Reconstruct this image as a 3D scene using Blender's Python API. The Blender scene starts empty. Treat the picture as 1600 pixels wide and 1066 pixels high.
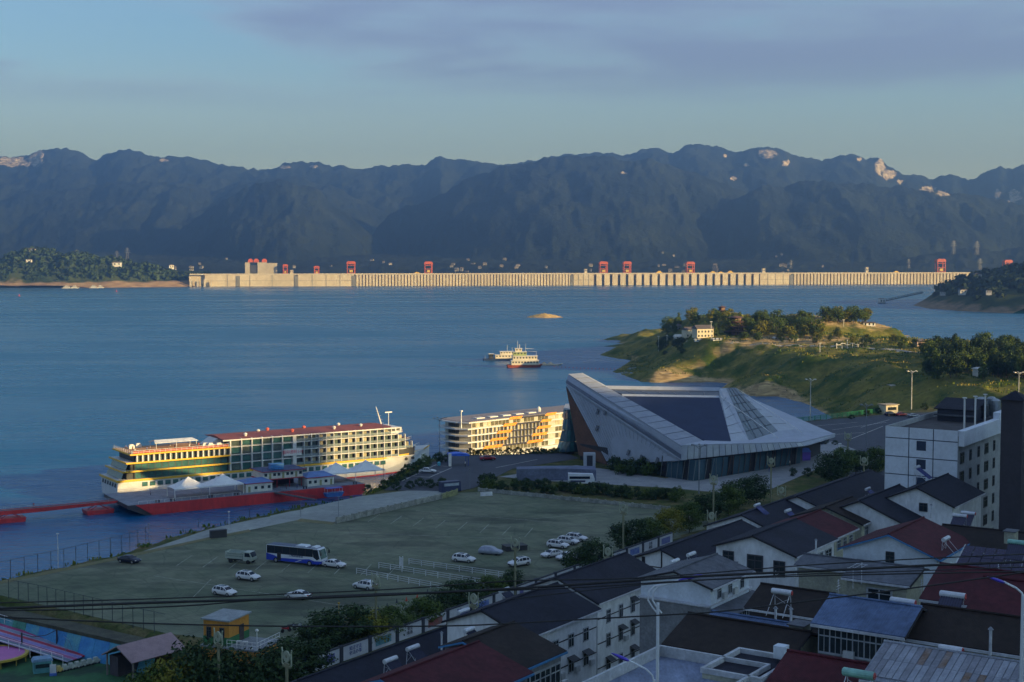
import bpy, bmesh, math, random
import numpy as np
from mathutils import Vector, Matrix, noise

# ------------------------------------------------------------------ camera, sky, sun, exposure
SC = bpy.context.scene
COL = SC.collection
CAMZ, FPX, HOR = 84.0, 2222.2, 400.0
PITCH = math.atan((533 - HOR) / FPX)
cam_d = bpy.data.cameras.new('camera')
cam_d.sensor_width = 36.0
cam_d.lens = 50.0
cam_d.clip_start = 1.0
cam_d.clip_end = 60000.0
cam = bpy.data.objects.new('camera', cam_d)
COL.objects.link(cam)
cam.location = (0, 0, CAMZ)
cam.rotation_euler = (math.pi / 2 - PITCH, 0, 0)
SC.camera = cam

SUN_AZ = math.radians(65.0)          # to the right of straight behind the camera
SUN_EL = math.radians(13.0)
S_H = Vector((math.sin(SUN_AZ), -math.cos(SUN_AZ), 0))
S_P = Vector((math.cos(SUN_AZ), math.sin(SUN_AZ), 0))
TO_SUN = Vector((S_H.x * math.cos(SUN_EL), S_H.y * math.cos(SUN_EL), math.sin(SUN_EL)))
sun_d = bpy.data.lights.new('sun', 'SUN')
sun_d.energy = 5.0
sun_d.angle = math.radians(0.5)
sun_d.color = (1.0, 0.76, 0.40)
sun = bpy.data.objects.new('sun', sun_d)
COL.objects.link(sun)
sun.rotation_euler = TO_SUN.to_track_quat('Z', 'Y').to_euler()

world = bpy.data.worlds.new('World')
SC.world = world
world.use_nodes = True
wn = world.node_tree.nodes
wl = world.node_tree.links
wn.clear()
w_out = wn.new('ShaderNodeOutputWorld')
w_bg = wn.new('ShaderNodeBackground')
w_bg.inputs['Strength'].default_value = 0.073
w_sky = wn.new('ShaderNodeTexSky')
w_sky.sky_type = 'NISHITA'
w_sky.sun_disc = False
w_sky.sun_elevation = SUN_EL
w_sky.sun_rotation = math.atan2(TO_SUN.x, TO_SUN.y)
w_sky.altitude = 200
w_sky.air_density = 1.0
w_sky.dust_density = 0.0
w_sky.ozone_density = 4.0
w_tc = wn.new('ShaderNodeTexCoord')


def w_noise(scale, loc, detail, rough, dist=0.0):
    mp = wn.new('ShaderNodeMapping')
    mp.inputs['Scale'].default_value = scale
    mp.inputs['Location'].default_value = loc
    wl.new(w_tc.outputs['Generated'], mp.inputs['Vector'])
    nz = wn.new('ShaderNodeTexNoise')
    nz.inputs['Scale'].default_value = 1.0
    nz.inputs['Detail'].default_value = detail
    nz.inputs['Roughness'].default_value = rough
    nz.inputs['Distortion'].default_value = dist
    wl.new(mp.outputs['Vector'], nz.inputs['Vector'])
    return nz.outputs['Fac']


def w_map(sock, a, b, c=0.0, d=1.0):
    m = wn.new('ShaderNodeMapRange')
    m.interpolation_type = 'SMOOTHSTEP'
    m.inputs['From Min'].default_value = a
    m.inputs['From Max'].default_value = b
    m.inputs['To Min'].default_value = c
    m.inputs['To Max'].default_value = d
    wl.new(sock, m.inputs['Value'])
    return m.outputs['Result']


def w_mix(fac, a, b):
    m = wn.new('ShaderNodeMix')
    m.data_type = 'RGBA'
    wl.new(fac, m.inputs['Factor'])
    for s, i in ((a, 'A'), (b, 'B')):
        k = [x for x in m.inputs if x.name == i and x.type == 'RGBA'][0]
        if isinstance(s, tuple):
            k.default_value = s
        else:
            wl.new(s, k)
    return [x for x in m.outputs if x.type == 'RGBA'][0]


c_big = w_noise((2.2, 2.2, 17.0), (6.43, 8.29, 3.55), 7.0, 0.55, 0.4)
c_det = w_noise((7.0, 7.0, 34.0), (0.3, 2.4, 0.7), 6.0, 0.6, 0.3)
mixn = wn.new('ShaderNodeMath')
mixn.operation = 'MULTIPLY_ADD'
wl.new(c_det, mixn.inputs[0])
mixn.inputs[1].default_value = 0.30
wl.new(c_big, mixn.inputs[2])
cl_mask = w_map(mixn.outputs[0], 0.58, 0.80, 0.0, 0.85)
cl_edge = w_map(mixn.outputs[0], 0.55, 0.70, 0.0, 0.34)
veil = w_map(w_noise((1.5, 1.5, 9.0), (5.0, 1.0, 0.2), 4.0, 0.5), 0.35, 0.75, 0.05, 0.35)
sk = w_mix(veil, w_sky.outputs['Color'], (2.6, 3.5, 4.4, 1))
sxyz = wn.new('ShaderNodeSeparateXYZ')
wl.new(w_tc.outputs['Generated'], sxyz.inputs[0])
hz_f = w_map(sxyz.outputs['Z'], 0.0, 0.16, 0.62, 0.0)
cl_low = w_map(sxyz.outputs['Z'], 0.095, 0.135, 0.0, 1.0)


def w_mul(a, b):
    m = wn.new('ShaderNodeMath')
    m.operation = 'MULTIPLY'
    wl.new(a, m.inputs[0])
    wl.new(b, m.inputs[1])
    return m.outputs[0]


cl_mask = w_mul(cl_mask, cl_low)
cl_edge = w_mul(cl_edge, cl_low)
sk = w_mix(hz_f, sk, (4.4, 5.0, 5.2, 1))
sk = w_mix(cl_edge, sk, (2.8, 3.3, 4.6, 1))
sk = w_mix(cl_mask, sk, (1.55, 2.05, 3.5, 1))
wl.new(sk, w_bg.inputs['Color'])
wl.new(w_bg.outputs['Background'], w_out.inputs['Surface'])

SC.view_settings.view_transform = 'Standard'
SC.view_settings.look = 'None'
SC.view_settings.exposure = 1.25
SC.view_settings.gamma = 1.0
SC.view_settings.use_curve_mapping = False
SC.render.engine = 'CYCLES'
cy = SC.cycles
cy.use_denoising = True
cy.max_bounces = 6
cy.diffuse_bounces = 2
cy.glossy_bounces = 3
cy.transmission_bounces = 4
cy.transparent_max_bounces = 6
cy.volume_bounces = 0
cy.sample_clamp_indirect = 6.0
cy.caustics_reflective = False
cy.caustics_refractive = False

R = random.Random(11)


# ------------------------------------------------------------------ helpers
def ray(px, py):
    cx, cy_ = (px - 800) / FPX, (533 - py) / FPX
    cp, sp = math.cos(PITCH), math.sin(PITCH)
    return Vector((cx, cp + cy_ * sp, -sp + cy_ * cp))


def P(px, py, z=0.0):                # the point of the level z that the photograph shows there
    d = ray(px, py)
    t = (z - CAMZ) / d.z
    return Vector((d.x * t, d.y * t, z))


def D(px, py, y):                    # the point at distance y
    d = ray(px, py)
    t = y / d.y
    return Vector((d.x * t, y, CAMZ + d.z * t))


class MB:
    def __init__(s):
        s.v, s.f = [], []

    def add(s, vs, fs):
        o = len(s.v)
        s.v.extend([tuple(v) for v in vs])
        s.f.extend([tuple(i + o for i in f) for f in fs])
        return s

    def box(s, x0, x1, y0, y1, z0, z1):
        return s.add([(x0, y0, z0), (x1, y0, z0), (x1, y1, z0), (x0, y1, z0), (x0, y0, z1), (x1, y0, z1), (x1, y1, z1), (x0, y1, z1)],
                     [(0, 3, 2, 1), (4, 5, 6, 7), (0, 1, 5, 4), (1, 2, 6, 5), (2, 3, 7, 6), (3, 0, 4, 7)])

    def poly(s, pts, z0, z1):        # upright prism over a plan outline (either winding)
        a = sum(pts[i][0] * pts[(i + 1) % len(pts)][1] - pts[(i + 1) % len(pts)][0] * pts[i][1] for i in range(len(pts)))
        if a < 0:
            pts = pts[::-1]
        n = len(pts)
        return s.add([(p[0], p[1], z0) for p in pts] + [(p[0], p[1], z1) for p in pts],
                     [tuple(range(n))[::-1], tuple(range(n, 2 * n))] + [(i, (i + 1) % n, n + (i + 1) % n, n + i) for i in range(n)])

    def prof(s, pts, y0, y1):        # side profile (x, z) pushed through y
        n = len(pts)
        a = sum(pts[i][0] * pts[(i + 1) % n][1] - pts[(i + 1) % n][0] * pts[i][1] for i in range(n))
        if a < 0:
            pts = pts[::-1]
        return s.add([(p[0], y0, p[1]) for p in pts] + [(p[0], y1, p[1]) for p in pts],
                     [tuple(range(n)), tuple(range(n, 2 * n))[::-1]] + [((i + 1) % n, i, n + i, n + (i + 1) % n) for i in range(n)])

    def slab(s, pts, th):            # flat polygon in space given a thickness against its normal
        pts = [Vector(p) for p in pts]
        nn = Vector((0, 0, 0))
        for i in range(len(pts)):
            nn += (pts[i] - pts[0]).cross(pts[(i + 1) % len(pts)] - pts[0])
        nn.normalize()
        n = len(pts)
        q = [p - nn * th for p in pts]
        return s.add(pts + q, [tuple(range(n)), tuple(range(n, 2 * n))[::-1]] + [((i + 1) % n, i, n + i, n + (i + 1) % n) for i in range(n)])

    def cyl(s, a, b, r0, r1=None, n=8, cap=True):
        a, b = Vector(a), Vector(b)
        r1 = r0 if r1 is None else r1
        d = (b - a)
        if d.length < 1e-6:
            return s
        d.normalize()
        u = d.orthogonal().normalized()
        w = d.cross(u)
        vs = []
        for c, r in ((a, r0), (b, r1)):
            for i in range(n):
                t = 2 * math.pi * i / n
                vs.append(c + (u * math.cos(t) + w * math.sin(t)) * r)
        fs = [(i, (i + 1) % n, n + (i + 1) % n, n + i) for i in range(n)]
        if cap:
            fs += [tuple(range(n))[::-1], tuple(range(n, 2 * n))]
        return s.add(vs, fs)

    def tube(s, path, r, n=6):
        for a, b in zip(path[:-1], path[1:]):
            s.cyl(a, b, r, r, n)
        return s

    def lathe(s, prof, n=12, c=(0, 0, 0)):     # profile of (radius, z)
        vs, fs = [], []
        for r, z in prof:
            for i in range(n):
                t = 2 * math.pi * i / n
                vs.append((c[0] + r * math.cos(t), c[1] + r * math.sin(t), c[2] + z))
        for k in range(len(prof) - 1):
            for i in range(n):
                fs.append((k * n + i, k * n + (i + 1) % n, (k + 1) * n + (i + 1) % n, (k + 1) * n + i))
        fs.append(tuple(range(n))[::-1])
        fs.append(tuple(range((len(prof) - 1) * n, len(prof) * n)))
        return s.add(vs, fs)

    def quad(s, a, b, c, d):
        return s.add([a, b, c, d], [(0, 1, 2, 3)])

    def mesh(s, name, mat, smooth=False):
        me = bpy.data.meshes.new(name)
        me.from_pydata(s.v, [], s.f)
        if mat is not None:
            me.materials.append(mat)
        if smooth:
            me.polygons.foreach_set('use_smooth', [True] * len(me.polygons))
        me.update()
        return me

    def build(s, name, mat, parent=None, smooth=False, loc=None, rz=0.0):
        return put(name, s.mesh(name, mat, smooth), parent, loc, rz)


def put(name, me, parent=None, loc=None, rz=0.0, sc=None):
    o = bpy.data.objects.new(name, me)
    COL.objects.link(o)
    if parent is not None:
        o.parent = parent
    if loc is not None:
        o.location = loc
    if rz:
        o.rotation_euler = (0, 0, rz)
    if sc is not None:
        o.scale = sc
    return o


def tag(o, label=None, cat=None, group=None, kind=None):
    if label:
        o['label'] = label
    if cat:
        o['category'] = cat
    if group:
        o['group'] = group
    if kind:
        o['kind'] = kind
    return o


def thing(name, label, cat, loc=(0, 0, 0), rz=0.0, group=None):
    o = bpy.data.objects.new(name, None)
    o.empty_display_size = 0.5
    COL.objects.link(o)
    o.location = loc
    o.rotation_euler = (0, 0, rz)
    return tag(o, label, cat, group)


def copy_tree(o, parent=None):
    c = o.copy()
    COL.objects.link(c)
    c.parent = parent
    for ch in list(o.children):
        copy_tree(ch, c)
    return c


def text_mesh(txt, size, mat, name='lettering', depth=0.01):
    cu = bpy.data.curves.new(name, 'FONT')
    cu.body = txt
    cu.size = size
    cu.extrude = depth
    cu.resolution_u = 1
    cu.align_x = 'CENTER'
    cu.align_y = 'CENTER'
    tmp = bpy.data.objects.new('tmp_text', cu)
    COL.objects.link(tmp)
    dg = bpy.context.evaluated_depsgraph_get()
    me = bpy.data.meshes.new_from_object(tmp.evaluated_get(dg))
    bpy.data.objects.remove(tmp)
    bpy.data.curves.remove(cu)
    me.materials.clear()
    me.materials.append(mat)
    return me


MATS = {}


def M(name, col, rough=0.7, metal=0.0, var=0.18, scale=0.6, bump=0.0, bscale=None, col2=None, lo=0.35, hi=0.65, stretch=(1, 1, 1), spec=0.5):
    """procedural material: base colour broken up by two sizes of noise, optional second colour in patches, fine bump"""
    if name in MATS:
        return MATS[name]
    m = bpy.data.materials.new(name)
    m.use_nodes = True
    nt = m.node_tree
    n, l = nt.nodes, nt.links
    b = n['Principled BSDF']
    b.inputs['Roughness'].default_value = rough
    b.inputs['Metallic'].default_value = metal
    b.inputs['Specular IOR Level'].default_value = spec
    geo = n.new('ShaderNodeNewGeometry')
    mp = n.new('ShaderNodeMapping')
    mp.inputs['Scale'].default_value = stretch
    l.new(geo.outputs['Position'], mp.inputs['Vector'])
    nz = n.new('ShaderNodeTexNoise')
    nz.inputs['Scale'].default_value = scale
    nz.inputs['Detail'].default_value = 5
    nz.inputs['Roughness'].default_value = 0.62
    l.new(mp.outputs['Vector'], nz.inputs['Vector'])
    rmp = n.new('ShaderNodeMapRange')
    rmp.inputs['From Min'].default_value = lo
    rmp.inputs['From Max'].default_value = hi
    l.new(nz.outputs['Fac'], rmp.inputs['Value'])
    mx = n.new('ShaderNodeMix')
    mx.data_type = 'RGBA'
    if col2 is None:
        a = tuple(c * (1 - var) for c in col)
        c2 = tuple(min(1, c * (1 + var)) for c in col)
    else:
        a, c2 = col, col2
    mx.inputs[6].default_value = (*a, 1)
    mx.inputs[7].default_value = (*c2, 1)
    l.new(rmp.outputs['Result'], mx.inputs['Factor'])
    nz2 = n.new('ShaderNodeTexNoise')
    nz2.inputs['Scale'].default_value = scale * 7.3
    nz2.inputs['Detail'].default_value = 3
    l.new(mp.outputs['Vector'], nz2.inputs['Vector'])
    r2 = n.new('ShaderNodeMapRange')
    r2.inputs['From Min'].default_value = 0.3
    r2.inputs['From Max'].default_value = 0.7
    r2.inputs['To Min'].default_value = 1 - var * 0.8
    r2.inputs['To Max'].default_value = 1 + var * 0.8
    l.new(nz2.outputs['Fac'], r2.inputs['Value'])
    mul = n.new('ShaderNodeMix')
    mul.data_type = 'RGBA'
    mul.blend_type = 'MULTIPLY'
    mul.inputs['Factor'].default_value = 1.0
    l.new(mx.outputs[2], mul.inputs[6])
    l.new(r2.outputs['Result'], mul.inputs[7])
    l.new(mul.outputs[2], b.inputs['Base Color'])
    if bump:
        bp = n.new('ShaderNodeBump')
        bp.inputs['Strength'].default_value = bump
        bp.inputs['Distance'].default_value = 0.3
        if bscale:
            nz3 = n.new('ShaderNodeTexNoise')
            nz3.inputs['Scale'].default_value = bscale
            nz3.inputs['Detail'].default_value = 4
            l.new(mp.outputs['Vector'], nz3.inputs['Vector'])
            l.new(nz3.outputs['Fac'], bp.inputs['Height'])
        else:
            l.new(nz2.outputs['Fac'], bp.inputs['Height'])
        l.new(bp.outputs['Normal'], b.inputs['Normal'])
    MATS[name] = m
    return m


def grid_mesh(name, xs, ys, Z, mat, parent=None, smooth=True, attr=None):
    """heightfield: xs, ys, Z as 2-d arrays"""
    ny, nx = Z.shape
    co = np.stack([xs.ravel(), ys.ravel(), Z.ravel()], 1).astype(np.float32)
    idx = np.arange(nx * ny).reshape(ny, nx)
    q = np.stack([idx[:-1, :-1], idx[:-1, 1:], idx[1:, 1:], idx[1:, :-1]], -1).reshape(-1, 4)
    me = bpy.data.meshes.new(name)
    me.vertices.add(len(co))
    me.vertices.foreach_set('co', co.ravel())
    me.loops.add(q.size)
    me.loops.foreach_set('vertex_index', q.ravel().astype(np.int32))
    me.polygons.add(len(q))
    me.polygons.foreach_set('loop_start', np.arange(0, q.size, 4, dtype=np.int32))
    if smooth:
        me.polygons.foreach_set('use_smooth', np.ones(len(q), bool))
    me.update(calc_edges=True)
    me.validate()
    me.materials.append(mat)
    if attr:
        for an, av in attr.items():
            at = me.attributes.new(an, 'FLOAT', 'POINT')
            at.data.foreach_set('value', av.ravel().astype(np.float32))
    return put(name, me, parent)


def nz3(x, y, z=0.0):
    return noise.noise((x, y, z))


def fbm(x, y, z, o=4):
    return noise.fractal((x, y, z), 1.0, 2.0, o)


def ridged(x, y, z, o=4):
    s, a, t = 0.0, 1.0, 0.0
    for i in range(o):
        s += a * (1 - abs(noise.noise((x, y, z + i * 7.7))) * 2)
        t += a
        a *= 0.5
        x *= 2.03
        y *= 2.03
    return s / t


def poly_sdf(pts, X, Y):
    """signed distance to a closed plan outline, positive inside"""
    p = np.array([(a[0], a[1]) for a in pts], float)
    d2 = np.full(X.shape, 1e18)
    ins = np.zeros(X.shape, bool)
    for i in range(len(p)):
        a, b = p[i], p[(i + 1) % len(p)]
        ex, ey = b - a
        wx, wy = X - a[0], Y - a[1]
        t = np.clip((wx * ex + wy * ey) / (ex * ex + ey * ey + 1e-12), 0, 1)
        d2 = np.minimum(d2, (wx - ex * t) ** 2 + (wy - ey * t) ** 2)
        c = ((a[1] <= Y) & (b[1] > Y)) | ((b[1] <= Y) & (a[1] > Y))
        if ey != 0:
            ins ^= c & (wx < ex * (wy / ey))
    d = np.sqrt(d2)
    return np.where(ins, d, -d)
# ------------------------------------------------------------------ materials of the wide landscape
def forest_material(name, base, base2, scale, cliff=False):
    m = M(name, base, 0.95, 0, 0.25, scale, 0.0, col2=base2, lo=0.4, hi=0.6, spec=0.1)
    nt = m.node_tree
    n, l = nt.nodes, nt.links
    b = n['Principled BSDF']
    geo = [x for x in n if x.bl_idname == 'ShaderNodeNewGeometry'][0]
    nz = n.new('ShaderNodeTexNoise')
    nz.inputs['Scale'].default_value = scale * 5
    nz.inputs['Detail'].default_value = 6
    nz.inputs['Roughness'].default_value = 0.7
    l.new(geo.outputs['Position'], nz.inputs['Vector'])
    bp = n.new('ShaderNodeBump')
    bp.inputs['Strength'].default_value = 1.0
    bp.inputs['Distance'].default_value = 0.35 / scale * 0.3
    l.new(nz.outputs['Fac'], bp.inputs['Height'])
    l.new(bp.outputs['Normal'], b.inputs['Normal'])
    if cliff:
        at = n.new('ShaderNodeAttribute')
        at.attribute_name = 'cliff'
        nzc = n.new('ShaderNodeTexNoise')
        nzc.inputs['Scale'].default_value = 0.016
        nzc.inputs['Detail'].default_value = 7
        nzc.inputs['Roughness'].default_value = 0.65
        mpc = n.new('ShaderNodeMapping')
        mpc.inputs['Scale'].default_value = (1.3, 0.5, 0.6)
        l.new(geo.outputs['Position'], mpc.inputs['Vector'])
        l.new(mpc.outputs['Vector'], nzc.inputs['Vector'])
        ad = n.new('ShaderNodeMath')
        ad.operation = 'MULTIPLY_ADD'
        l.new(at.outputs['Fac'], ad.inputs[0])
        ad.inputs[1].default_value = 0.66
        l.new(nzc.outputs['Fac'], ad.inputs[2])
        rp = n.new('ShaderNodeMapRange')
        rp.inputs['From Min'].default_value = 0.93
        rp.inputs['From Max'].default_value = 0.99
        l.new(ad.outputs[0], rp.inputs['Value'])
        old = b.inputs['Base Color'].links[0].from_socket
        mx = n.new('ShaderNodeMix')
        mx.data_type = 'RGBA'
        l.new(rp.outputs['Result'], mx.inputs['Factor'])
        l.new(old, mx.inputs[6])
        nzd = n.new('ShaderNodeTexNoise')
        nzd.inputs['Scale'].default_value = 0.05
        nzd.inputs['Detail'].default_value = 5
        mpd = n.new('ShaderNodeMapping')
        mpd.inputs['Scale'].default_value = (1, 1, 0.25)
        l.new(geo.outputs['Position'], mpd.inputs['Vector'])
        l.new(mpd.outputs['Vector'], nzd.inputs['Vector'])
        rk = n.new('ShaderNodeValToRGB')
        rk.color_ramp.elements[0].color = (0.16, 0.14, 0.12, 1)
        rk.color_ramp.elements[0].position = 0.35
        rk.color_ramp.elements[1].color = (0.62, 0.55, 0.46, 1)
        rk.color_ramp.elements[1].position = 0.6
        l.new(nzd.outputs['Fac'], rk.inputs['Fac'])
        l.new(rk.outputs['Color'], mx.inputs[7])
        l.new(mx.outputs[2], b.inputs['Base Color'])
    return m


def water_material():
    m = bpy.data.materials.new('river_water')
    m.use_nodes = True
    n, l = m.node_tree.nodes, m.node_tree.links
    b = n['Principled BSDF']
    b.inputs['Base Color'].default_value = (0.000, 0.095, 0.235, 1)
    b.inputs['IOR'].default_value = 1.33
    geo = n.new('ShaderNodeNewGeometry')

    def nz(sc, st, det=3, rough=0.5):
        mp = n.new('ShaderNodeMapping')
        mp.inputs['Scale'].default_value = st
        mp.inputs['Rotation'].default_value = (0, 0, math.radians(-12))
        l.new(geo.outputs['Position'], mp.inputs['Vector'])
        t = n.new('ShaderNodeTexNoise')
        t.inputs['Scale'].default_value = sc
        t.inputs['Detail'].default_value = det
        t.inputs['Roughness'].default_value = rough
        l.new(mp.outputs['Vector'], t.inputs['Vector'])
        return t.outputs['Fac']

    streak = nz(0.006, (0.45, 1.6, 1), 5, 0.6)
    rr = n.new('ShaderNodeMapRange')
    rr.inputs['From Min'].default_value = 0.38
    rr.inputs['From Max'].default_value = 0.62
    rr.inputs['To Min'].default_value = 0.20
    rr.inputs['To Max'].default_value = 0.34
    l.new(streak, rr.inputs['Value'])
    l.new(rr.outputs['Result'], b.inputs['Roughness'])
    w1 = nz(0.55, (0.6, 1.0, 1), 4, 0.6)
    w2 = nz(0.10, (0.5, 1.0, 1), 3, 0.5)
    ad = n.new('ShaderNodeMath')
    ad.operation = 'MULTIPLY_ADD'
    l.new(w2, ad.inputs[0])
    ad.inputs[1].default_value = 3.0
    l.new(w1, ad.inputs[2])
    st = n.new('ShaderNodeMapRange')
    st.inputs['From Min'].default_value = 0.38
    st.inputs['From Max'].default_value = 0.62
    st.inputs['To Min'].default_value = 0.35
    st.inputs['To Max'].default_value = 1.0
    l.new(streak, st.inputs['Value'])
    bp = n.new('ShaderNodeBump')
    bp.inputs['Distance'].default_value = 0.9
    l.new(st.outputs['Result'], bp.inputs['Strength'])
    l.new(ad.outputs[0], bp.inputs['Height'])
    l.new(bp.outputs['Normal'], b.inputs['Normal'])
    return m


# ------------------------------------------------------------------ water
wm = MB()
wm.quad((-9000, -1500, 0), (9000, -1500, 0), (9000, 6200, 0), (-9000, 6200, 0))
tag(wm.build('water', water_material()), 'wide blue reservoir of calm river water', None, None, 'structure')

# ------------------------------------------------------------------ mountains beyond the dam
def interp(px, pts):
    return float(np.interp(px, [p[0] for p in pts], [p[1] for p in pts]))


SKYLINE = [(-700, 262), (-400, 240), (-200, 255), (0, 246), (20, 247), (48, 244), (70, 236), (100, 233), (125, 237), (155, 250), (172, 239), (200, 236), (245, 243), (262, 244),
           (300, 248), (340, 255), (372, 263), (425, 267), (448, 256), (470, 253), (495, 254), (520, 262), (535, 258), (556, 265), (580, 267), (600, 260),
           (640, 256), (665, 258), (690, 247), (705, 252), (740, 251), (770, 258), (800, 257), (850, 246), (890, 241), (930, 242), (975, 243), (1000, 234),
           (1030, 233), (1050, 239), (1068, 230), (1090, 227), (1118, 228), (1140, 238), (1160, 240), (1198, 232), (1222, 236), (1245, 248), (1280, 254),
           (1310, 246), (1335, 243), (1350, 249), (1368, 247), (1385, 262), (1410, 277), (1430, 277), (1455, 280), (1485, 271), (1500, 279), (1520, 279),
           (1560, 260), (1578, 265), (1592, 256), (1610, 257), (1650, 268), (1720, 250), (1850, 270), (2000, 245), (2400, 265)]
RIDGES = [  # (depth, crest line, fall per metre towards the camera)
    (9400, SKYLINE, 0.36),
    (8300, [(-700, 330), (-200, 318), (0, 312), (60, 300), (130, 292), (200, 286), (280, 284), (330, 296), (380, 285), (450, 277), (520, 290), (600, 330), (700, 380), (800, 430), (2400, 460)], 0.34),
    (7300, [(-700, 460), (480, 460), (560, 395), (610, 335), (660, 322), (700, 300), (740, 276), (790, 262), (850, 250), (900, 244), (950, 243), (1010, 250), (1080, 268), (1150, 290), (1220, 330), (1300, 372), (1400, 460), (2400, 460)], 0.40),
    (6900, [(-700, 460), (900, 460), (1020, 420), (1100, 330), (1180, 296), (1260, 285), (1340, 284), (1420, 292), (1500, 304), (1600, 318), (1700, 310), (2000, 330), (2400, 320)], 0.40),
    (7000, [(-700, 400), (150, 430), (240, 395), (290, 352), (350, 312), (400, 290), (450, 283), (500, 300), (560, 350), (620, 400), (700, 460), (2400, 470)], 0.40),
    (5600, [(-700, 440), (1300, 440), (1390, 412), (1440, 398), (1500, 388), (1560, 392), (1620, 380), (1800, 370), (2400, 380)], 0.28),
]
CLIFFS = [(24, 253, 27, 10), (62, 248, 16, 18), (45, 258, 8, 5), (448, 262, 12, 4), (492, 262, 8, 4), (1195, 242, 19, 9), (1225, 256, 8, 6), (1165, 258, 7, 4), (1371, 262, 10, 17), (1386, 274, 14, 9),
          (1405, 285, 9, 5), (1448, 296, 18, 6), (1470, 302, 16, 7), (1556, 304, 7, 11), (1582, 308, 14, 14), (975, 271, 8, 3), (1145, 280, 6, 4),
          (260, 252, 12, 3), (1340, 250, 6, 4), (1130, 245, 5, 5), (-60, 262, 30, 8), (1640, 290, 20, 10)]
pxs = np.concatenate([np.linspace(-700, -20, 90), np.linspace(0, 1600, 620), np.linspace(1620, 2400, 90)])
deps = np.concatenate([np.linspace(4420, 9400, 150), np.linspace(9450, 10400, 10)])
MX = np.zeros((len(deps), len(pxs)))
MY = np.zeros_like(MX)
MZ = np.zeros_like(MX)
MC = np.zeros_like(MX)
for j, px in enumerate(pxs):
    cx = (px - 800) / FPX
    cr = []
    for (dy, line, fall) in RIDGES:
        py = interp(px, line)
        cr.append((dy, CAMZ + (HOR - py) / FPX * dy * 1.0, fall))
    for i, dy in enumerate(deps):
        x = cx * dy
        h = 14.0 + max(0, (dy - 4600)) * 0.035
        sp = ridged(x / 620 + 0.15 * nz3(x / 400, dy / 400, 2.0), dy / 2100, 3.3, 5)
        fine = fbm(x / 130, dy / 190, 5.5, 4)
        sp2 = ridged(x / 230 + 0.3 * fine, dy / 700 + x / 900, 9.1, 3)
        for (rd, rz, fl) in cr:
            if dy <= rd:
                t = rd - dy
                f = fl * (0.8 + 0.35 * sp)
                hh = rz - t * f - 0.00002 * t * t + min(1.0, t / 500.0) * (sp - 0.45) * 170 + min(1.0, t / 260.0) * (sp2 - 0.42) * 45
                hh -= max(0, 60 - t * 0.5) * 0.0
            else:
                hh = rz - (dy - rd) * 0.8
            h = max(h, hh)
        amp = 0.35 + min(1.0, max(0.0, (h - 60) / 300.0))
        h += fine * 16 * amp + 8 * fbm(x / 35, dy / 45, 1.1, 2)
        MX[i, j], MY[i, j], MZ[i, j] = x, dy, h
        py = HOR - (h - CAMZ) / dy * FPX
        c = 0
        for (a, b_, wx, wy) in CLIFFS:
            e = ((px - a) / wx) ** 2 + ((py - b_) / wy) ** 2
            if e < 1.6:
                c = max(c, 1 - e * 0.55)
        MC[i, j] = c
mt_mat = forest_material('mountain_forest', (0.009, 0.017, 0.018), (0.023, 0.034, 0.029), 0.0035, True)  # forest colour darkened in place of cloud shade on the slopes
tag(grid_mesh('mountain', MX, MY, MZ, mt_mat, attr={'cliff': MC}), 'long wooded mountain range with pale cliffs under its crest', None, None, 'structure')

# ------------------------------------------------------------------ the dam
DA, DB = P(300, 448.0, 0), P(1500, 443.9, 0)
DV = (DB - DA).normalized()
DN = Vector((DV.y, -DV.x, 0))             # out of the face, towards the camera
dam_rz = math.atan2(DV.y, DV.x)
CREST = 34.0
conc = M('dam_concrete', (0.58, 0.50, 0.37), 0.85, 0, 0.14, 0.02, 0.2, stretch=(1, 1, 0.6))
conc_d = M('dam_concrete_dark', (0.20, 0.20, 0.19), 0.9, 0, 0.2, 0.05)
conc_l = M('dam_crest_concrete', (0.56, 0.50, 0.40), 0.85, 0, 0.1, 0.03)
red_c = M('crane_red', (0.52, 0.095, 0.03), 0.6, 0, 0.15, 0.2)
yel_c = M('crane_yellow', (0.65, 0.42, 0.05), 0.6, 0, 0.15, 0.2)


def dam_u(px):                       # metres along the dam from its left end, for a column of the photograph
    d = ray(px, 440)
    # solve DA + u*DV on the vertical plane through the ray
    den = DV.x * d.y - DV.y * d.x
    return (DA.y * d.x - DA.x * d.y) / den


U0, U1 = -8.0, dam_u(1650)
dam = thing('dam', 'long pale concrete dam wall across the whole reservoir', 'dam', DA, dam_rz)
b = MB()
b.box(U0, U1, 9, 60, -20, CREST - 2.5)
b.build('wall', conc, dam)
b = MB()
b.box(U0 + 2, U1 + 2, 0.5, 58, CREST - 2.45, CREST)
b.box(U0 + 2, U1 + 2, 0.3, 1.1, CREST, CREST + 1.2)
b.build('crest_road', conc_l, dam)
for a, c_ in ((320, 460), (466, 553), (896, 928), (1188, 1236)):     # smooth blocks standing forward
    u0, u1 = dam_u(a), dam_u(c_)
    b = MB()
    b.box(u0, u1, 1.5, 12, -20, CREST - 2.6)
    w_ = b.build('block', conc, dam)
    for k in range(1, 4):
        u = u0 + (u1 - u0) * k / 4
        g = MB()
        g.box(u - 0.7, u + 0.7, 1.15, 1.6, 0, CREST - 3)
        g.build('joint', conc_d, w_)
    g = MB()
    g.box(u0 + 0.5, u1 - 0.5, 1.2, 1.55, 15, 15.9)
    g.build('joint', conc_d, w_)


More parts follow.
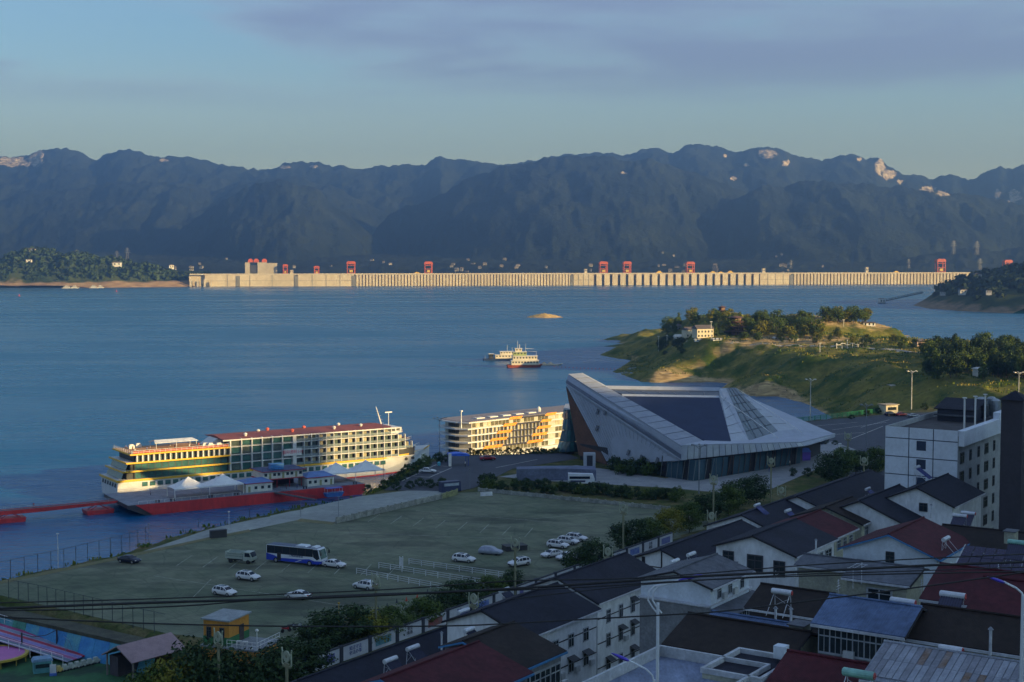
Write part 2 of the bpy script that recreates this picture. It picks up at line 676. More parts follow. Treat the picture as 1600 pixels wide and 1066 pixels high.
def row(a, c_, n, fill, mesh_mat, z1):
    u0, u1 = dam_u(a), dam_u(c_)
    st = (u1 - u0) / n
    g = MB()
    g.box(-st * fill / 2, st * fill / 2, 1.0, 12, -20, z1)
    me = g.mesh('pier', mesh_mat)
    for i in range(n):
        put('pier', me, dam, (u0 + st * (i + 0.5), 0, 0))


row(556, 893, 68, 0.70, conc, CREST - 2.6)
row(1240, 1560, 62, 0.66, conc, CREST - 2.6)
row(930, 1188, 21, 0.66, conc, CREST - 2.6)
g = MB()
u0, u1 = dam_u(930), dam_u(1188)
g.box(u0, u1, 8.2, 8.9, -10, CREST - 7)
g.build('spillway_gate', M('gate_steel', (0.10, 0.13, 0.17), 0.6, 0.2), dam)
for a in (372, 463, 553, 894, 1237):
    g = MB()
    u = dam_u(a)
    g.box(u - 5, u + 5, 0.2, 3.0, -10, CREST - 5)
    g.build('guide_tower', conc_d, dam)
for a, w_ in ((298, 5), (309, 5), (320, 5), (330, 4)):
    g = MB()
    u = dam_u(a)
    g.box(u - w_ / 2, u + w_ / 2, -8, -3, -10, 20 if w_ > 4 else 14)
    g.build('mooring_pillar', conc_l, dam)

# ship lift towers
lift = thing('ship_lift_tower', 'pair of tall concrete towers with red tops rising from the dam', 'tower', DA + DV * dam_u(407) + DN * -30, dam_rz)
b = MB()
for a in (-42, -8, 16):
    w_ = 13 if a < 0 else 30
    b.box(a, a + w_ + (12 if a == -8 else 0), -8, 10, 0, 66 if a < 10 else 64)
b.build('shaft', M('tower_concrete', (0.42, 0.38, 0.31), 0.85, 0, 0.12, 0.03), lift)
b = MB()
b.box(-30, -8.5, -6, 8, 0, 58)
b.build('lift_chamber', M('chamber_dark', (0.05, 0.055, 0.07), 0.7), lift)
for a in (-34, -18, 4):
    b = MB()
    b.prof([(a, 66.1), (a + 14, 66.1), (a + 14, 72), (a + 10, 76), (a + 4, 76), (a, 72)], -6, 8)
    b.build('machine_house', red_c, lift)


def crane(px, h, w, label, z0=CREST):
    t = thing('gantry_crane', label, 'crane', DA + DV * dam_u(px) + DN * -14 + Vector((0, 0, z0)), dam_rz, 'red gantry cranes on the dam crest')
    for sx in (-1, 1):
        for sy in (-1, 1):
            g = MB()
            g.box(sx * w / 2 - 1.0, sx * w / 2 + 1.0, sy * 8 - 1.0, sy * 8 + 1.0, 0, h * 0.78)
            g.build('leg', red_c, t)
    g = MB()
    for z in (0.04, 0.36, 0.66):
        g.box(-w / 2 - 1, w / 2 + 1, -9.2, -7.0, h * z, h * z + 1.5)
        g.box(-w / 2 - 1, w / 2 + 1, 7.0, 9.2, h * z, h * z + 1.5)
        g.box(-w / 2 - 1.6, -w / 2 + 0.9, -6.5, 6.5, h * z + 0.1, h * z + 2.1)
        g.box(w / 2 - 0.9, w / 2 + 1.6, -6.5, 6.5, h * z + 0.1, h * z + 2.1)
    g.build('cross_beam', red_c, t)
    g = MB()
    g.prof([(-w / 2 - 2, h * 0.78), (w / 2 + 2, h * 0.78), (w / 2 + 2, h * 0.92), (w / 2 - 2, h), (-w / 2 + 1, h), (-w / 2 - 2, h * 0.88)], -9, 9)
    g.build('machine_house', red_c, t)
    g = MB()
    g.box(-w * 0.22, w * 0.22, -9, 5, h * 0.12, h * 0.3)
    g.build('trolley', yel_c, t)
    return t


for px, h, w, lb in ((446, 27, 11, 'narrow red gantry crane on the dam just right of the concrete lift towers'), (495, 22, 12, 'small red gantry crane, second right of the lift towers'),
                     (549, 35, 21, 'red gantry crane at the left end of the long ribbed section'), (670, 34, 20, 'red gantry crane standing alone over the left ribbed section'),
                     (944, 34, 21, 'red gantry crane at the left end of the spillway openings'), (981, 34, 20, 'red gantry crane, second from left over the spillway openings'),
                     (1080, 33, 21, 'red gantry crane over the middle of the spillway openings'), (1472, 41, 24, 'tall red gantry crane left of the wooded headland'),
                     (1577, 38, 22, 'red gantry crane rising behind the wooded headland')):
    crane(px, h, w, lb)
for px, z in ((1031, 5), (1142, 5), (1115, 4), (1127, 3), (1402, 4), (652, 3.5)):
    g = MB()
    g.box(-9, 9, -4, 4, 0, z * 0.6)
    g.prof([(-6, z * 0.6), (6, z * 0.6), (4, z * 1.3), (-3, z * 1.3)], -3, 3)
    tag(g.build('hoist', yel_c, None, False, DA + DV * dam_u(px) + DN * -10 + Vector((0, 0, CREST + 0.02)), dam_rz), 'small yellow hoist machine on the dam crest', 'hoist', 'yellow hoists on the dam crest')
for px, w_, z in ((1196, 9, 13), (1358, 8, 16), (917, 8, 12), (456, 9, 10)):
    t = thing('gatehouse', 'small pale control house on the dam crest', 'house', DA + DV * dam_u(px) + DN * -20 + Vector((0, 0, CREST)), dam_rz, 'control houses on the dam crest')
    g = MB()
    g.box(-w_ / 2, w_ / 2, -5, 5, 0, z)
    g.build('wall', conc_l, t)
    g = MB()
    g.box(-w_ / 2 - 1, w_ / 2 + 1, -6, 6, z, z + 1.2)
    g.build('roof', conc_d, t)
    for k in (-1, 1):
        g = MB()
        g.box(k * w_ / 4 - 1, k * w_ / 4 + 1, -5.3, -5.05, z * 0.45, z * 0.75)
        g.build('window', M('far_glass', (0.05, 0.06, 0.08), 0.3), t)

# ------------------------------------------------------------------ haze
hz = MB()
hz.box(-14000, 14000, -2200, 10900, -25, 880)
hm = bpy.data.materials.new('haze_air')
hm.use_nodes = True
hn, hl = hm.node_tree.nodes, hm.node_tree.links
hn.clear()
ho = hn.new('ShaderNodeOutputMaterial')
hv = hn.new('ShaderNodeVolumePrincipled')
hv.inputs['Color'].default_value = (0.25, 0.48, 1.0, 1)
hv.inputs['Absorption Color'].default_value = (0.28, 0.32, 0.45, 1)
hv.inputs['Density'].default_value = 0.00016
hv.inputs['Anisotropy'].default_value = 0.75
hl.new(hv.outputs['Volume'], ho.inputs['Volume'])
tag(hz.build('haze', hm), 'thin blue evening haze over the valley', None, None, 'stuff')
# ------------------------------------------------------------------ street frame: s along the street (away), q across it (to the right and nearer)
ST_O = Vector((-36.0, 188.0, 0))
ST_V = Vector((0.56, 0.83, 0)).normalized()
ST_R = Vector((ST_V.y, -ST_V.x, 0))
ST_RZ = math.atan2(ST_V.y, ST_V.x)
LOT = 26.0


def S(s, q, z=0.0):
    p = ST_O + ST_V * s + ST_R * q
    return Vector((p.x, p.y, z))


def to_sq(p):
    d = Vector((p[0], p[1], 0)) - ST_O
    return d.dot(ST_V), d.dot(ST_R)


def fg_height(q):
    q = np.asarray(q, float)
    return LOT - 0.06 + np.clip((q - 1.0) / 4, 0, 1) * 0.9 + np.clip(q - 24, 0, 46) * 0.19 + np.clip(q - 70, 0, 70) * 0.30


def ground_z(x, y):
    return float(fg_height(to_sq((x, y))[1]))


# ------------------------------------------------------------------ foreground ground: quay terrace, street and the village slope
shore_px = [(-330, 980), (-60, 914), (0, 902), (100, 880), (190, 860), (245, 840), (300, 826), (380, 808), (450, 793), (520, 779), (572, 768), (612, 752), (632, 736), (668, 716), (700, 709), (790, 709), (880, 700), (960, 676), (1120, 668), (1240, 657), (1400, 640), (1450, 634)]
shore = [P(a, b_, LOT) for a, b_ in shore_px]
fg_poly = [(p.x, p.y) for p in shore] + [(240, 560), (620, 600), (620, -40), (-330, -40)]
gx, gy = np.meshgrid(np.arange(-230, 625, 3.0), np.arange(-40, 606, 3.0))
sd = poly_sdf(fg_poly, gx, gy)
gq = (gx - ST_O.x) * ST_R.x + (gy - ST_O.y) * ST_R.y
gz = fg_height(gq)
gnoise = np.array([[fbm(x / 9, y / 9, 0.5, 3) for x in gx[0]] for y in gy[:, 0]])
gz = gz - np.clip(2.0 - sd, 0, 60) * 0.62 + np.where(sd < 3, gnoise * 0.7, np.where(gq > 26, gnoise * 0.25, 0))
PG_Z = 22.0
pg_poly = [P(a, b_, LOT) for a, b_ in ((-70, 929), (60, 955), (160, 979), (268, 1004))] + [S(8, -4), S(-90, -4), Vector((-200, 40, 0)), Vector((-260, 190, 0))]
pg_sd = poly_sdf([(p.x, p.y) for p in pg_poly], gx, gy)
gz = np.where(pg_sd > 0, np.minimum(gz, np.maximum(PG_Z - .05, LOT - pg_sd * 3)), gz)
gz = np.maximum(gz, -6)
grass = M('dry_verge_grass', (0.055, 0.075, 0.020), 0.95, 0, 0.35, 0.22, 0.6, 3.0, col2=(0.14, 0.12, 0.055), lo=0.42, hi=0.62, spec=0.1)
tag(grid_mesh('ground', gx, gy, gz, grass), 'grassy quay bank and village ground', None, None, 'structure')

# ------------------------------------------------------------------ unseen hill right of and behind the camera, crest shaped for its shadows
def hill_h(w):
    tw = math.tan(SUN_EL)
    base = 800.0
    pts = [(-900, 60 + (base + 150) * tw), (360, 58 + (base + 136) * tw), (372, 52 + (base + 136) * tw), (384, 10.5 + (base + 290) * tw), (400, 9.0 + (base + 290) * tw), (416, 7.5 + (base + 285) * tw), (438, 7 + (base + 275) * tw), (484, 6 + (base + 262) * tw), (504, 3 + (base + 250) * tw),
           (520, -3 + (base + 240) * tw), (600, -8 + (base + 190) * tw), (660, 24 + (base + 60) * tw), (740, 25 + (base + 40) * tw), (795, 12 + (base + 110) * tw), (832, -4 + (base + 205) * tw), (905, -3 + (base + 235) * tw), (950, 3 + (base + 240) * tw), (985, -5 + (base + 235) * tw), (1090, -8 + (base + 250) * tw), (1180, -20 + (base + 300) * tw), (1350, 110), (1700, 90), (2300, 60)]
    return float(np.interp(w, [p[0] for p in pts], [p[1] for p in pts])) + 3.5 * nz3(w / 22, 3.0)


hw, hd = np.meshgrid(np.arange(-900, 2300, 8.0), np.concatenate([np.linspace(620, 780, 6), np.linspace(800, 812, 3), np.linspace(850, 1300, 6)]))
hzv = np.zeros_like(hw)
for i in range(hw.shape[0]):
    for j in range(hw.shape[1]):
        k = max(0.0, 1 - abs(hd[i, j] - 806) / (190 if hd[i, j] < 806 else 500))
        hzv[i, j] = -4 + (hill_h(hw[i, j]) + 4) * k ** 0.9 + (6 * nz3(hw[i, j] / 50, hd[i, j] / 50) * k if abs(hd[i, j] - 806) > 8 else 0)
hill_mat = forest_material('hill_forest', (0.030, 0.050, 0.018), (0.060, 0.080, 0.030), 0.03)
tag(grid_mesh('hill', hw * S_P.x + hd * S_H.x, hw * S_P.y + hd * S_H.y, hzv, hill_mat), 'unseen wooded hill out of view to the right, shaped to shade the foreground', None, None, 'structure')


def shade_tower(w0, w1, ztop, label, d=520.0):
    """unseen tall flats, added out of view to the right so their shadows fall across the river boat"""
    c = S_P * ((w0 + w1) / 2) + S_H * d
    t = thing('shade_block', label, 'building', (c.x, c.y, 20), math.atan2(S_H.y, S_H.x))
    hwid = (w1 - w0) / 2
    b = MB()
    b.box(-8, 8, -hwid, hwid, 0, ztop - 20)
    b.build('wall', M('shade_block_render', (0.42, 0.40, 0.37), 0.85), t)
    b = MB()
    b.box(-8.5, 8.5, -hwid - 0.4, hwid + 0.4, ztop - 20, ztop - 19)
    b.box(-3, 3, -3, 3, ztop - 19, ztop - 16)
    b.build('roof', M('shade_block_roof', (0.2, 0.2, 0.2), 0.9), t)
    b = MB()
    b.box(-0.05, 0.05, -0.7, 0.7, 0, 1.5)
    wme = b.mesh('window', M('shade_block_glass', (0.05, 0.07, 0.09), 0.15))
    for k in range(4):
        for j in range(int((ztop - 24) / 3.2)):
            put('window', wme, t, (-8.06, -hwid + 2 + k * (2 * hwid - 4) / 3, 2 + j * 3.2))


tw = math.tan(SUN_EL)
shade_tower(412, 450, 21 + (520 + 268) * tw, 'wider unseen block added right of view to shade the cruise ship')
shade_tower(481, 504, 17 + (520 + 262) * tw, 'narrower unseen block added right of view to shade the ship bow')

# ------------------------------------------------------------------ peninsula across the inlet
pen_px = [(1300, 652), (1262, 632), (1218, 619), (1180, 619), (1128, 607), (1140, 599), (1110, 597), (1050, 598), (1005, 597), (985, 590), (957, 581), (975, 572), (993, 563), (965, 560), (937, 555), (950, 549), (978, 543), (940, 541.5), (975, 538), (960, 534.5), (941, 531)]
pen = [P(a, b_, 0) for a, b_ in pen_px]
pen_poly = [(p.x, p.y) for p in pen] + [(115, 1500), (170, 1490), (260, 1400), (318, 1290), (330, 1150), (345, 1050), (420, 990), (560, 940), (1000, 900), (1000, 540), (235, 540), (188, 600), (172, 670)]
nx, ny = np.meshgrid(np.arange(40, 760, 3.2), np.arange(520, 1540, 3.6))
nsd = poly_sdf(pen_poly, nx, ny)


def gauss(cx, cy_, rx, ry):
    return np.exp(-(((nx - cx) / rx) ** 2 + ((ny - cy_) / ry) ** 2))


nn = np.array([[fbm(x / 38, y / 50, 0.9, 4) for x in nx[0]] for y in ny[:, 0]])
nf = np.array([[fbm(x / 9, y / 12, 4.1, 3) for x in nx[0]] for y in ny[:, 0]])
slp = 0.17 + 0.30 * np.clip((nx - 96) / 55, 0, 1) * np.clip((1330 - ny) / 200, 0, 1)
shelf = np.clip(nsd * slp, -8, 21) + 0.10 * np.clip(nsd - 46, 0, 60)
nzv = shelf + nn * 6.0 * np.clip(nsd / 12, 0, 1) * np.clip((60 - nsd) / 30, 0.12, 1) + nf * 1.5 * np.clip(nsd / 6, 0, 1)
pg = P(1128, 476, 46)
nzv += 15 * gauss(pg.x - 4, 1120, 46, 90) + 4 * gauss(120, 1330, 40, 90) * np.clip(nsd / 20, 0, 1)
# the flat-topped bluff on the right and the sunken bay slope
bl = np.clip(1 - (np.maximum(np.abs(nx - 250) / 42, np.abs(ny - 1085) / 46)) ** 6, 0, 1)
nzv += 9.5 * bl
near_r = np.clip((nx - 180) / 40, 0, 1) * np.clip((900 - ny) / 120, 0, 1)
nzv = nzv * (1 - near_r) + near_r * np.minimum(nzv, 24.5)
mA = P(1060, 575, 10)
mB_ = P(1180, 600, 8)
nzv += np.where(nsd > 0, 4.5 * gauss(mA.x, mA.y, 24, 22) + 6 * gauss(mB_.x, mB_.y + 4, 20, 18), 0)
nzv = np.where(nsd < 0, np.minimum(nzv, nsd * 0.35), nzv)
nzv = np.maximum(nzv, -5)


def pen_z(x, y):
    i = (y - 520) / 3.6
    j = (x - 40) / 3.2
    i0, j0 = int(min(max(i, 0), nzv.shape[0] - 2)), int(min(max(j, 0), nzv.shape[1] - 2))
    return float(nzv[i0, j0])


def bank_material(name, soil, soil2, green, green2, scale, bare_attr=True):
    """bare drawdown soil and rock with grass in patches; the attribute 'bare' holds where the soil lies open"""
    m = M(name, green, 0.95, 0, 0.3, scale, 0.5, scale * 12, col2=green2, lo=0.4, hi=0.6, spec=0.1)
    nt = m.node_tree
    n, l = nt.nodes, nt.links
    b = n['Principled BSDF']
    geo = [x for x in n if x.bl_idname == 'ShaderNodeNewGeometry'][0]
    at = n.new('ShaderNodeAttribute')
    at.attribute_name = 'bare'
    nz_ = n.new('ShaderNodeTexNoise')
    nz_.inputs['Scale'].default_value = scale * 2
    nz_.inputs['Detail'].default_value = 6
    l.new(geo.outputs['Position'], nz_.inputs['Vector'])
    ad = n.new('ShaderNodeMath')
    ad.operation = 'ADD'
    l.new(at.outputs['Fac'], ad.inputs[0])
    l.new(nz_.outputs['Fac'], ad.inputs[1])
    rp = n.new('ShaderNodeMapRange')
    rp.inputs['From Min'].default_value = 0.88
    rp.inputs['From Max'].default_value = 1.12
    l.new(ad.outputs[0], rp.inputs['Value'])
    so = n.new('ShaderNodeValToRGB')
    so.color_ramp.elements[0].color = (*soil, 1)
    so.color_ramp.elements[0].position = 0.35
    so.color_ramp.elements[1].color = (*soil2, 1)
    so.color_ramp.elements[1].position = 0.65
    ns = n.new('ShaderNodeTexNoise')
    ns.inputs['Scale'].default_value = scale * 8
    ns.inputs['Detail'].default_value = 5
    mp = n.new('ShaderNodeMapping')
    mp.inputs['Scale'].default_value = (0.4, 0.4, 3.0)
    l.new(geo.outputs['Position'], mp.inputs['Vector'])
    l.new(mp.outputs['Vector'], ns.inputs['Vector'])
    l.new(ns.outputs['Fac'], so.inputs['Fac'])
    old = b.inputs['Base Color'].links[0].from_socket
    mx = n.new('ShaderNodeMix')
    mx.data_type = 'RGBA'
    l.new(rp.outputs['Result'], mx.inputs['Factor'])
    l.new(old, mx.inputs[6])
    l.new(so.outputs['Color'], mx.inputs[7])
    l.new(mx.outputs[2], b.inputs['Base Color'])
    return m


bare = np.clip(1.1 - nsd / 9.0, 0, 1) * 0.55
bare += 0.5 * gauss(190, 985, 60, 26) + 0.35 * gauss(235, 940, 50, 40) + 0.75 * gauss(mA.x, mA.y, 30, 32) + 0.75 * gauss(mB_.x, mB_.y, 26, 24) + 0.75 * bl + 0.35 * gauss(185, 1000, 50, 20)
bare = np.where(nx < 95, bare * 0.45, bare)
pen_mat = bank_material('peninsula_bank', (0.22, 0.155, 0.075), (0.52, 0.38, 0.19), (0.045, 0.075, 0.014), (0.18, 0.16, 0.036), 0.045)  # bank greens lightened in place of stronger sun
tag(grid_mesh('peninsula', nx, ny, nzv, pen_mat, attr={'bare': np.clip(bare, 0, 1)}), 'grassy peninsula with bare tan banks across the inlet', None, None, 'structure')

# footpath on the bay slope and the road along the peninsula
def ribbon(name, pts, w, mat, zf, lift=0.25, label=None):
    g = MB()
    L = []
    for a, c_ in zip(pts[:-1], pts[1:]):
        n_ = max(2, int((Vector(c_) - Vector(a)).length / 5))
        L += [Vector(a).lerp(Vector(c_), k / n_) for k in range(n_)]
    L.append(Vector(pts[-1]))
    vs = []
    for i, p in enumerate(L):
        t = (L[min(i + 1, len(L) - 1)] - L[max(i - 1, 0)]).normalized()
        nrm = Vector((-t.y, t.x))
        for s_ in (1, -1):
            q = p + nrm * (s_ * w / 2)
            vs.append((q.x, q.y, zf(q.x, q.y) + lift))
    g.add(vs, [(2 * i, 2 * i + 1, 2 * i + 3, 2 * i + 2) for i in range(len(L) - 1)])
    o = g.build(name, mat)
    tag(o, label, None, None, 'structure')
    return o


path_m = M('path_concrete', (0.30, 0.29, 0.26), 0.9)
def pen_pt(px, py):                     # where the line of sight meets the peninsula
    d = ray(px, py)
    for k in range(560, 1500, 2):
        x = d.x * k / d.y
        z = CAMZ + d.z * k / d.y
        if 44 < x < 755 and pen_z(x, k) >= z:
            return (x, k)
    p = P(px, py, 20)
    return (p.x, p.y)


ribbon('path', [pen_pt(1352, 614), pen_pt(1395, 605), pen_pt(1404, 612), pen_pt(1422, 627)], 2.2, path_m, pen_z, 0.4, 'pale footpath down the bay slope')
ribbon('road', [pen_pt(1045, 540), pen_pt(1100, 539), pen_pt(1200, 538), pen_pt(1300, 543), pen_pt(1440, 552)], 5.0, path_m, pen_z, 0.35, 'pale road along the top of the peninsula bank')

# ------------------------------------------------------------------ rocky islet
rk = P(853, 496, 0)
ix, iy = np.meshgrid(np.linspace(-27, 27, 46), np.linspace(-16, 16, 26))
iz = 5.6 * np.clip(1 - (np.abs(ix + 2) / 26) ** 1.3 - (np.abs(iy) / 15) ** 1.6, -0.2, 1) ** 1.0
iz = np.where(iz > 0, iz + np.array([[fbm(x / 5, y / 5, 7, 3) * 0.8 for x in ix[0]] for y in iy[:, 0]]), iz * 2)
islet = grid_mesh('islet', ix + rk.x, iy + rk.y, iz, M('islet_soil', (0.40, 0.26, 0.10), 0.95, 0, 0.25, 0.2, 0.4, col2=(0.52, 0.36, 0.14)))
tag(islet, 'small bare tan islet alone in the open water', None, None, 'structure')

# ------------------------------------------------------------------ left bank hill and right headland
def bank(name, poly_pts, x0, x1, y0, y1, step, hfun, mat, label, barefun):
    X, Y = np.meshgrid(np.arange(x0, x1, step), np.arange(y0, y1, step))
    sdv = poly_sdf(poly_pts, X, Y)
    Z = hfun(X, Y, sdv)
    Z = np.where(sdv < 0, np.minimum(Z, sdv * 0.3), Z)
    Z = np.maximum(Z, -6)
    o = grid_mesh(name, X, Y, Z, mat, attr={'bare': np.clip(barefun(X, Y, sdv), 0, 1)})
    tag(o, label, None, None, 'structure')

    def zf(x, y):
        i0 = int(min(max((y - y0) / step, 0), Z.shape[0] - 1))
        j0 = int(min(max((x - x0) / step, 0), Z.shape[1] - 1))
        return float(Z[i0, j0])
    return zf, sdv, X, Y


lb_px = [(-160, 452), (0, 450), (100, 450), (180, 449.5), (240, 448.8), (330, 447.6)]
lb = [P(a, b_, 0) for a, b_ in lb_px]
lb_poly = [(p.x, p.y) for p in lb] + [(-700, 4100), (-2600, 4300), (-2600, 3700)]


def lb_h(X, Y, s_):
    z = np.clip(s_ * 0.30, -6, 26) + 0.03 * np.clip(s_ - 80, 0, 300)
    def bump(px, w_, top):
        c = (px - 800) / FPX * 3950
        return np.exp(-((X - c) / w_) ** 2) * np.clip((s_ - 60) / 90, 0, 1) * top
    z = z + np.maximum.reduce([bump(55, 110, 66), bump(120, 100, 52), bump(170, 80, 40), bump(-60, 120, 40), bump(222, 50, 28)])
    n_ = np.array([[fbm(x / 60, y / 60, 2.2, 4) for x in X[0]] for y in Y[:, 0]])
    return z + n_ * 5 * np.clip(s_ / 60, 0, 1)


far_bank = bank_material('far_bank', (0.26, 0.17, 0.10), (0.42, 0.29, 0.17), (0.030, 0.052, 0.020), (0.065, 0.085, 0.030), 0.012)
lb_z, *_ = bank('left_bank', lb_poly, -2400, -690, 3760, 4260, 11.0, lb_h, far_bank, 'bare brown shore and hill at the left end of the dam', lambda X, Y, s_: np.clip(1.25 - s_ / 62, 0, 1))
rh_px = [(1427, 477), (1450, 482), (1500, 486), (1560, 489), (1640, 492), (1760, 498)]
rh = [P(a, b_, 0) for a, b_ in rh_px]
rh_poly = [(p.x, p.y) for p in rh] + [(2000, 2050), (2000, 2900), (830, 2760), (742, 2560)]


def rh_h(X, Y, s_):
    z = np.clip(s_ * 0.48, -6, 20) + 0.20 * np.clip(s_ - 42, 0, 170)
    n_ = np.array([[fbm(x / 50, y / 50, 8.2, 4) for x in X[0]] for y in Y[:, 0]])
    return z + n_ * 5 * np.clip(s_ / 40, 0, 1) + 10 * np.exp(-((X - 795) / 65) ** 2 - ((Y - 2490) / 100) ** 2) * np.clip(s_ / 30, 0, 1) + 22 * np.exp(-((X - 960) / 130) ** 2 - ((Y - 2450) / 200) ** 2)


rh_mat = bank_material('headland_bank', (0.17, 0.12, 0.07), (0.30, 0.21, 0.13), (0.028, 0.045, 0.014), (0.06, 0.07, 0.022), 0.02)
rh_z, *_ = bank('headland', rh_poly, 640, 1700, 2080, 2900, 9.0, rh_h, rh_mat, 'wooded headland with a bare tan shore on the right', lambda X, Y, s_: np.clip(1.0 - s_ / 45, 0, 1) * 0.8)

# level ground behind the dam so that the valley floor is closed
vf = MB()
vf.quad((-7000, 3950, 6), (-950, 3990, 6), (-950, 4700, 14), (-7000, 4700, 14))
tag(vf.build('valley_floor', far_bank), 'flat valley floor left of the dam', None, None, 'structure')
# ------------------------------------------------------------------ people
def person_mesh(shirt, pants):
    J = {'pel': (0, 0, 0.95, .13), 'spi': (0, 0, 1.2, .14), 'che': (0, 0, 1.38, .15), 'nec': (0, 0, 1.5, .06), 'hed': (0, 0.01, 1.62, .095), 'top': (0, 0.01, 1.72, .07)}
    E = [('pel', 'spi'), ('spi', 'che'), ('che', 'nec'), ('nec', 'hed'), ('hed', 'top')]
    for s, n_ in ((1, 'l'), (-1, 'r')):
        J['hip' + n_] = (s * .1, 0, .88, .1)
        J['kne' + n_] = (s * .11, .03 * s, .48, .07)
        J['ank' + n_] = (s * .11, -.02 + .06 * s, .08, .05)
        J['toe' + n_] = (s * .12, .14 + .06 * s, .035, .035)
        J['sho' + n_] = (s * .2, 0, 1.42, .065)
        J['elb' + n_] = (s * .26, -.03, 1.14, .05)
        J['wri' + n_] = (s * .27, .08, .9, .035)
        J['han' + n_] = (s * .265, .12, .8, .04)
        E += [('pel', 'hip' + n_), ('hip' + n_, 'kne' + n_), ('kne' + n_, 'ank' + n_), ('ank' + n_, 'toe' + n_), ('che', 'sho' + n_), ('sho' + n_, 'elb' + n_), ('elb' + n_, 'wri' + n_), ('wri' + n_, 'han' + n_)]
    ks = list(J)
    me = bpy.data.meshes.new('person')
    me.from_pydata([J[k][:3] for k in ks], [(ks.index(a), ks.index(c)) for a, c in E], [])
    o = bpy.data.objects.new('tmp_person', me)
    COL.objects.link(o)
    o.modifiers.new('sk', 'SKIN')
    for i, k in enumerate(ks):
        v = me.skin_vertices[0].data[i]
        v.radius = (J[k][3], J[k][3] * .9)
        v.use_root = (k == 'pel')
    o.modifiers.new('ss', 'SUBSURF').levels = 1
    dg = bpy.context.evaluated_depsgraph_get()
    out = bpy.data.meshes.new_from_object(o.evaluated_get(dg))
    bpy.data.objects.remove(o)
    out.materials.clear()
    for m in (pants, shirt, M('skin', (0.42, 0.26, 0.18), 0.6), M('hair', (0.012, 0.01, 0.01), 0.6)):
        out.materials.append(m)
    for p in out.polygons:
        c = p.center
        if abs(c.x) > 0.2 and c.z < 1.2:
            p.material_index = 2
        elif c.z < 0.95:
            p.material_index = 0
        elif c.z < 1.49:
            p.material_index = 1
        elif c.z > 1.64 or (c.z > 1.56 and c.y < -0.02):
            p.material_index = 3
        else:
            p.material_index = 2
        p.use_smooth = True
    return out


cl_w, cl_r, cl_b, cl_k = M('cloth_white', (0.72, 0.72, 0.7)), M('cloth_red', (0.45, 0.05, 0.05)), M('cloth_blue', (0.06, 0.10, 0.28)), M('cloth_dark', (0.025, 0.025, 0.035))
PEOPLE = [person_mesh(cl_w, cl_k), person_mesh(cl_r, cl_k), person_mesh(cl_b, cl_k), person_mesh(cl_k, cl_b)]


def person(loc, rz, k, label):
    return tag(put('person', PEOPLE[k], None, loc, rz), label, 'person', 'people')


# ------------------------------------------------------------------ river cruise ship at the pontoon
SH_U = Vector((0.835, 0.55, 0)).normalized()
SH_RZ = math.atan2(SH_U.y, SH_U.x)
SHIP_O = Vector((-131.6, 487.2, 0))
white_p = M('ship_white', (0.62, 0.62, 0.60), 0.45, 0, 0.07, 0.3)
gold_p = M('ship_gold', (0.72, 0.42, 0.02), 0.45, 0, 0.08, 0.3)
glass_p = M('ship_glass', (0.085, 0.115, 0.105), 0.12, 0, 0.3, 0.45)
glass_g = M('ship_green_glass', (0.05, 0.13, 0.12), 0.08, 0, 0.25, 0.25)
cabin_c = M('cabin_curtain', (0.30, 0.27, 0.17), 0.5, 0, 0.35, 0.5)
dark_in = M('cabin_dark', (0.03, 0.035, 0.035), 0.6)
maroon = M('roof_maroon', (0.19, 0.055, 0.055), 0.75, 0, 0.15, 0.25)
teak = M('deck_tan', (0.42, 0.22, 0.10), 0.8, 0, 0.2, 0.6)
red_h = M('hull_red', (0.50, 0.030, 0.030), 0.5, 0, 0.18, 0.12, stretch=(1, 1, 0.4))
blue_h = M('hull_blue', (0.05, 0.11, 0.35), 0.5)
rail_m = M('rail_white', (0.75, 0.75, 0.73), 0.5)
ship = thing('cruise_ship', 'long white river cruise ship with gold deck bands and maroon roof', 'ship', SHIP_O, SH_RZ)
SW = 19.0


def hull_loft(stations, mat, name, parent):
    """stations: (x, half beam at keel, half beam at deck, z keel, z deck)"""
    g = MB()
    vs = []
    for x, hk, hdk, zk, zd in stations:
        zm = zk * 0.45 + zd * 0.55
        hm_ = hk * 0.3 + hdk * 0.7
        vs += [(x, SW / 2 - hk, zk), (x, SW / 2 - hm_, zm), (x, SW / 2 - hdk, zd), (x, SW / 2 + hdk, zd), (x, SW / 2 + hm_, zm), (x, SW / 2 + hk, zk)]
    fs = []
    n_ = len(stations)
    for i in range(n_ - 1):
        for k in range(6):
            a, b_ = i * 6 + k, i * 6 + (k + 1) % 6
            fs.append((a, a + 6, b_ + 6, b_))
    fs.append(tuple(range(6)))
    fs.append(tuple(range((n_ - 1) * 6, n_ * 6))[::-1])
    g.add(vs, fs)
    return g.build(name, mat, parent)


H2 = SW / 2
hull_loft([(-4.5, H2 - 1.2, H2 - .2, 0.47, 6.4), (2, H2 - .4, H2, 0.47, 6.4), (60, H2 - .3, H2, 0.47, 6.4), (95, H2 - .6, H2, 0.47, 6.6), (108, H2 - 3.4, H2 - 1.1, 0.47, 7.2), (117, H2 - 6.8, H2 - 3.6, 0.8, 7.9), (124, .25, .5, 2.4, 8.8)], white_p, 'hull', ship)
hull_loft([(-3.5, H2 - 1.6, H2 - 1.3, -1.5, 0.45), (2, H2 - .6, H2 - .5, -1.5, 0.45), (95, H2 - .9, H2 - .7, -1.5, 0.45), (108, H2 - 4.4, H2 - 3.5, -1.5, 0.45), (119.5, .2, 1.4, -1.5, 0.45)], red_h, 'boot_topping', ship)
g = MB()
g.box(-5.1, 98, -.28, -.03, 6.2, 6.9)
g.box(-5.1, -4.7, -.2, SW, 6.2, 6.9)
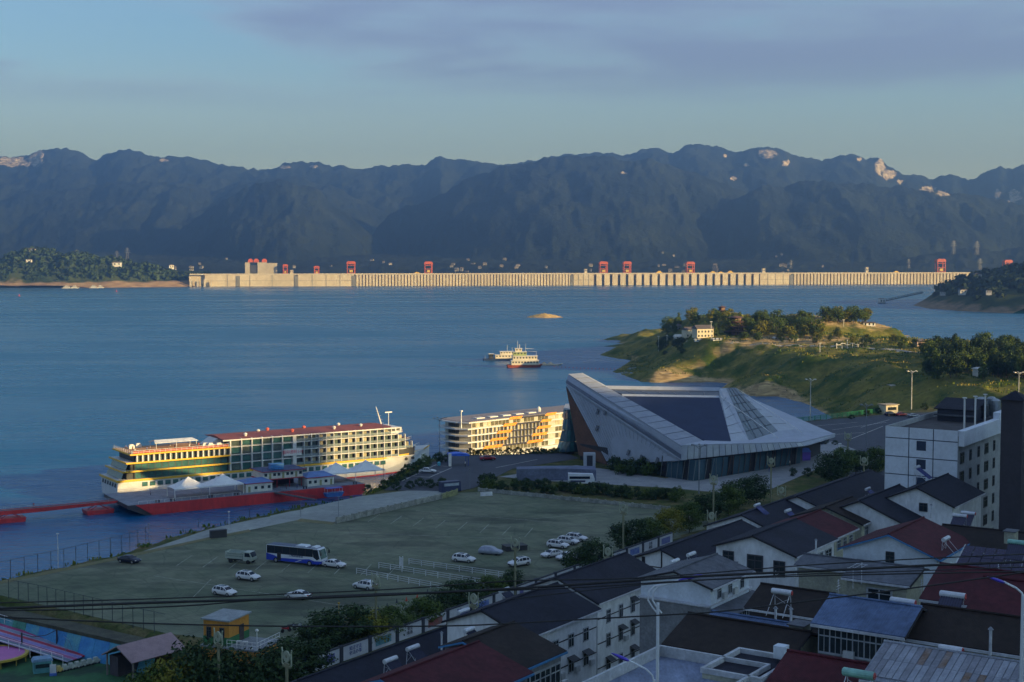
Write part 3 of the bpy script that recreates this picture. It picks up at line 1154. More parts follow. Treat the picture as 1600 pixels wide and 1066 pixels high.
g.add([(98.01, -.28, 6.2), (98.01, -.28, 6.9), (110, 1.1, 7.5), (110, 1.1, 6.9), (120, 5.9, 8.3), (120, 5.9, 7.7), (124.2, 9, 9.0), (124.2, 9, 8.5)], [(0, 1, 2, 3), (3, 2, 4, 5), (5, 4, 6, 7)])
g.build('gold_band', gold_p, ship)
# deck structure: (x0, x1, floor, ceiling)
for i, (x0, x1, z0, z1) in enumerate(((-2.2, 114, 6.95, 9.5), (-0.8, 111, 9.75, 12.4), (0.6, 107, 12.65, 15.3), (36.5, 102, 15.55, 18.1))):
    g = MB()
    g.box(x0 + 1.2, x1 - 1.0, 1.35, SW - 1.35, z0 - .2, z1)
    g.build('cabin_core', dark_in if i < 3 else white_p, ship)
for i, (x0, x1, z) in enumerate(((-4.4, 119, 6.55), (-2.6, 116, 9.5), (-1.2, 113.5, 12.4), (0.2, 109, 15.3))):
    g = MB()
    e = 8.5 if x1 > 112 else 5
    g.poly([(x0, -.06), (x1 - e, -.06), (x1, 5.5), (x1, SW - 5.5), (x1 - e, SW + .06), (x0, SW + .06)], z, z + .28)
    g.build('deck_slab', white_p, ship)
for z in (9.62, 12.52, 15.42):
    g = MB()
    x0 = {9.62: -2.8, 12.52: -1.4, 15.42: 0.0}[z]
    g.box(x0, 36.4, -.36, -.08, z - .24, z + .30)
    g.box(x0 - .2, x0 + .1, -.3, SW, z - .24, z + .30)
    g.build('gold_band', gold_p, ship)
# aft glazed saloon: panes one by one
g = MB()
g.box(-1.1, 1.1, -.05, .05, 0, 2.05)
pane_g = g.mesh('window', glass_g)
g = MB()
g.box(-.16, .16, -.09, .09, 0, 2.3)
mull = g.mesh('mullion', M('mullion_dark', (0.03, 0.05, 0.045), 0.4))
for z in (6.98, 9.98):
    for k in range(14):
        put('window', pane_g, ship, (3.0 + k * 2.42, 1.0, z))
        put('mullion', mull, ship, (1.8 + k * 2.42, .98, z - .05))
g = MB()
g.box(-.75, .75, -.05, .05, 0, 2.2)
pane_c = g.mesh('window', glass_p)
pane_cc = g.mesh('window', cabin_c)
g = MB()
g.box(-.22, .22, -.5, .5, 0, 2.6)
pil_w = g.mesh('post', white_p)
for k in range(17):
    put('window', pane_c, ship, (3.4 + k * 2.0, 1.2, 12.85))
    put('post', pil_w, ship, (2.4 + k * 2.0, .55, 12.7))
# raked glazed stern
for zz, xo in ((6.98, -2.9), (9.98, -1.4)):
    for k in range(8):
        g = MB()
        y0 = 1.4 + k * 2.05
        g.slab([(xo, y0 + 1.95, zz), (xo, y0, zz), (xo + .95, y0, zz + 2.45), (xo + .95, y0 + 1.95, zz + 2.45)], .08)
        g.build('stern_window', M('stern_glass', (0.05, 0.11, 0.15), 0.06, 0, 0.1), ship)
# square windows in the hull and stern
g = MB()
g.box(-.95, .95, -.06, .04, 0, 1.5)
pane_h = g.mesh('window', glass_g)
for k in range(35):
    put('window', pane_h, ship, (5.0 + k * 2.75, -.03, 4.2))
g = MB()
g.box(-.05, .06, -.6, .6, 0, 1.3)
ps = g.mesh('stern_port', dark_in)
for k in range(6):
    put('stern_port', ps, ship, (-4.78, 2.6 + k * 2.7, 4.3)).rotation_euler = (0, 0.19, 0)
# white cabin grid
for x in (36.6, 61.2):
    g = MB()
    g.box(x - .25, x + .25 + (0.9 if x > 50 else 0), -.08, 1.5, 6.9, 17.9)
    g.build('frame_wall', white_p, ship)
g = MB()
g.box(-.2, .2, -.06, 1.5, 0, 2.7)
div = g.mesh('divider', white_p)
g = MB()
g.box(-1.75, 1.75, -.05, .05, 0, 2.1)
pane_w = g.mesh('window', glass_p)
pane_wg = g.mesh('window', glass_g)
for r_ in range(4):
    z = (6.95, 9.85, 12.75, 15.6)[r_]
    for k in range(6):
        put('window', pane_wg if (k + r_) % 3 else pane_w, ship, (38.9 + k * 4.0, .75, z + .2))
        if k:
            put('divider', div, ship, (36.9 + k * 4.0, .02, z))
# balcony cabins
g = MB()
g.box(-.9, .9, -.05, .05, 0, 2.2)
door = g.mesh('balcony_door', glass_p)
door_c = g.mesh('balcony_door', cabin_c)
g = MB()
g.box(-.13, .13, 0, 1.4, 0, 2.6)
fin = g.mesh('balcony_partition', white_p)
g = MB()
g.box(-1.45, 1.45, 0, .05, 0.15, 1.0)
brail = g.mesh('balcony_rail', M('rail_glass', (0.20, 0.24, 0.24), 0.15))
for r_ in range(4):
    z = (6.85, 9.8, 12.7, 15.6)[r_]
    n_ = (14, 16, 15, 13)[r_]
    for k in range(n_):
        x = 64.0 + k * 3.05
        put('balcony_door', door if R.random() < 0.55 else door_c, ship, (x - .35, 1.28, z + .08))
        put('balcony_partition', fin, ship, (x + 1.52, .05, z))
        put('balcony_rail', brail, ship, (x, .02, z))
# roof, sun deck and everything on top
g = MB()
g.add([(34, -.35, 18.1), (102.5, -.35, 18.1), (104, 4.5, 18.25), (104, SW - 4.5, 18.25), (102.5, SW + .35, 18.1), (34, SW + .35, 18.1), (34, SW / 2, 19.1), (100, SW / 2, 19.2)],
      [(0, 1, 7, 6), (1, 2, 7), (2, 3, 7), (3, 4, 7), (4, 5, 6, 7), (5, 0, 6), (0, 5, 4, 3, 2, 1)])
g.build('roof', maroon, ship)
g = MB()
g.box(33.6, 102.6, -.45, -.36, 17.75, 18.2)
g.build('roof_edge', white_p, ship)
g = MB()
g.box(0.6, 36.2, .2, SW - .2, 15.6, 15.75)
g.build('sun_deck', teak, ship)
g = MB()
for k in range(19):
    g.cyl((0.8 + k * 1.95, -.1, 15.7), (0.8 + k * 1.95, -.1, 16.8), .05, .05, 5)
for k in range(10):
    g.cyl((.4, k * 2.1, 15.7), (.4, k * 2.1, 16.8), .05, .05, 5)
for z in (16.2, 16.8):
    g.cyl((.4, -.1, z), (36, -.1, z), .05, .05, 5)
    g.cyl((.4, -.1, z), (.4, SW, z), .05, .05, 5)
g.build('railing', rail_m, ship)
g = MB()
g.box(1.0, 36, -.02, .04, 15.75, 16.6)
g.build('rail_banner', M('rail_maroon', (0.35, 0.06, 0.04), 0.7), ship)
g = MB()
g.slab([(11, 6.5, 18.0), (27, 6.5, 18.0), (26, 10, 18.7), (12, 10, 18.7)], .15)
g.slab([(12, 10, 18.7), (26, 10, 18.7), (27, 13.5, 18.0), (11, 13.5, 18.0)], .15)
for x in (11.6, 19, 26.4):
    for y in (6.8, 13.2):
        g.cyl((x, y, 15.7), (x, y, 18), .09, .09, 6)
g.build('awning', M('awning_white', (0.7, 0.7, 0.68), 0.7), ship)
g = MB()
g.prof([(30, 15.76), (36.3, 15.76), (36.3, 18.2), (33.8, 18.2)], 5.5, 13.5)
g.build('stair_house', white_p, ship)
for x, y in ((30, 2.5), (28.5, 4), (33, 2.2), (5, 14), (8, 15.5)):
    g = MB()
    g.box(-1, 1, -.8, .8, 0, 1.1)
    g.box(-.7, .7, -.5, .5, 1.1, 1.5)
    g.build('deck_locker', white_p, ship, False, (x, y, 15.76))
for x, y in ((44, 4), (52, 11), (63, 5), (71, 12), (80, 4.6), (92, 6), (57, 14), (86, 13)):
    g = MB()
    g.lathe([(.5, 0), (.5, .5), (.75, .6), (.75, .9), (.1, 1.3)], 8)
    g.build('roof_vent', M('vent_red', (0.6, 0.12, 0.08), 0.6) if (x % 2) else white_p, ship, False, (x, y, 18.55))
g = MB()
g.box(100.5, 108.5, 3.5, SW - 3.5, 15.5, 17.6)
br = g.build('bridge', white_p, ship)
for k in range(6):
    g = MB()
    g.box(108.5, 108.58, 4.2 + k * 1.85, 5.6 + k * 1.85, 16.3, 17.2)
    g.build('bridge_window', dark_in, br)
for k in range(3):
    g = MB()
    g.box(102 + k * 2.1, 103.5 + k * 2.1, 3.42, 3.5, 16.3, 17.2)
    g.build('bridge_window', dark_in, br)
g = MB()
g.cyl((103, 9.5, 17.6), (100.5, 9.5, 25.5), .35, .12, 8)
g.cyl((106, 9.5, 17.6), (106, 9.5, 23), .16, .12, 8)
g.box(104.5, 107.5, 9.3, 9.7, 22.8, 23.2)
for k in range(4):
    g.cyl((103 - k * .6, 8.0, 19 + k * 1.5), (103 - k * .6, 11, 19 + k * 1.5), .07, .07, 5)
g.build('mast', rail_m, ship)
for x0, x1, z in ((104, 110, 15.6), (110.5, 113.5, 12.7)):
    g = MB()
    g.box(x0, x1, 5, 14, z, z + .1)
    g.build('fore_terrace', M('terrace_orange', (0.55, 0.15, 0.07), 0.7), ship)
g = MB()
for x0, x1, z, y0 in ((104, 109, 15.6, .2), (109, 113, 12.7, .2), (113, 117, 9.8, 1.0)):
    for k in range(5):
        x = x0 + (x1 - x0) * k / 4
        g.cyl((x, y0 + k * .9, z), (x, y0 + k * .9, z + 1.1), .045, .045, 5)
    g.cyl((x0, y0, z + 1.1), (x1, y0 + 3.6, z + 1.1), .05, .05, 5)
for k in range(12):
    x = 112 + k
    y = H2 - np.interp(x, [108, 117, 124], [H2 - 1.1, H2 - 3.6, .5])
    g.cyl((x, y, np.interp(x, [108, 124], [7.3, 8.9])), (x, y, np.interp(x, [108, 124], [8.4, 10.0])), .045, .045, 5)
g.build('fore_railing', rail_m, ship)
for x, y in ((116, 8), (118, 10.5), (114.5, 11), (115, 6.5)):
    g = MB()
    g.lathe([(.5, 0), (.35, .2), (.35, .8), (.6, 1.0), (.5, 1.2)], 8)
    g.build('capstan', M('deck_iron', (0.05, 0.05, 0.055), 0.6), ship, False, (x, y, 8.2))
for x, y in ((113, 1.55), (109.5, .55)):
    g = MB()
    g.cyl((0, -.08, 0), (0, .3, 0), .6, .6, 12)
    g.build('hawse_pipe', dark_in, ship, False, (x, y + 1.0, 5.3))
g = MB()
g.box(57.2, 64.2, -.42, -.30, 10.6, 13.2)
nb = g.build('name_board', white_p, ship)
tm = text_mesh('国际游轮101', 1.5, M('sign_red', (0.6, 0.02, 0.05), 0.6))
o = put('lettering', tm, nb, (60.7, -.45, 11.9))
o.rotation_euler = (math.pi / 2, 0, 0)
# loungers, tables and passengers on the sun deck
g = MB()
g.prof([(-.9, .3), (.3, .3), (.9, .75), (.9, .83), (.28, .4), (-.9, .4)], -.3, .3)
for x in (-.75, .3):
    g.box(x - .04, x + .04, -.28, -.2, 0, .3)
    g.box(x - .04, x + .04, .2, .28, 0, .3)
loung = g.mesh('deck_lounger', M('lounger_tan', (0.5, 0.36, 0.22), 0.7))


def ship_w(x, y, z):
    p = SHIP_O + SH_U * x + Vector((-SH_U.y, SH_U.x, 0)) * y
    return Vector((p.x, p.y, z))


for k in range(12):
    tag(put('deck_lounger', loung, None, ship_w(4 + (k % 6) * 2.6, 2.0 + (k // 6) * 2.0, 15.77), SH_RZ + R.uniform(-.3, .3)), 'tan lounger on the stern sun deck of the cruise ship', 'lounger', 'loungers on the sun deck')
for k, (x, y) in enumerate(((2, 1.2), (3.5, 8), (7, 3.2), (14, 1.3), (22, 2), (26, 3.5), (2.4, 12), (17, 3.0))):
    person(ship_w(x, y, 15.77), R.uniform(0, 6), k % 4, 'passenger standing on the stern sun deck of the cruise ship')

# ------------------------------------------------------------------ landing pontoon between the ship and the bank
PO = Vector((-120.6, 455.6, 0))
PU = Vector((0.848, 0.53, 0)).normalized()
PW = Vector((-PU.y, PU.x, 0))
PO_RZ = math.atan2(PU.y, PU.x)
pt = thing('landing_pontoon', 'long red landing pontoon moored between cruise ship and bank', 'pontoon', PO, PO_RZ)


def po_w(x, y, z):
    p = PO + PU * x + PW * y
    return Vector((p.x, p.y, z))


g = MB()
g.prof([(-1, 3.6), (81, 3.6), (81, 1.0), (78, -1.5), (7, -1.5)], 0, 27)
g.build('hull', red_h, pt)
g = MB()
g.prof([(-1.05, 3.65), (7, -1.45), (5.5, -1.5), (-3.5, 2.6), (-3.5, 3.65)], .2, 26.8)
g.build('raked_end', M('pontoon_dark', (0.035, 0.03, 0.035), 0.6), pt)
deck_m = M('pontoon_deck', (0.17, 0.20, 0.25), 0.75, 0, 0.25, 0.3)
g = MB()
g.box(-3.4, 80.8, .3, 26.7, 3.62, 3.72)
g.build('deck', deck_m, pt)
tent_m = M('canopy_white', (0.70, 0.71, 0.72), 0.7, 0, 0.06, 0.4)


def canopy(x0, x1, y0, y1, n_, zb, zt, label):
    t = thing('canopy', label, 'canopy', po_w(x0, y0, 3.72), PO_RZ, 'white tent canopies on the pontoon')
    w_ = (x1 - x0) / n_
    dpt = y1 - y0
    for i in range(n_):
        g = MB()
        N = 8
        vs, fs = [], []
        for a in range(N + 1):
            for b_ in range(N + 1):
                u_, v_ = a / N * 2 - 1, b_ / N * 2 - 1
                rr = max(abs(u_), abs(v_))
                vs.append((w_ * (i + a / N), dpt * b_ / N, zb + (zt - zb) * (1 - rr) ** 1.25 + .12 * (1 - abs(u_) * abs(v_))))
        for a in range(N):
            for b_ in range(N):
                k = a * (N + 1) + b_
                fs.append((k, k + N + 1, k + N + 2, k + 1))
        g.add(vs, fs)
        for (p0, p1) in (((w_ * i, 0), (w_ * (i + 1), 0)), ((w_ * i, dpt), (w_ * (i + 1), dpt))):
            g.quad((p0[0], p0[1], zb + .12), (p1[0], p1[1], zb + .12), (p1[0], p1[1], zb - .35), (p0[0], p0[1], zb - .35))
        g.build('roof_sheet', tent_m, t)
    for i in range(n_ + 1):
        for y in (0.05, dpt - .05):
            g = MB()
            g.cyl((w_ * i + (.1 if i == 0 else -.1 if i == n_ else 0), y, 0), (w_ * i, y, zb), .11, .11, 8)
            g.build('post', rail_m, t)


canopy(13, 37, 3, 11, 2, 3.4, 6.6, 'white twin-peaked tent canopy at the left end of the pontoon')
canopy(68.5, 92, 6, 14, 2, 3.4, 6.8, 'white twin-peaked tent canopy at the right end of the pontoon')
blue_roof = M('roof_blue_sheet', (0.10, 0.19, 0.42), 0.6, 0, 0.15, 0.4)
cream = M('hut_cream', (0.60, 0.61, 0.56), 0.7, 0, 0.1, 0.4)
red_tr = M('trim_red', (0.36, 0.025, 0.035), 0.6)
win_d = M('window_dark', (0.02, 0.03, 0.035), 0.15, 0, 0.2, 0.5)
olive = M('door_olive', (0.26, 0.27, 0.12), 0.6)


def hut(x0, x1, y0, y1, z0, hgt, roofz, label, nwin, doors=(), roof_m=None, overh=.5):
    t = thing('deck_house', label, 'hut', po_w(x0, y0, z0), PO_RZ)
    L, Dp = x1 - x0, y1 - y0
    g = MB()
    g.box(0, L, 0, Dp, 0, hgt)
    wall = g.build('wall', cream, t)
    g = MB()
    g.box(-overh, L + overh, -overh, Dp + overh, hgt, hgt + .22)
    g.build('eave', red_tr, t)
    g = MB()
    a, b_ = overh * .9, roofz
    g.add([(-a, -a, hgt + .22), (L + a, -a, hgt + .22), (L + a, Dp + a, hgt + .22), (-a, Dp + a, hgt + .22), (L * .22, Dp / 2, hgt + .22 + b_), (L * .78, Dp / 2, hgt + .22 + b_)],
          [(0, 1, 5, 4), (1, 2, 5), (2, 3, 4, 5), (3, 0, 4)])
    g.build('roof', roof_m or blue_roof, t)
    for k in range(nwin):
        x = L * (k + .5) / nwin
        g = MB()
        if k in doors:
            g.box(x - .4, x + .4, -.05, .02, .05, 2.0)
            g.build('door', olive, wall)
        else:
            g.box(x - .5, x + .5, -.06, .02, .95, 1.95)
            g.build('window', win_d, wall)
    return t


hut(38, 47.5, 3.5, 11.5, 3.72, 2.9, 1.2, 'cream hut with blue roof on the pontoon, left of the two-storey house', 4, (0,))
hut(61, 71, 4.5, 12.5, 3.72, 2.9, 1.4, 'cream hut with blue roof on the pontoon, right of the two-storey house', 5, (2, 4))
up = hut(46, 60.5, 7.5, 17, 7.0, 2.6, 0.12, 'upper cream storey with many windows raised above the dark passage', 9, (1, 4, 7), M('roof_navy', (0.05, 0.07, 0.15), 0.7), 1.0)
g = MB()
for x in (.3, 5, 9.7, 14.2):
    for y in (.3, 9.2):
        g.cyl((x, y, -3.28), (x, y, 0), .14, .14, 6)
g.box(-.8, 15.3, -.8, 10.2, -.22, -.02)
g.build('support', red_tr, up)
g = MB()
g.box(.4, 14.1, 7, 9.3, -3.28, -.25)
g.build('passage_wall', M('passage_dark', (0.06, 0.05, 0.06), 0.8), up)
g = MB()
for k in range(9):
    g.cyl((-.7 + k * 1.95, -.7, 2.94), (-.7 + k * 1.95, -.7, 3.9), .05, .05, 5)
g.cyl((-.7, -.7, 3.9), (15, -.7, 3.9), .05, .05, 5)
g.build('roof_railing', M('rail_navy', (0.05, 0.06, 0.12), 0.6), up)
g = MB()
g.box(0, 4.6, 0, 2.6, 0, 1.7)
g.box(-.15, 4.75, -.15, 2.75, 1.7, 1.85)
tag(g.build('water_tank', M('tank_blue', (0.04, 0.20, 0.48), 0.5), None, False, po_w(49.5, 9, 10.0), PO_RZ), 'bright blue tank box on the roof of the two-storey pontoon house', 'tank')
# ramp and small boat on the bank side
g = MB()
a, c_ = po_w(47, -.2, 3.7), po_w(58, -9.5, 1.5)
dv = (c_ - a).normalized()
sv = Vector((-dv.y, dv.x, 0)).normalized()
g.slab([a - sv, c_ - sv, c_ + sv, a + sv], .3)
for s_ in (-1, 1):
    g.cyl(a + sv * s_ + Vector((0, 0, 1)), c_ + sv * s_ + Vector((0, 0, 1)), .06, .06, 5)
    for k in range(7):
        p = a.lerp(c_, k / 6) + sv * s_
        g.cyl(p, p + Vector((0, 0, 1)), .04, .04, 5)
tag(g.build('boarding_ramp', M('ramp_dark', (0.07, 0.06, 0.07), 0.7)), 'dark sloping boarding ramp from pontoon to bank', 'ramp')
t = thing('ferry_boat', 'small blue covered boat beside the red pontoon hull', 'boat', po_w(66.5, -5, 1.6), PO_RZ)
g = MB()
g.prof([(-3.4, 1.0), (-2.8, -.4), (2.6, -.4), (3.6, 1.1)], -1.2, 1.2)
g.build('hull', M('boat_blue', (0.04, 0.13, 0.36), 0.5), t)
g = MB()
g.box(-3, 3, -1.3, 1.3, 2.5, 2.65)
g.build('roof', M('boat_roof', (0.06, 0.12, 0.50), 0.5), t)
for x in (-2.8, 0, 2.8):
    for y in (-1.15, 1.15):
        g = MB()
        g.cyl((x, y, .9), (x, y, 2.5), .05, .05, 5)
        g.build('post', rail_m, t)
# boxes, bollards and people on the pontoon
g = MB()
g.lathe([(.35, 0), (.22, .1), (.22, .6), (.4, .7), (.4, .85)], 8)
g.lathe([(.35, 0), (.22, .1), (.22, .6), (.4, .7), (.4, .85)], 8, (1.0, 0, 0))
bol = g.mesh('mooring_bollard', M('bollard_black', (0.02, 0.02, 0.025), 0.5))
for k, x in enumerate((6, 11, 24, 33, 58, 77)):
    tag(put('mooring_bollard', bol, None, po_w(x, .9, 3.72), PO_RZ), 'black twin mooring bollard on the front edge of the pontoon', 'bollard', 'bollards along the pontoon edge')
g = MB()
for k in range(28):
    g.cyl((k * 2.9, 26.2, 3.7), (k * 2.9, 26.2, 4.8), .04, .04, 5)
    if k < 13:
        g.cyl((k * 2.9, .35, 3.7), (k * 2.9, .35, 4.7), .04, .04, 5)
g.cyl((0, 26.2, 4.8), (78, 26.2, 4.8), .04, .04, 5)
g.cyl((0, .35, 4.7), (35, .35, 4.7), .04, .04, 5)
g.build('railing', rail_m, pt)
for k, (x, y, lb_) in enumerate(((50, 2.5, 'person in dark clothes standing by the passage on the pontoon'), (52.5, 3, 'person in red beside the passage on the pontoon'), (56, 2, 'person in blue waiting near the boarding ramp'), (30, 18, 'person on the pontoon deck behind the left canopy'), (9, 16, 'person near the left end of the pontoon deck'), (21, 20, 'person in white on the pontoon beside the ship'))):
    person(po_w(x, y, 3.72), R.uniform(0, 6), (3, 1, 2, 3, 2, 0)[k], lb_)

# red footbridge on floats
fb = thing('gangway_bridge', 'long red steel footbridge running left from the pontoon', 'bridge', po_w(-1.5, 13, 0), PO_RZ)
g = MB()
g.box(-75, 0, -1.4, 1.4, 3.3, 3.55)
g.build('walkway', M('walk_grey', (0.12, 0.12, 0.14), 0.8), fb)
for y in (-1.55, 1.45):
    g = MB()
    g.prof([(-75, 3.7), (-75, 2.5), (-52, 2.4), (-26, 2.4), (-3, 2.9), (0, 3.7)], y, y + .12)
    g.build('girder', red_h, fb)
    g = MB()
    for k in range(31):
        g.cyl((-75 + k * 2.5, y + .06, 3.7), (-75 + k * 2.5, y + .06, 4.7), .035, .035, 5)
    g.cyl((-75, y + .06, 4.7), (0, y + .06, 4.7), .04, .04, 5)
    g.cyl((-75, y + .06, 4.25), (0, y + .06, 4.25), .03, .03, 5)
    g.build('handrail', M('rail_grey', (0.35, 0.36, 0.38), 0.5), fb)
for k, x in enumerate((-36, -8)):
    t = thing('bridge_float', ('red float tank carrying the left part of the footbridge', 'red float tank under the footbridge near the pontoon')[k], 'float', po_w(-1.5 + x, 13, 0), PO_RZ)
    g = MB()
    g.prof([(-4.5, 1.3), (-4, -.8), (4, -.8), (4.5, 1.3)], -3, 3)
    g.build('tank', red_h, t)
    g = MB()
    for sx in (-1, 1):
        for sy in (-1, 1):
            g.cyl((sx * 3, sy * 1.4, 1.3), (sx * .8, sy * 1.2, 2.45), .15, .15, 6)
    g.build('trestle', red_tr, t)
person(po_w(-30, 13, 3.55), .3, 1, 'person in red walking along the red footbridge')

# ------------------------------------------------------------------ second cruise ship
O2 = Vector((-16.8, 575.0, 0))
U2 = Vector((0.72, 0.69, 0)).normalized()
V2 = Vector((-U2.y, U2.x, 0))
s2 = thing('cruise_ship', 'white cruise ship with orange and navy slanted stripes, bow towards the quay', 'ship', O2, math.atan2(U2.y, U2.x))
W2 = 18.0


def t2(px):
    c = (px - 800) / FPX
    return (c * O2.y - O2.x) / (U2.x - c * U2.y)


g = MB()
g.poly([(0, 0), (-3, 5), (-3, 13), (0, W2), (95, W2), (95, 0)], -1.5, 2.7)
g.build('hull', white_p, s2)
LV = (2.7, 5.5, 8.3, 11.1, 13.8, 16.4)
orange = M('stripe_orange', (0.80, 0.27, 0.02), 0.5)
navy = M('stripe_navy', (0.012, 0.014, 0.035), 0.5)
for i, z in enumerate(LV[1:]):
    e = 1.6 if i < 4 else 1.0
    g = MB()
    g.poly([(-e, -.1), (-e - 2.6, 5), (-e - 2.6, 13), (-e, W2 + .1), (95, W2 + .1), (95, -.1)], z - .42, z + .12)
    g.build('deck_band', white_p, s2)
core_m = M('ship_cream', (0.46, 0.43, 0.36), 0.6, 0, 0.15, 0.3)
for i in range(5):
    z0, z1 = LV[i], LV[i + 1] - .42
    g = MB()
    g.poly([(1.2, .9), (-1.2, 5.6), (-1.2, 12.4), (1.2, W2 - .9), (94, W2 - .9), (94, .9)], z0 + .12, z1)
    g.build('cabin_core', core_m if i else white_p, s2)
    for k in range(6):
        g = MB()
        y0 = 5.8 + k * 1.1
        g.box(-1.30, -1.22, y0, y0 + .95, z0 + .3, z1 - .1)
        g.build('bow_window', dark_in, s2)
g = MB()
g.box(-.88, .88, -.05, .05, 0, 1.95)
w2a = g.mesh('window', M('ship_bronze_glass', (0.13, 0.12, 0.075), 0.2, 0, 0.35, 0.5))
w2b = g.mesh('window', M('ship_cream_curtain', (0.42, 0.38, 0.24), 0.4, 0, 0.25, 0.5))
g = MB()
g.box(-.09, .09, 0, .9, 0, 2.2)
fin2 = g.mesh('partition', white_p)
for i in range(5):
    for k in range(29):
        x = 2.6 + k * 2.1
        if 46 < x < 49 or (i == 4 and k % 7 == 3):
            continue
        put('window', w2a if R.random() < .72 else w2b, s2, (x, .84, LV[i] + .3))
        if 0 < i < 4 and x < 42:
            put('partition', fin2, s2, (x + 1.05, -.02, LV[i] + .13))
for i, segs in ((5, ((794, 813, orange), (813, 851, navy), (851, 867, orange))), (4, ((784.5, 804.5, orange), (804.5, 844, navy), (844, 860, orange))), (3, ((775, 797, orange), (797, 837.5, navy), (837.5, 859, orange))),
                (2, ((764, 790, orange), (790, 830, navy), (830, 853, orange))), (1, ((753.5, 782.5, orange), (782.5, 822.5, navy), (822.5, 847, orange)))):
    for a, c_, m_ in segs:
        g = MB()
        x0, x1 = t2(a), t2(c_)
        z = LV[i]
        g.prof([(x0, z - .55), (x1, z - .55), (x1 + 1.2, z + .55), (x0 + 1.2, z + .55)] if m_ is orange else [(x0 + .65, z - .4), (x1, z - .4), (x1, z + .2), (x0 + .65, z + .2)], -.32, -.11)
        g.build('stripe', m_, s2)
g = MB()
g.poly([(-.4, -.3), (-2.4, 5), (-2.4, 13), (-.4, W2 + .3), (95, W2 + .3), (95, -.3)], 16.53, 16.75)
g.build('roof', M('roof_grey', (0.21, 0.19, 0.20), 0.7), s2)
g = MB()
for k in range(5):
    g.box(8 + k * 7.5, 12.5 + k * 7.5, 5, 7.5, 16.75, 17.15)
g.build('skylight', white_p, s2)
g = MB()
g.cyl((-2.5, 3, 14), (-2.5, 3, 21), .28, .2, 8)
g.box(-2.9, -2.1, 2.4, 3.6, 20.8, 21.3)
g.build('mast', rail_m, s2)
g = MB()
g.lathe([(.9, 0), (.9, .4), (1.0, .9), (.6, 1.8), (.1, 2.2)], 10, (47, 8, 16.75))
g.build('radome', white_p, s2)

# ------------------------------------------------------------------ work boats in mid-river
bluehull = M('barge_blue', (0.025, 0.05, 0.12), 0.5)
cab_c = M('cabin_cream', (0.66, 0.60, 0.46), 0.6, 0, 0.1, 0.3)


def vessel(name, label, c, rz, L, W, hullm, hz_, cabins, extras=()):
    t = thing(name, label, 'boat', c, rz)
    g = MB()
    g.add([(-L / 2, -W / 2 + .6, -1), (L / 2 - 3, -W / 2 + .8, -1), (L / 2, 0, 0.2), (L / 2 - 3, W / 2 - .8, -1), (-L / 2, W / 2 - .6, -1),
           (-L / 2 - .6, -W / 2, hz_), (L / 2 - 2.2, -W / 2, hz_), (L / 2 + 1.8, 0, hz_ + .6), (L / 2 - 2.2, W / 2, hz_), (-L / 2 - .6, W / 2, hz_)],
          [(4, 3, 2, 1, 0), (5, 6, 7, 8, 9), (0, 1, 6, 5), (1, 2, 7, 6), (2, 3, 8, 7), (3, 4, 9, 8), (4, 0, 5, 9)])
    g.build('hull', hullm, t)
    for x0, x1, w_, z0, z1, m_ in cabins:
        g = MB()
        g.box(x0, x1, -w_ / 2, w_ / 2, z0, z1)
        cb = g.build('cabin', m_, t)
        g = MB()
        g.box(x0 - .5, x1 + .5, -w_ / 2 - .5, w_ / 2 + .5, z1, z1 + .3)
        g.build('cabin_roof', white_p, cb)
        n_ = max(2, int((x1 - x0) / 2.2))
        for k in range(n_):
            x = x0 + (x1 - x0) * (k + .5) / n_
            g = MB()
            g.box(x - .55, x + .55, -w_ / 2 - .06, -w_ / 2 + .03, z0 + (z1 - z0) * .45, z0 + (z1 - z0) * .82)
            g.build('window', win_d, cb)
    for (a, c_, r_) in extras:
        g = MB()
        g.cyl(a, c_, r_, r_ * .8, 6)
        g.build('mast', rail_m, t)
    return t


vessel('work_barge', 'dark blue work barge with low stern, left of the cream dredger', P(785, 563, 0), .15, 30, 7.5, bluehull, 1.6,
       [(-6, 9, 5, 1.6, 4.4, cab_c), (-2, 9, 4, 4.7, 7.0, cab_c), (-11, -7.5, 3.5, 1.6, 5.2, M('funnel_dark', (0.03, 0.035, 0.04), 0.6))], [((4, 0, 7.3), (4, 0, 12.5), .12), ((8, 0, 7.3), (8, 0, 10.5), .1), ((-14, 0, 1.6), (-14, 0, 4), .08)])
vessel('dredger', 'cream dredging boat with rust red hull in mid-river', P(819, 574, 0), .12, 25, 9, M('hull_rust', (0.30, 0.06, 0.035), 0.7, 0, 0.3, 0.3), 2.0,
       [(-10, 10.5, 7.5, 2.0, 5.2, cab_c), (-9, 9.5, 7, 5.5, 8.6, cab_c), (-8.5, 1.5, 5, 8.9, 11.6, M('cabin_green', (0.30, 0.36, 0.15), 0.7)), (-7, -2, 4, 11.9, 14.2, cab_c)],
       [((-5, 0, 14.5), (-5, 0, 20), .13), ((-3.5, 0, 14.5), (-3.5, 0, 17.5), .2), ((1, -1, 11.9), (1, -1, 18), .1), ((1, -1, 14.2), (7, -1, 14), .1), ((3, -2.5, 12.2), (8.8, -2.5, 12), .08), ((8.8, -2.5, 8.9), (8.8, -2.5, 12), .08)])
vessel('gravel_lighter', 'low lighter heaped with pale gravel, right of the dredger', P(852, 571, 0), .1, 24, 6, cab_c, .9, [])
gb = MB()
for k in range(3):
    gb.lathe([(2.6, 0), (1.8, .7), (.3, 1.6)], 9, (-6 + k * 5, 0, 0))
tag(gb.build('gravel', M('gravel_pale', (0.5, 0.42, 0.3), 0.95), None, False, P(852, 571, 0) + Vector((0, 0, .9)), .1), 'pale gravel heaps on the low lighter', 'gravel', None, 'stuff')
g = MB()
g.lathe([(.1, -.35), (.42, 0), (.3, .3), (.08, .7)], 8)
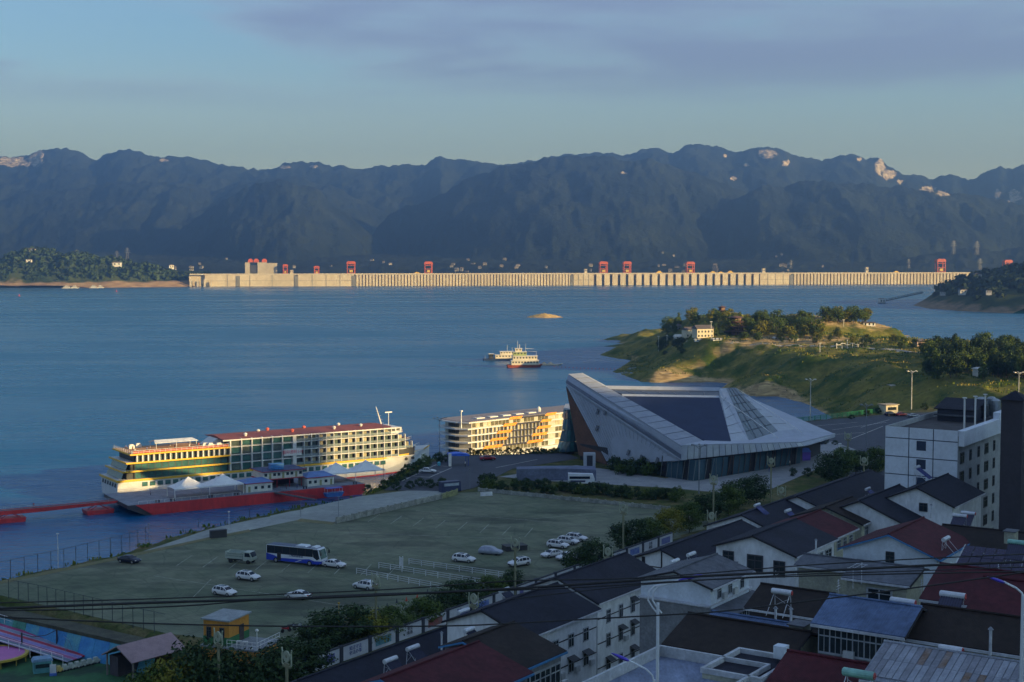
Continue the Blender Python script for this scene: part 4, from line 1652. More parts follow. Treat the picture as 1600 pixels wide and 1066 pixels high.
fl = g.mesh('float_buoy', M('buoy_red', (0.6, 0.10, 0.06), 0.5))
for k in range(18):
    f = k / 17
    p = P(866 + 100 * f, 573.5 + 3.6 * f + .8 * math.sin(f * 3.1), 0.1)
    tag(put('float_buoy', fl, None, p), 'tiny float of the buoy line right of the dredger', 'buoy', 'float line right of the dredger')
for px, py, lb_ in ((30, 463, 'red cone channel buoy at the far left edge of the water'), (182, 456, 'red cone channel buoy off the brown left shore')):
    g = MB()
    g.lathe([(2.4, -.6), (2.6, .6), (1.0, 1.0), (.7, 4.2), (.1, 5.0)], 10)
    tag(g.build('channel_buoy', M('buoy_crimson', (0.5, 0.05, 0.10), 0.5), None, False, P(px, py, 0)), lb_, 'buoy')
# boats under the left shore, jetty off the headland
for k, (px, py, L) in enumerate(((105, 449.6, 26), (117, 449.3, 20), (147, 449.2, 22), (157, 449.0, 17))):
    vessel('moored_boat', ('long white boat moored at the brown left shore, leftmost', 'white boat with tall cabin, second at the left shore', 'white boat, third from left at the brown shore', 'white boat at the right end of the left shore moorings')[k], P(px, py + 1.2, 0), .1, L, 6, white_p, 1.8, [(-L * .35, L * .25, 4.5, 1.8, 4.6, white_p), (-L * .2, L * .1, 4, 4.9, 7.2, white_p)])
jt = thing('floating_jetty', 'white floating pump house off the wooded headland', 'pontoon', P(1378, 474, 0), .1)
g = MB()
g.box(-6, 6, -5, 5, -.8, 1.4)
g.build('float', M('float_dark', (0.08, 0.08, 0.09), 0.7), jt)
g = MB()
g.box(-4.8, 4.8, -4, 4, 1.4, 8.4)
g.build('wall', white_p, jt)
g = MB()
g.box(-5.4, 5.4, -4.6, 4.6, 8.4, 9)
g.build('roof', M('roof_grey', (0.2, 0.2, 0.2)), jt)
for x in (-2.6, 2.2):
    g = MB()
    g.box(x - 1.1, x + 1.1, -4.1, -3.95, 2.5, 6.0)
    g.build('opening', dark_in, jt)
a, c_ = P(1385, 470, 4), D(1442, 457.5, 2560)
g = MB()
for s_ in (-1.2, 1.2):
    g.cyl(a + Vector((0, s_, 0)), c_ + Vector((0, s_, 0)), .9, .9, 6)
    for k in range(12):
        p = a.lerp(c_, k / 12) + Vector((0, s_, 0))
        g.cyl(p, p + Vector((0, 0, 2.6)), .25, .25, 5)
    g.cyl(a + Vector((0, s_, 2.6)), c_ + Vector((0, s_, 2.6)), .35, .35, 5)
tag(g.build('jetty_bridge', M('bridge_dark', (0.04, 0.05, 0.06), 0.7)), 'dark sloping truss bridge from the headland to the white pump house', 'bridge')
# ------------------------------------------------------------------ paved sheets
def sheet(name, pts, z, mat, label, th=0.05):
    g = MB()
    g.poly([(p.x, p.y) for p in pts], z - th, z)
    return tag(g.build(name, mat), label, None, None, 'structure')


def PP(lst, z=LOT):
    return [P(a, b_, z) for a, b_ in lst]


lot_m = M('lot_concrete', (0.100, 0.125, 0.070), 0.92, 0, 0.25, 0.055, 0.25, 1.5, col2=(0.185, 0.195, 0.125), lo=0.36, hi=0.66)


def lot_detail(m):
    """slab joints, cracks and old tyre stains"""
    n, l = m.node_tree.nodes, m.node_tree.links
    b = n['Principled BSDF']
    geo = [x for x in n if x.bl_idname == 'ShaderNodeNewGeometry'][0]
    old = b.inputs['Base Color'].links[0].from_socket
    v = n.new('ShaderNodeTexVoronoi')
    v.feature = 'DISTANCE_TO_EDGE'
    v.inputs['Scale'].default_value = 0.14
    mp = n.new('ShaderNodeMapping')
    mp.inputs['Rotation'].default_value = (0, 0, -SH_RZ)
    l.new(geo.outputs['Position'], mp.inputs['Vector'])
    l.new(mp.outputs['Vector'], v.inputs['Vector'])
    r = n.new('ShaderNodeMapRange')
    r.inputs['From Min'].default_value = 0.0
    r.inputs['From Max'].default_value = 0.03
    r.inputs['To Min'].default_value = 0.72
    l.new(v.outputs['Distance'], r.inputs['Value'])
    br = n.new('ShaderNodeTexBrick')
    br.inputs['Scale'].default_value = 0.2
    br.inputs['Mortar Size'].default_value = 0.008
    br.inputs['Color1'].default_value = (1, 1, 1, 1)
    br.inputs['Color2'].default_value = (0.93, 0.95, 0.93, 1)
    br.inputs['Mortar'].default_value = (0.62, 0.66, 0.6, 1)
    br.offset = 0.0
    l.new(mp.outputs['Vector'], br.inputs['Vector'])
    st = n.new('ShaderNodeTexNoise')
    st.inputs['Scale'].default_value = 0.09
    st.inputs['Detail'].default_value = 7
    mp2 = n.new('ShaderNodeMapping')
    mp2.inputs['Scale'].default_value = (0.5, 1.7, 1)
    l.new(geo.outputs['Position'], mp2.inputs['Vector'])
    l.new(mp2.outputs['Vector'], st.inputs['Vector'])
    r2 = n.new('ShaderNodeMapRange')
    r2.inputs['From Min'].default_value = 0.36
    r2.inputs['From Max'].default_value = 0.5
    r2.inputs['To Min'].default_value = 0.52
    l.new(st.outputs['Fac'], r2.inputs['Value'])
    cur = old
    for s_ in (r.outputs['Result'], br.outputs['Color'], r2.outputs['Result']):
        mx = n.new('ShaderNodeMix')
        mx.data_type = 'RGBA'
        mx.blend_type = 'MULTIPLY'
        mx.inputs['Factor'].default_value = 1.0
        l.new(cur, mx.inputs[6])
        l.new(s_, mx.inputs[7])
        cur = mx.outputs[2]
    l.new(cur, b.inputs['Base Color'])


lot_detail(lot_m)
sheet('parking_lot', PP([(-90, 925), (0, 912), (190, 872), (330, 842), (470, 812), (522, 817), (716, 770), (770, 768), (1046, 796)]) + [S(142, 1.2, 0), S(100, 1.2, 0), S(60, 1.2, 0), S(20, 1.2, 0)] + PP([(262, 990), (0, 930), (-90, 922)])[:2], LOT, lot_m, 'large worn concrete parking lot with grass in its joints')
apron = M('apron_concrete', (0.26, 0.28, 0.26), 0.9, 0, 0.16, 0.09, 0.2, 1.5)
sheet('apron', PP([(222, 862), (330, 826), (450, 800), (560, 776), (640, 766), (714, 769), (520, 816.2), (470, 811.5), (330, 841)]), LOT + 0.006, apron, 'pale concrete strip beside the bank')
asph = M('asphalt', (0.050, 0.055, 0.070), 0.85, 0, 0.15, 0.2, 0.15)
sheet('quay_road', PP([(600, 766), (640, 741), (683, 716), (720, 712), (884, 708), (905, 716), (800, 733), (742, 762), (716, 768)]), LOT + 0.012, asph, 'dark asphalt quay road with white bay lines')
sheet('plaza_road', PP([(1210, 664), (1402, 646), (1600, 640), (1700, 690), (1600, 760), (1290, 742), (1330, 700), (1260, 690)]), LOT + 0.010, asph, 'dark asphalt parking area behind the hall')
pave = M('plaza_paving', (0.24, 0.25, 0.26), 0.8, 0, 0.14, 0.35)
sheet('plaza', PP([(780, 745), (900, 727), (960, 735), (1040, 748), (1180, 700), (1300, 690), (1345, 705), (1260, 740), (1180, 775), (1040, 762), (860, 752)]), LOT + 0.02, pave, 'grey paved plaza in front of the hall')
sheet('street', [S(-60, 6.5), S(250, 6.5), S(250, 20), S(-60, 20)], LOT + 0.93, asph, 'village street below the houses')
line_m = M('line_paint', (0.62, 0.62, 0.58), 0.8, 0, 0.2, 1.5)


def line(a, c_, w, z=LOT + 0.02, mat=None, name='painted_line', lab='white painted line on the asphalt'):
    a, c_ = Vector(a), Vector(c_)
    d = (c_ - a).normalized()
    n_ = Vector((-d.y, d.x, 0)) * w / 2
    g = MB()
    g.quad((*(a - n_).xy, z), (*(c_ - n_).xy, z), (*(c_ + n_).xy, z), (*(a + n_).xy, z))
    return tag(g.build(name, mat or line_m), lab, None, None, 'structure')


for a, c_ in (((628, 752), (682, 726)), ((671, 746), (706, 731)), ((671, 746), (640, 744)), ((690, 737), (660, 733)), ((700, 729), (676, 727)), ((775, 731), (840, 718)), ((1290, 680), (1350, 676)), ((1300, 672), (1385, 660)), ((1330, 686), (1380, 666)), ((1250, 668), (1340, 660)), ((1345, 668), (1390, 656))):
    line(P(*a, LOT), P(*c_, LOT), .22)
worn = M('worn_line_paint', (0.20, 0.22, 0.17), 0.9, 0, 0.4, 0.9, col2=(0.36, 0.38, 0.33), lo=.42, hi=.6)
for k in range(9):
    for a, c_ in (((560 + k * 34, 800 + k * 3.2), (540 + k * 35, 812 + k * 3.4)), ((300 + k * 40, 868 + k * 2.0), (276 + k * 41, 884 + k * 2.2))):
        line(P(*a, LOT), P(*c_, LOT), .16, LOT + .006, worn, 'painted_line', 'worn bay line on the concrete lot')
for a, c_ in (((470, 830), (800, 842)), ((560, 862), (700, 872)), ((240, 900), (560, 950)), ((650, 798), (930, 822)), ((300, 935), (330, 905)), ((820, 812), (960, 800))):
    line(P(*a, LOT), P(*c_, LOT), .14, LOT + .008, worn, 'painted_line', 'long worn lane line on the concrete lot')
soil_m = M('dry_soil_strip', (0.20, 0.16, 0.075), 0.95, 0, 0.3, 0.6, 0.4, col2=(0.12, 0.13, 0.05))
for pts in ([(-80, 932), (0, 912.5), (190, 873.5), (330, 842.5), (392, 831), (389, 827.5), (330, 839), (190, 869), (0, 908)], [(462, 814.5), (520, 820), (524, 816.5), (470, 810.5)]):
    sheet('verge', PP(pts), LOT + 0.03, soil_m, 'strip of dry yellow weeds along the lot edge')


# ------------------------------------------------------------------ low concrete balustrades at the lot edge
def balustrade(a, c_, n_, label, mat, h=1.3):
    a, c_ = P(*a, LOT), P(*c_, LOT)
    d = c_ - a
    t = thing('balustrade', label, 'wall', a, math.atan2(d.y, d.x))
    L = d.length
    st = L / n_
    g = MB()
    g.box(-.18, .18, -.18, .18, 0, h + .15)
    pm = g.mesh('post', mat)
    g = MB()
    g.box(.2, st - .2, -.09, .09, 0.02, h * .86)
    g.box(.2, st - .2, -.14, .14, h * .87, h)
    bm_ = g.mesh('panel', mat)
    for k in range(n_ + 1):
        put('post', pm, t, (k * st, 0, 0))
        if k < n_:
            put('panel', bm_, t, (k * st, 0, R.uniform(-.06, .04)))


weath = M('weathered_white', (0.36, 0.37, 0.34), 0.9, 0, 0.35, 0.8, 0.4, col2=(0.18, 0.19, 0.17))
balustrade((526, 818), (690, 780), 15, 'crumbling white balustrade across the middle of the lot', weath)
balustrade((690, 780), (714, 773), 3, 'olive painted end of the balustrade', M('weathered_olive', (0.24, 0.25, 0.12), 0.9, 0, 0.3, 0.8))
balustrade((748, 768), (1046, 798), 22, 'low grey wall along the far side of the lot', weath, .9)


# ------------------------------------------------------------------ post and rail fences
def fence(pts, step, h, mat, label, z=LOT, rails=(1.0,), r_=.06, zf=None):
    t = thing('fence', label, 'fence', (pts[0].x, pts[0].y, z))
    o = Vector((pts[0].x, pts[0].y, z))
    g = MB()
    g.cyl((0, 0, -.3), (0, 0, h), r_, r_, 6)
    pm = g.mesh('post', mat)
    for a, c_ in zip(pts[:-1], pts[1:]):
        n_ = max(1, round((c_ - a).length / step))
        for k in range(n_):
            p = a.lerp(c_, k / n_) - Vector((o.x, o.y, 0))
            put('post', pm, t, (p.x, p.y, 0))
        for f in rails:
            g = MB()
            g.cyl((a.x - o.x, a.y - o.y, h * f), (c_.x - o.x, c_.y - o.y, h * f), r_ * .6, r_ * .6, 5)
            g.build('rail', mat, t)
    return t


iron = M('fence_iron', (0.035, 0.045, 0.055), 0.6)
def P2(a, b_, z=LOT):
    p = P(a, b_, z)
    return Vector((p.x, p.y, 0))


fence([P2(-50, 917), P2(100, 884), P2(190, 862), P2(240, 844)], 2.9, 3.2, iron, 'tall dark wire fence between lot and water')
fence([P2(-60, 920), P2(60, 944), P2(160, 968), P2(258, 992)], 2.45, 3.2, iron, 'tall dark wire fence between lot and playground')
fence([P2(310, 822), P2(390, 806), P2(470, 790)], 14, 1.6, iron, 'sparse dark posts on the grassy bank')
fence([P2(1236, 661), P2(1300, 654), P2(1400, 642)], 3.0, 1.6, M('fence_green', (0.02, 0.22, 0.09), 0.6), 'bright green fence along the plaza edge', LOT, (1.0, .8, .6, .4, .2), .13)
white_r = M('barrier_white', (0.55, 0.57, 0.60), 0.6, 0, 0.1, 0.5)
for i, (a, c_) in enumerate((((557, 897), (690, 922)), ((592, 888), (762, 916)), ((639, 882), (800, 905)))):
    fence([P2(*a), P2(*c_)], 2.7, 1.1, white_r, ('white queue railing nearest the street', 'middle white queue railing on the lot', 'white queue railing farthest from the street')[i], LOT, (1.0, .66, .33), .07)
g = MB()
g.box(-.35, -.2, -.1, .1, 0, 2.2)
g.box(.2, .35, -.1, .1, 0, 2.2)
g.box(-.2, .2, -.05, .05, .5, 2.0)
tag(g.build('sign_board', white_r, None, False, P(627, 888, LOT), .2), 'small white upright board at the head of the queue railings', 'sign')


# ------------------------------------------------------------------ cars
tyre = M('tyre', (0.012, 0.012, 0.013), 0.85)
rim = M('rim', (0.42, 0.43, 0.45), 0.35, 0.7)
cglass = M('car_glass', (0.015, 0.022, 0.032), 0.06, 0, 0.05, 0.5)
paints = {'white': M('paint_white', (0.66, 0.67, 0.69), 0.28, 0, 0.03, 0.5), 'navy': M('paint_navy', (0.012, 0.016, 0.035), 0.25, 0, 0.05, 0.5), 'black': M('paint_black', (0.010, 0.010, 0.012), 0.25),
          'silver': M('paint_silver', (0.40, 0.42, 0.45), 0.3, 0.4, 0.03), 'red': M('paint_red', (0.30, 0.02, 0.03), 0.3)}
lamp_m = M('lamp_clear', (0.55, 0.57, 0.6), 0.1)
lamp_r = M('lamp_red', (0.35, 0.01, 0.01), 0.2)
trim_k = M('car_trim', (0.015, 0.015, 0.017), 0.6)


def car_meshes(kind):
    """body loft over stations (x, bottom, belt, roof, half width at belt, half width at roof)"""
    if kind == 'suv':
        ST = [(-2.25, .45, .78, .80, .72, .66), (-2.15, .28, .98, 1.02, .86, .74), (-1.85, .24, 1.02, 1.46, .90, .66), (-1.2, .22, 1.02, 1.62, .92, .68), (-.2, .22, 1.0, 1.64, .92, .68), (.45, .22, .99, 1.50, .92, .68),
              (1.05, .22, .98, 1.06, .91, .80), (1.75, .24, .90, .96, .88, .76), (2.1, .28, .74, .80, .80, .66), (2.25, .42, .58, .62, .64, .55)]
        cab = (2, 6)
    else:
        ST = [(-2.3, .42, .80, .82, .70, .62), (-2.2, .28, .94, .98, .84, .70), (-1.65, .22, .96, 1.02, .88, .74), (-1.0, .20, .94, 1.36, .90, .60), (-.3, .20, .92, 1.45, .91, .62), (.3, .20, .91, 1.38, .91, .62),
              (1.05, .20, .90, .97, .90, .78), (1.8, .22, .82, .87, .86, .72), (2.2, .28, .66, .70, .76, .62), (2.33, .40, .54, .57, .60, .5)]
        cab = (2, 6)
    g = MB()
    vs, fs = [], []
    for x, zb, zl, zr, wb, wr in ST:
        half = [(wb * .86, zb), (wb, zb + (zl - zb) * .35), (wb, zl - .06), (wb * .96, zl), (wr, zr - .04), (wr * .75, zr)]
        ring = [(x, -y, z) for y, z in half] + [(x, y, z) for y, z in half[::-1]]
        vs += ring
    K = 12
    for i in range(len(ST) - 1):
        for k in range(K - 1):
            a = i * K + k
            fs.append((a, a + 1, a + K + 1, a + K))
        a = i * K
        fs.append((a + K - 1, a, a + K, a + 2 * K - 1))
    fs.append(tuple(range(K)))
    fs.append(tuple(range((len(ST) - 1) * K, len(ST) * K))[::-1])
    g.add(vs, fs)
    body = g
    # glazing, set just proud of the loft
    def pt_(i, k, off=0.018):
        v = Vector(vs[i * K + k])
        return v
    gl = []
    for side in (0, 1):
        kb, kr = (3, 4) if side == 0 else (8, 7)
        sg = -1 if side == 0 else 1
        for i in range(cab[0], cab[1]):
            q = [Vector(vs[i * K + kb]), Vector(vs[(i + 1) * K + kb]), Vector(vs[(i + 1) * K + kr]), Vector(vs[i * K + kr])]
            c = sum(q, Vector()) / 4
            q = [c + (p - c) * .86 + Vector((0, sg * .02, .005)) for p in q]
            if abs(q[3].z - q[0].z) < .08 and abs(q[2].z - q[1].z) < .08:
                continue
            w_ = MB()
            w_.add(q, [(0, 1, 2, 3)] if side == 0 else [(3, 2, 1, 0)])
            gl.append(('side_window', w_))
    for nm, i in (('windscreen', cab[1] - 1), ('rear_window', cab[0] - (1 if kind == 'suv' else -0))):
        q = [Vector(vs[i * K + 4]), Vector(vs[(i + 1) * K + 4]), Vector(vs[(i + 1) * K + 7]), Vector(vs[i * K + 7])]
        nrm = (q[1] - q[0]).cross(q[2] - q[0]).normalized()
        if nrm.z < 0:
            nrm = -nrm
        c = sum(q, Vector()) / 4
        q = [c + (p - c) * .88 + nrm * .045 for p in q]
        w_ = MB()
        w_.add(q, [(0, 1, 2, 3)])
        gl.append((nm, w_))
    return body, gl


def make_car(kind, paint, name, label, loc, rz):
    t = thing(name, label, 'car', loc, rz, 'cars on the parking lot')
    key = kind + paint
    if key not in CARC:
        body, gl = car_meshes(kind)
        bm_ = body.mesh('body', paints[paint], True)
        parts = [('body', bm_)] + [(n_, w_.mesh(n_, cglass)) for n_, w_ in gl]
        for sy in (-1, 1):
            g = MB()
            g.box(2.02, 2.2, sy * .66 - .16, sy * .66 + .16, .60, .72)
            parts.append(('headlight', g.mesh('headlight', lamp_m)))
            g = MB()
            g.box(-2.30, -2.12, sy * .66 - .16, sy * .66 + .16, .78, .92)
            parts.append(('tail_light', g.mesh('tail_light', lamp_r)))
            g = MB()
            g.box(.62, .80, sy * 1.02 - .10, sy * 1.02 + .10, .95, 1.08)
            parts.append(('mirror', g.mesh('mirror', paints[paint])))
        g = MB()
        g.box(2.19, 2.29, -.45, .45, .40, .58)
        parts.append(('grille', g.mesh('grille', trim_k)))
        g = MB()
        g.box(-1.75, 1.75, -.90, -.86, .20, .30)
        g.box(-1.75, 1.75, .86, .90, .20, .30)
        parts.append(('sill', g.mesh('sill', trim_k)))
        if kind == 'suv':
            g = MB()
            g.box(-.95, .15, -.5, .5, 1.63, 1.665)
            parts.append(('sunroof', g.mesh('sunroof', cglass)))
        g = MB()
        rr = .36 if kind == 'suv' else .32
        g.cyl((0, -.12, 0), (0, .12, 0), rr, rr, 16)
        wheel = g.mesh('wheel', tyre)
        g = MB()
        g.cyl((0, -.13, 0), (0, .13, 0), rr * .6, rr * .6, 10)
        CARC[key] = (parts, wheel, g.mesh('rim', rim), rr)
    parts, wheel, rimm, rr = CARC[key]
    for n_, me in parts:
        put(n_, me, t)
    for x in (-1.38, 1.40):
        for y in (-.82, .82):
            w_ = put('wheel', wheel, t, (x, y, rr))
            put('rim', rimm, w_)
    return t


CARC = {}


def at_lot(px, py):
    return P(px, py, LOT + 0.005)


for kind, paint, px, py, rz, lb_ in (
        ('suv', 'white', 351, 930, -0.55, 'white hatchback with dark roof, lowest left of the parked cars'), ('suv', 'white', 388, 906, -0.45, 'white estate car between the truck and the lowest hatchback'),
        ('sedan', 'white', 466, 935, 2.75, 'white saloon seen from behind, under the overhead cables'), ('sedan', 'white', 522, 886, -0.45, 'white saloon just right of the blue coach'),
        ('suv', 'white', 570, 920, 2.55, 'white car with dark windows beside the queue railing'), ('suv', 'white', 725, 878, -0.4, 'white crossover left of the car under a silver cover'),
        ('suv', 'white', 811, 884, 3.75, 'white crossover behind the round-topped lamp post'), ('suv', 'white', 872, 856, -0.5, 'white car at the left of the back row of the cluster'),
        ('suv', 'white', 888, 850, -0.5, 'white car in the middle of the back row of the cluster'), ('suv', 'white', 901, 845, -0.5, 'white car at the right of the back row of the cluster'),
        ('sedan', 'white', 862, 870, 3.8, 'white saloon at the left of the front row of the cluster'), ('sedan', 'white', 886, 874, 3.8, 'white saloon in the middle of the front row of the cluster'),
        ('sedan', 'silver', 908, 874, 3.8, 'pale car half hidden by trees at the right of the cluster'), ('sedan', 'navy', 202, 879, -0.45, 'dark car alone at the waterside edge of the lot'),
        ('sedan', 'white', 668, 739, -0.1, 'white saloon parked on the quay road beside the ship'), ('sedan', 'black', 972, 832, -0.5, 'dark car beside the tree at the right end of the lot'),
        ('sedan', 'red', 762, 719, 0.2, 'dark red car at the blue canopy on the quay'),
        ('suv', 'navy', 1392, 650, 0.3, 'dark car at the left of the row by the plaza kiosk'), ('sedan', 'red', 1408, 650, 0.3, 'maroon car second in the row by the plaza kiosk'), ('sedan', 'silver', 1427, 652, 0.3, 'silver car at the right of the row by the plaza kiosk')):
    make_car(kind, paint, 'parked_car', lb_, at_lot(px, py), rz)
# open boot of the saloon under the cables is closed here; covered car
t = thing('covered_car', 'car hidden under a silver grey fitted cover', 'car', at_lot(767, 866), -0.35, 'cars on the parking lot')
body, gl = car_meshes('suv')
g = MB()
vs = []
for i, v in enumerate(body.v):
    vs.append((v[0] * 1.05, v[1] * 1.09, .12 + (v[2] - .2) * 1.02 + (.03 * nz3(v[0] * 2, v[1] * 2, v[2] * 2))))
g.add(vs, body.f)
g.build('cover', M('cover_silver', (0.28, 0.31, 0.38), 0.4, 0.3, 0.12, 1.2), t, True)
g = MB()
for x in (-1.38, 1.4):
    for y in (-.82, .82):
        g.cyl((x, y - .1, .34), (x, y + .1, .34), .34, .34, 14)
g.build('wheel', tyre, t)

# ------------------------------------------------------------------ coach
bus = thing('coach', 'white and blue tour coach with dark windows and lettering', 'bus', at_lot(464, 880), -0.42)
bl_w, bl_b = M('coach_white', (0.62, 0.66, 0.72), 0.3, 0, 0.04), M('coach_blue', (0.02, 0.05, 0.42), 0.3, 0, 0.05)
g = MB()
g.prof([(-6, .45), (5.6, .45), (5.95, .8), (5.95, 1.5), (5.5, 3.1), (5.2, 3.35), (-5.85, 3.35), (-6, 3.2)], -1.25, 1.25)
g.build('body', bl_w, bus)
g = MB()
g.prof([(-6.02, .44), (5.62, .44), (5.97, .8), (5.97, 1.05), (4.6, 1.0), (3.5, 1.3), (1.5, 1.1), (-1, 1.05), (-3.2, 1.0), (-4.2, 1.4), (-6.02, 1.74)], -1.27, -1.255)
g.prof([(-6.02, .44), (5.62, .44), (5.97, .8), (5.97, 1.05), (-6.02, 1.05)], 1.255, 1.27)
g.box(5.951, 5.97, -1.24, 1.24, .5, 1.0)
g.build('blue_skirt', bl_b, bus)
for y in (-1.262, 1.252):
    g = MB()
    g.box(-5.9, 4.3, y, y + .01, 1.75, 3.25)
    g.build('window_band', trim_k, bus)
for k, (x0, x1) in enumerate(((-5.8, -4.2), (-4.1, -2.5), (-2.4, -.8), (-.7, .9), (1.0, 2.6), (2.7, 4.2))):
    for y in (-1.275, 1.255):
        g = MB()
        g.box(x0, x1, y, y + .02, 1.85, 3.2)
        g.build('side_window', cglass, bus)
g = MB()
g.prof([(4.25, 3.15), (5.35, 3.15), (5.75, 1.55), (5.2, 1.2), (4.4, 1.7)], -1.275, -1.255)
g.build('door_glass', cglass, bus)
g = MB()
g.slab([(5.99, -1.1, 1.45), (5.99, 1.1, 1.45), (5.53, 1.1, 3.1), (5.53, -1.1, 3.1)], .03)
g.build('windscreen', M('coach_screen', (0.05, 0.12, 0.12), 0.05), bus)
g = MB()
g.box(-3.6, -2.75, -1.285, -1.26, .5, 2.0)
g.build('open_door', trim_k, bus)
g = MB()
g.box(-5.8, 5.1, -1.17, 1.17, 3.352, 3.37)
g.build('roof_panel', M('coach_roof', (0.06, 0.08, 0.14), 0.5), bus)
for x0, x1 in ((0.2, 2.6), (3.6, 4.8)):
    g = MB()
    g.prof([(x0, 3.37), (x1, 3.37), (x1 - .2, 3.62), (x0 + .25, 3.62)], -.85, .85)
    g.build('air_conditioner', bl_w, bus)
for y in (-1.45, 1.45):
    g = MB()
    g.tube([(5.4, y * .8, 3.1), (5.9, y * .95, 3.15), (6.2, y, 2.8)], .05, 6)
    g.box(6.12, 6.28, y - .14, y + .14, 2.2, 2.8)
    g.build('mirror', trim_k, bus)
g = MB()
g.cyl((0, -.15, 0), (0, .15, 0), .5, .5, 18)
cw = g.mesh('wheel', tyre)
g = MB()
g.cyl((0, -.16, 0), (0, .16, 0), .28, .28, 12)
cr_ = g.mesh('rim', rim)
for x in (-3.9, 3.55):
    for y in (-1.13, 1.13):
        w_ = put('wheel', cw, bus, (x, y, .5))
        put('rim', cr_, w_)
o = put('lettering', text_mesh('三峡旅游客运', .52, M('letter_dark', (0.02, 0.03, 0.10), 0.5)), bus, (.6, -1.29, 1.62))
o.rotation_euler = (math.pi / 2, 0, 0)
g = MB()
g.slab([(.3, -1.29, .5), (.65, -1.29, .5), (1.9, -1.29, .95), (1.5, -1.29, .95)], .01)
g.build('stripe', bl_w, bus)

# ------------------------------------------------------------------ small truck
tr = thing('flatbed_truck', 'pale green stake-bed truck left of the coach', 'truck', at_lot(377, 879), -0.35)
tg = M('truck_pale_green', (0.36, 0.41, 0.36), 0.5, 0, 0.12, 0.6)
g = MB()
g.prof([(.9, .6), (2.75, .6), (2.85, 1.0), (2.8, 1.35), (2.35, 2.25), (1.0, 2.25), (.9, 2.1)], -.95, .95)
cabm = g.build('cab', tg, tr)
g = MB()
g.slab([(2.86, -.85, 1.38), (2.86, .85, 1.38), (2.42, .85, 2.18), (2.42, -.85, 2.18)], .03)
g.build('windscreen', cglass, cabm)
for y in (-.975, .955):
    g = MB()
    g.prof([(1.3, 1.35), (2.55, 1.35), (2.25, 2.1), (1.3, 2.1)], y, y + .02)
    g.build('side_window', cglass, cabm)
g = MB()
g.box(-2.9, .8, -1.0, 1.0, .85, .97)
g.build('bed', tg, tr)
for y in (-1.0, .95):
    for k in range(3):
        g = MB()
        g.box(-2.9, .8, y, y + .05, 1.0 + k * .42, 1.3 + k * .42)
        g.build('stake_board', tg, tr)
for x in (-2.92, .78):
    for k in range(3):
        g = MB()
        g.box(x, x + .05, -.94, .94, 1.0 + k * .42, 1.3 + k * .42)
        g.build('stake_board', tg, tr)
g = MB()
g.box(-2.6, .5, -.8, .8, .98, 1.9)
g.build('load', M('tarp_green', (0.20, 0.27, 0.22), 0.8, 0, 0.25, 1.0), tr)
g = MB()
g.cyl((0, -.13, 0), (0, .13, 0), .4, .4, 14)
twm = g.mesh('wheel', tyre)
for x in (-1.8, 2.0):
    for y in (-.85, .85):
        put('wheel', twm, tr, (x, y, .4))
g = MB()
g.box(-2.8, 2.2, -.4, .4, .45, .8)
g.build('chassis', trim_k, tr)

# ------------------------------------------------------------------ small things on the lot
g = MB()
g.box(-1.7, 1.7, -.5, .5, 0, 1.5)
g.box(-1.75, 1.75, -.55, .55, 1.5, 1.58)
g.box(.2, .9, -.53, -.505, .3, 1.2)
tag(g.build('bin_shed', M('shed_dark', (0.035, 0.035, 0.04), 0.7), None, False, P(341, 840, LOT), .5), 'dark metal bin shed at the weedy edge of the lot', 'shed')
g = MB()
g.box(-2.2, 2.2, -1.3, 1.3, 0, .9)
g.box(-2.3, 2.3, -1.4, 1.4, .9, 1.0)
tag(g.build('dark_crate', M('shed_dark', (0.04, 0.04, 0.04)), None, False, P(804, 859, LOT), .4), 'low dark container behind the round-topped lamp post', 'container')
g = MB()
g.prof([(-2.6, 0), (2.6, 0), (2.5, 2.3), (2.3, 2.6), (-2.5, 2.6), (-2.6, 2.4)], -1, 1)
vn = thing('parked_van', 'dark blue van with pale lettering by the olive balustrade', 'van', P(703, 768, LOT), .5)
g.build('body', M('van_navy', (0.025, 0.035, 0.09), 0.5), vn)
g = MB()
g.box(-2.0, 2.0, -1.02, -1.0, 1.5, 2.2)
g.build('side_window', M('van_pale', (0.30, 0.36, 0.42), 0.5), vn)
g = MB()
g.lathe([(.26, 0), (.26, .05), (.18, .06), (.03, .72)], 10)
cone_r, cone_k = g.mesh('traffic_cone', M('cone_red', (0.5, 0.08, 0.04), 0.6)), g.mesh('traffic_cone', M('cone_dark', (0.03, 0.03, 0.05), 0.6))
for k, (px, py) in enumerate(((575, 958), (591, 953), (605, 949), (620, 942), (635, 939), (652, 934), (668, 927))):
    tag(put('traffic_cone', cone_r if k in (4, 5) else cone_k, None, P(px, py, LOT)), ('dark traffic cone, lowest left of the curved row', 'dark traffic cone second in the curved row', 'dark traffic cone third in the curved row', 'dark traffic cone fourth in the curved row', 'red traffic cone left of the other red one', 'red traffic cone right of the other red one', 'dark traffic cone at the right end of the curved row')[k], 'cone', 'traffic cones on the lot')
g = MB()
g.box(-1.6, 1.6, -.12, .12, 0, .12)
g.prof([(-1.5, .12), (1.5, .12), (1.5, 1.0), (-1.5, 1.0)], -.03, .03)
tag(g.build('barrier_board', white_r, None, False, P(760, 775, LOT), .3), 'pale concrete ramp slab near the lot entrance', 'slab')

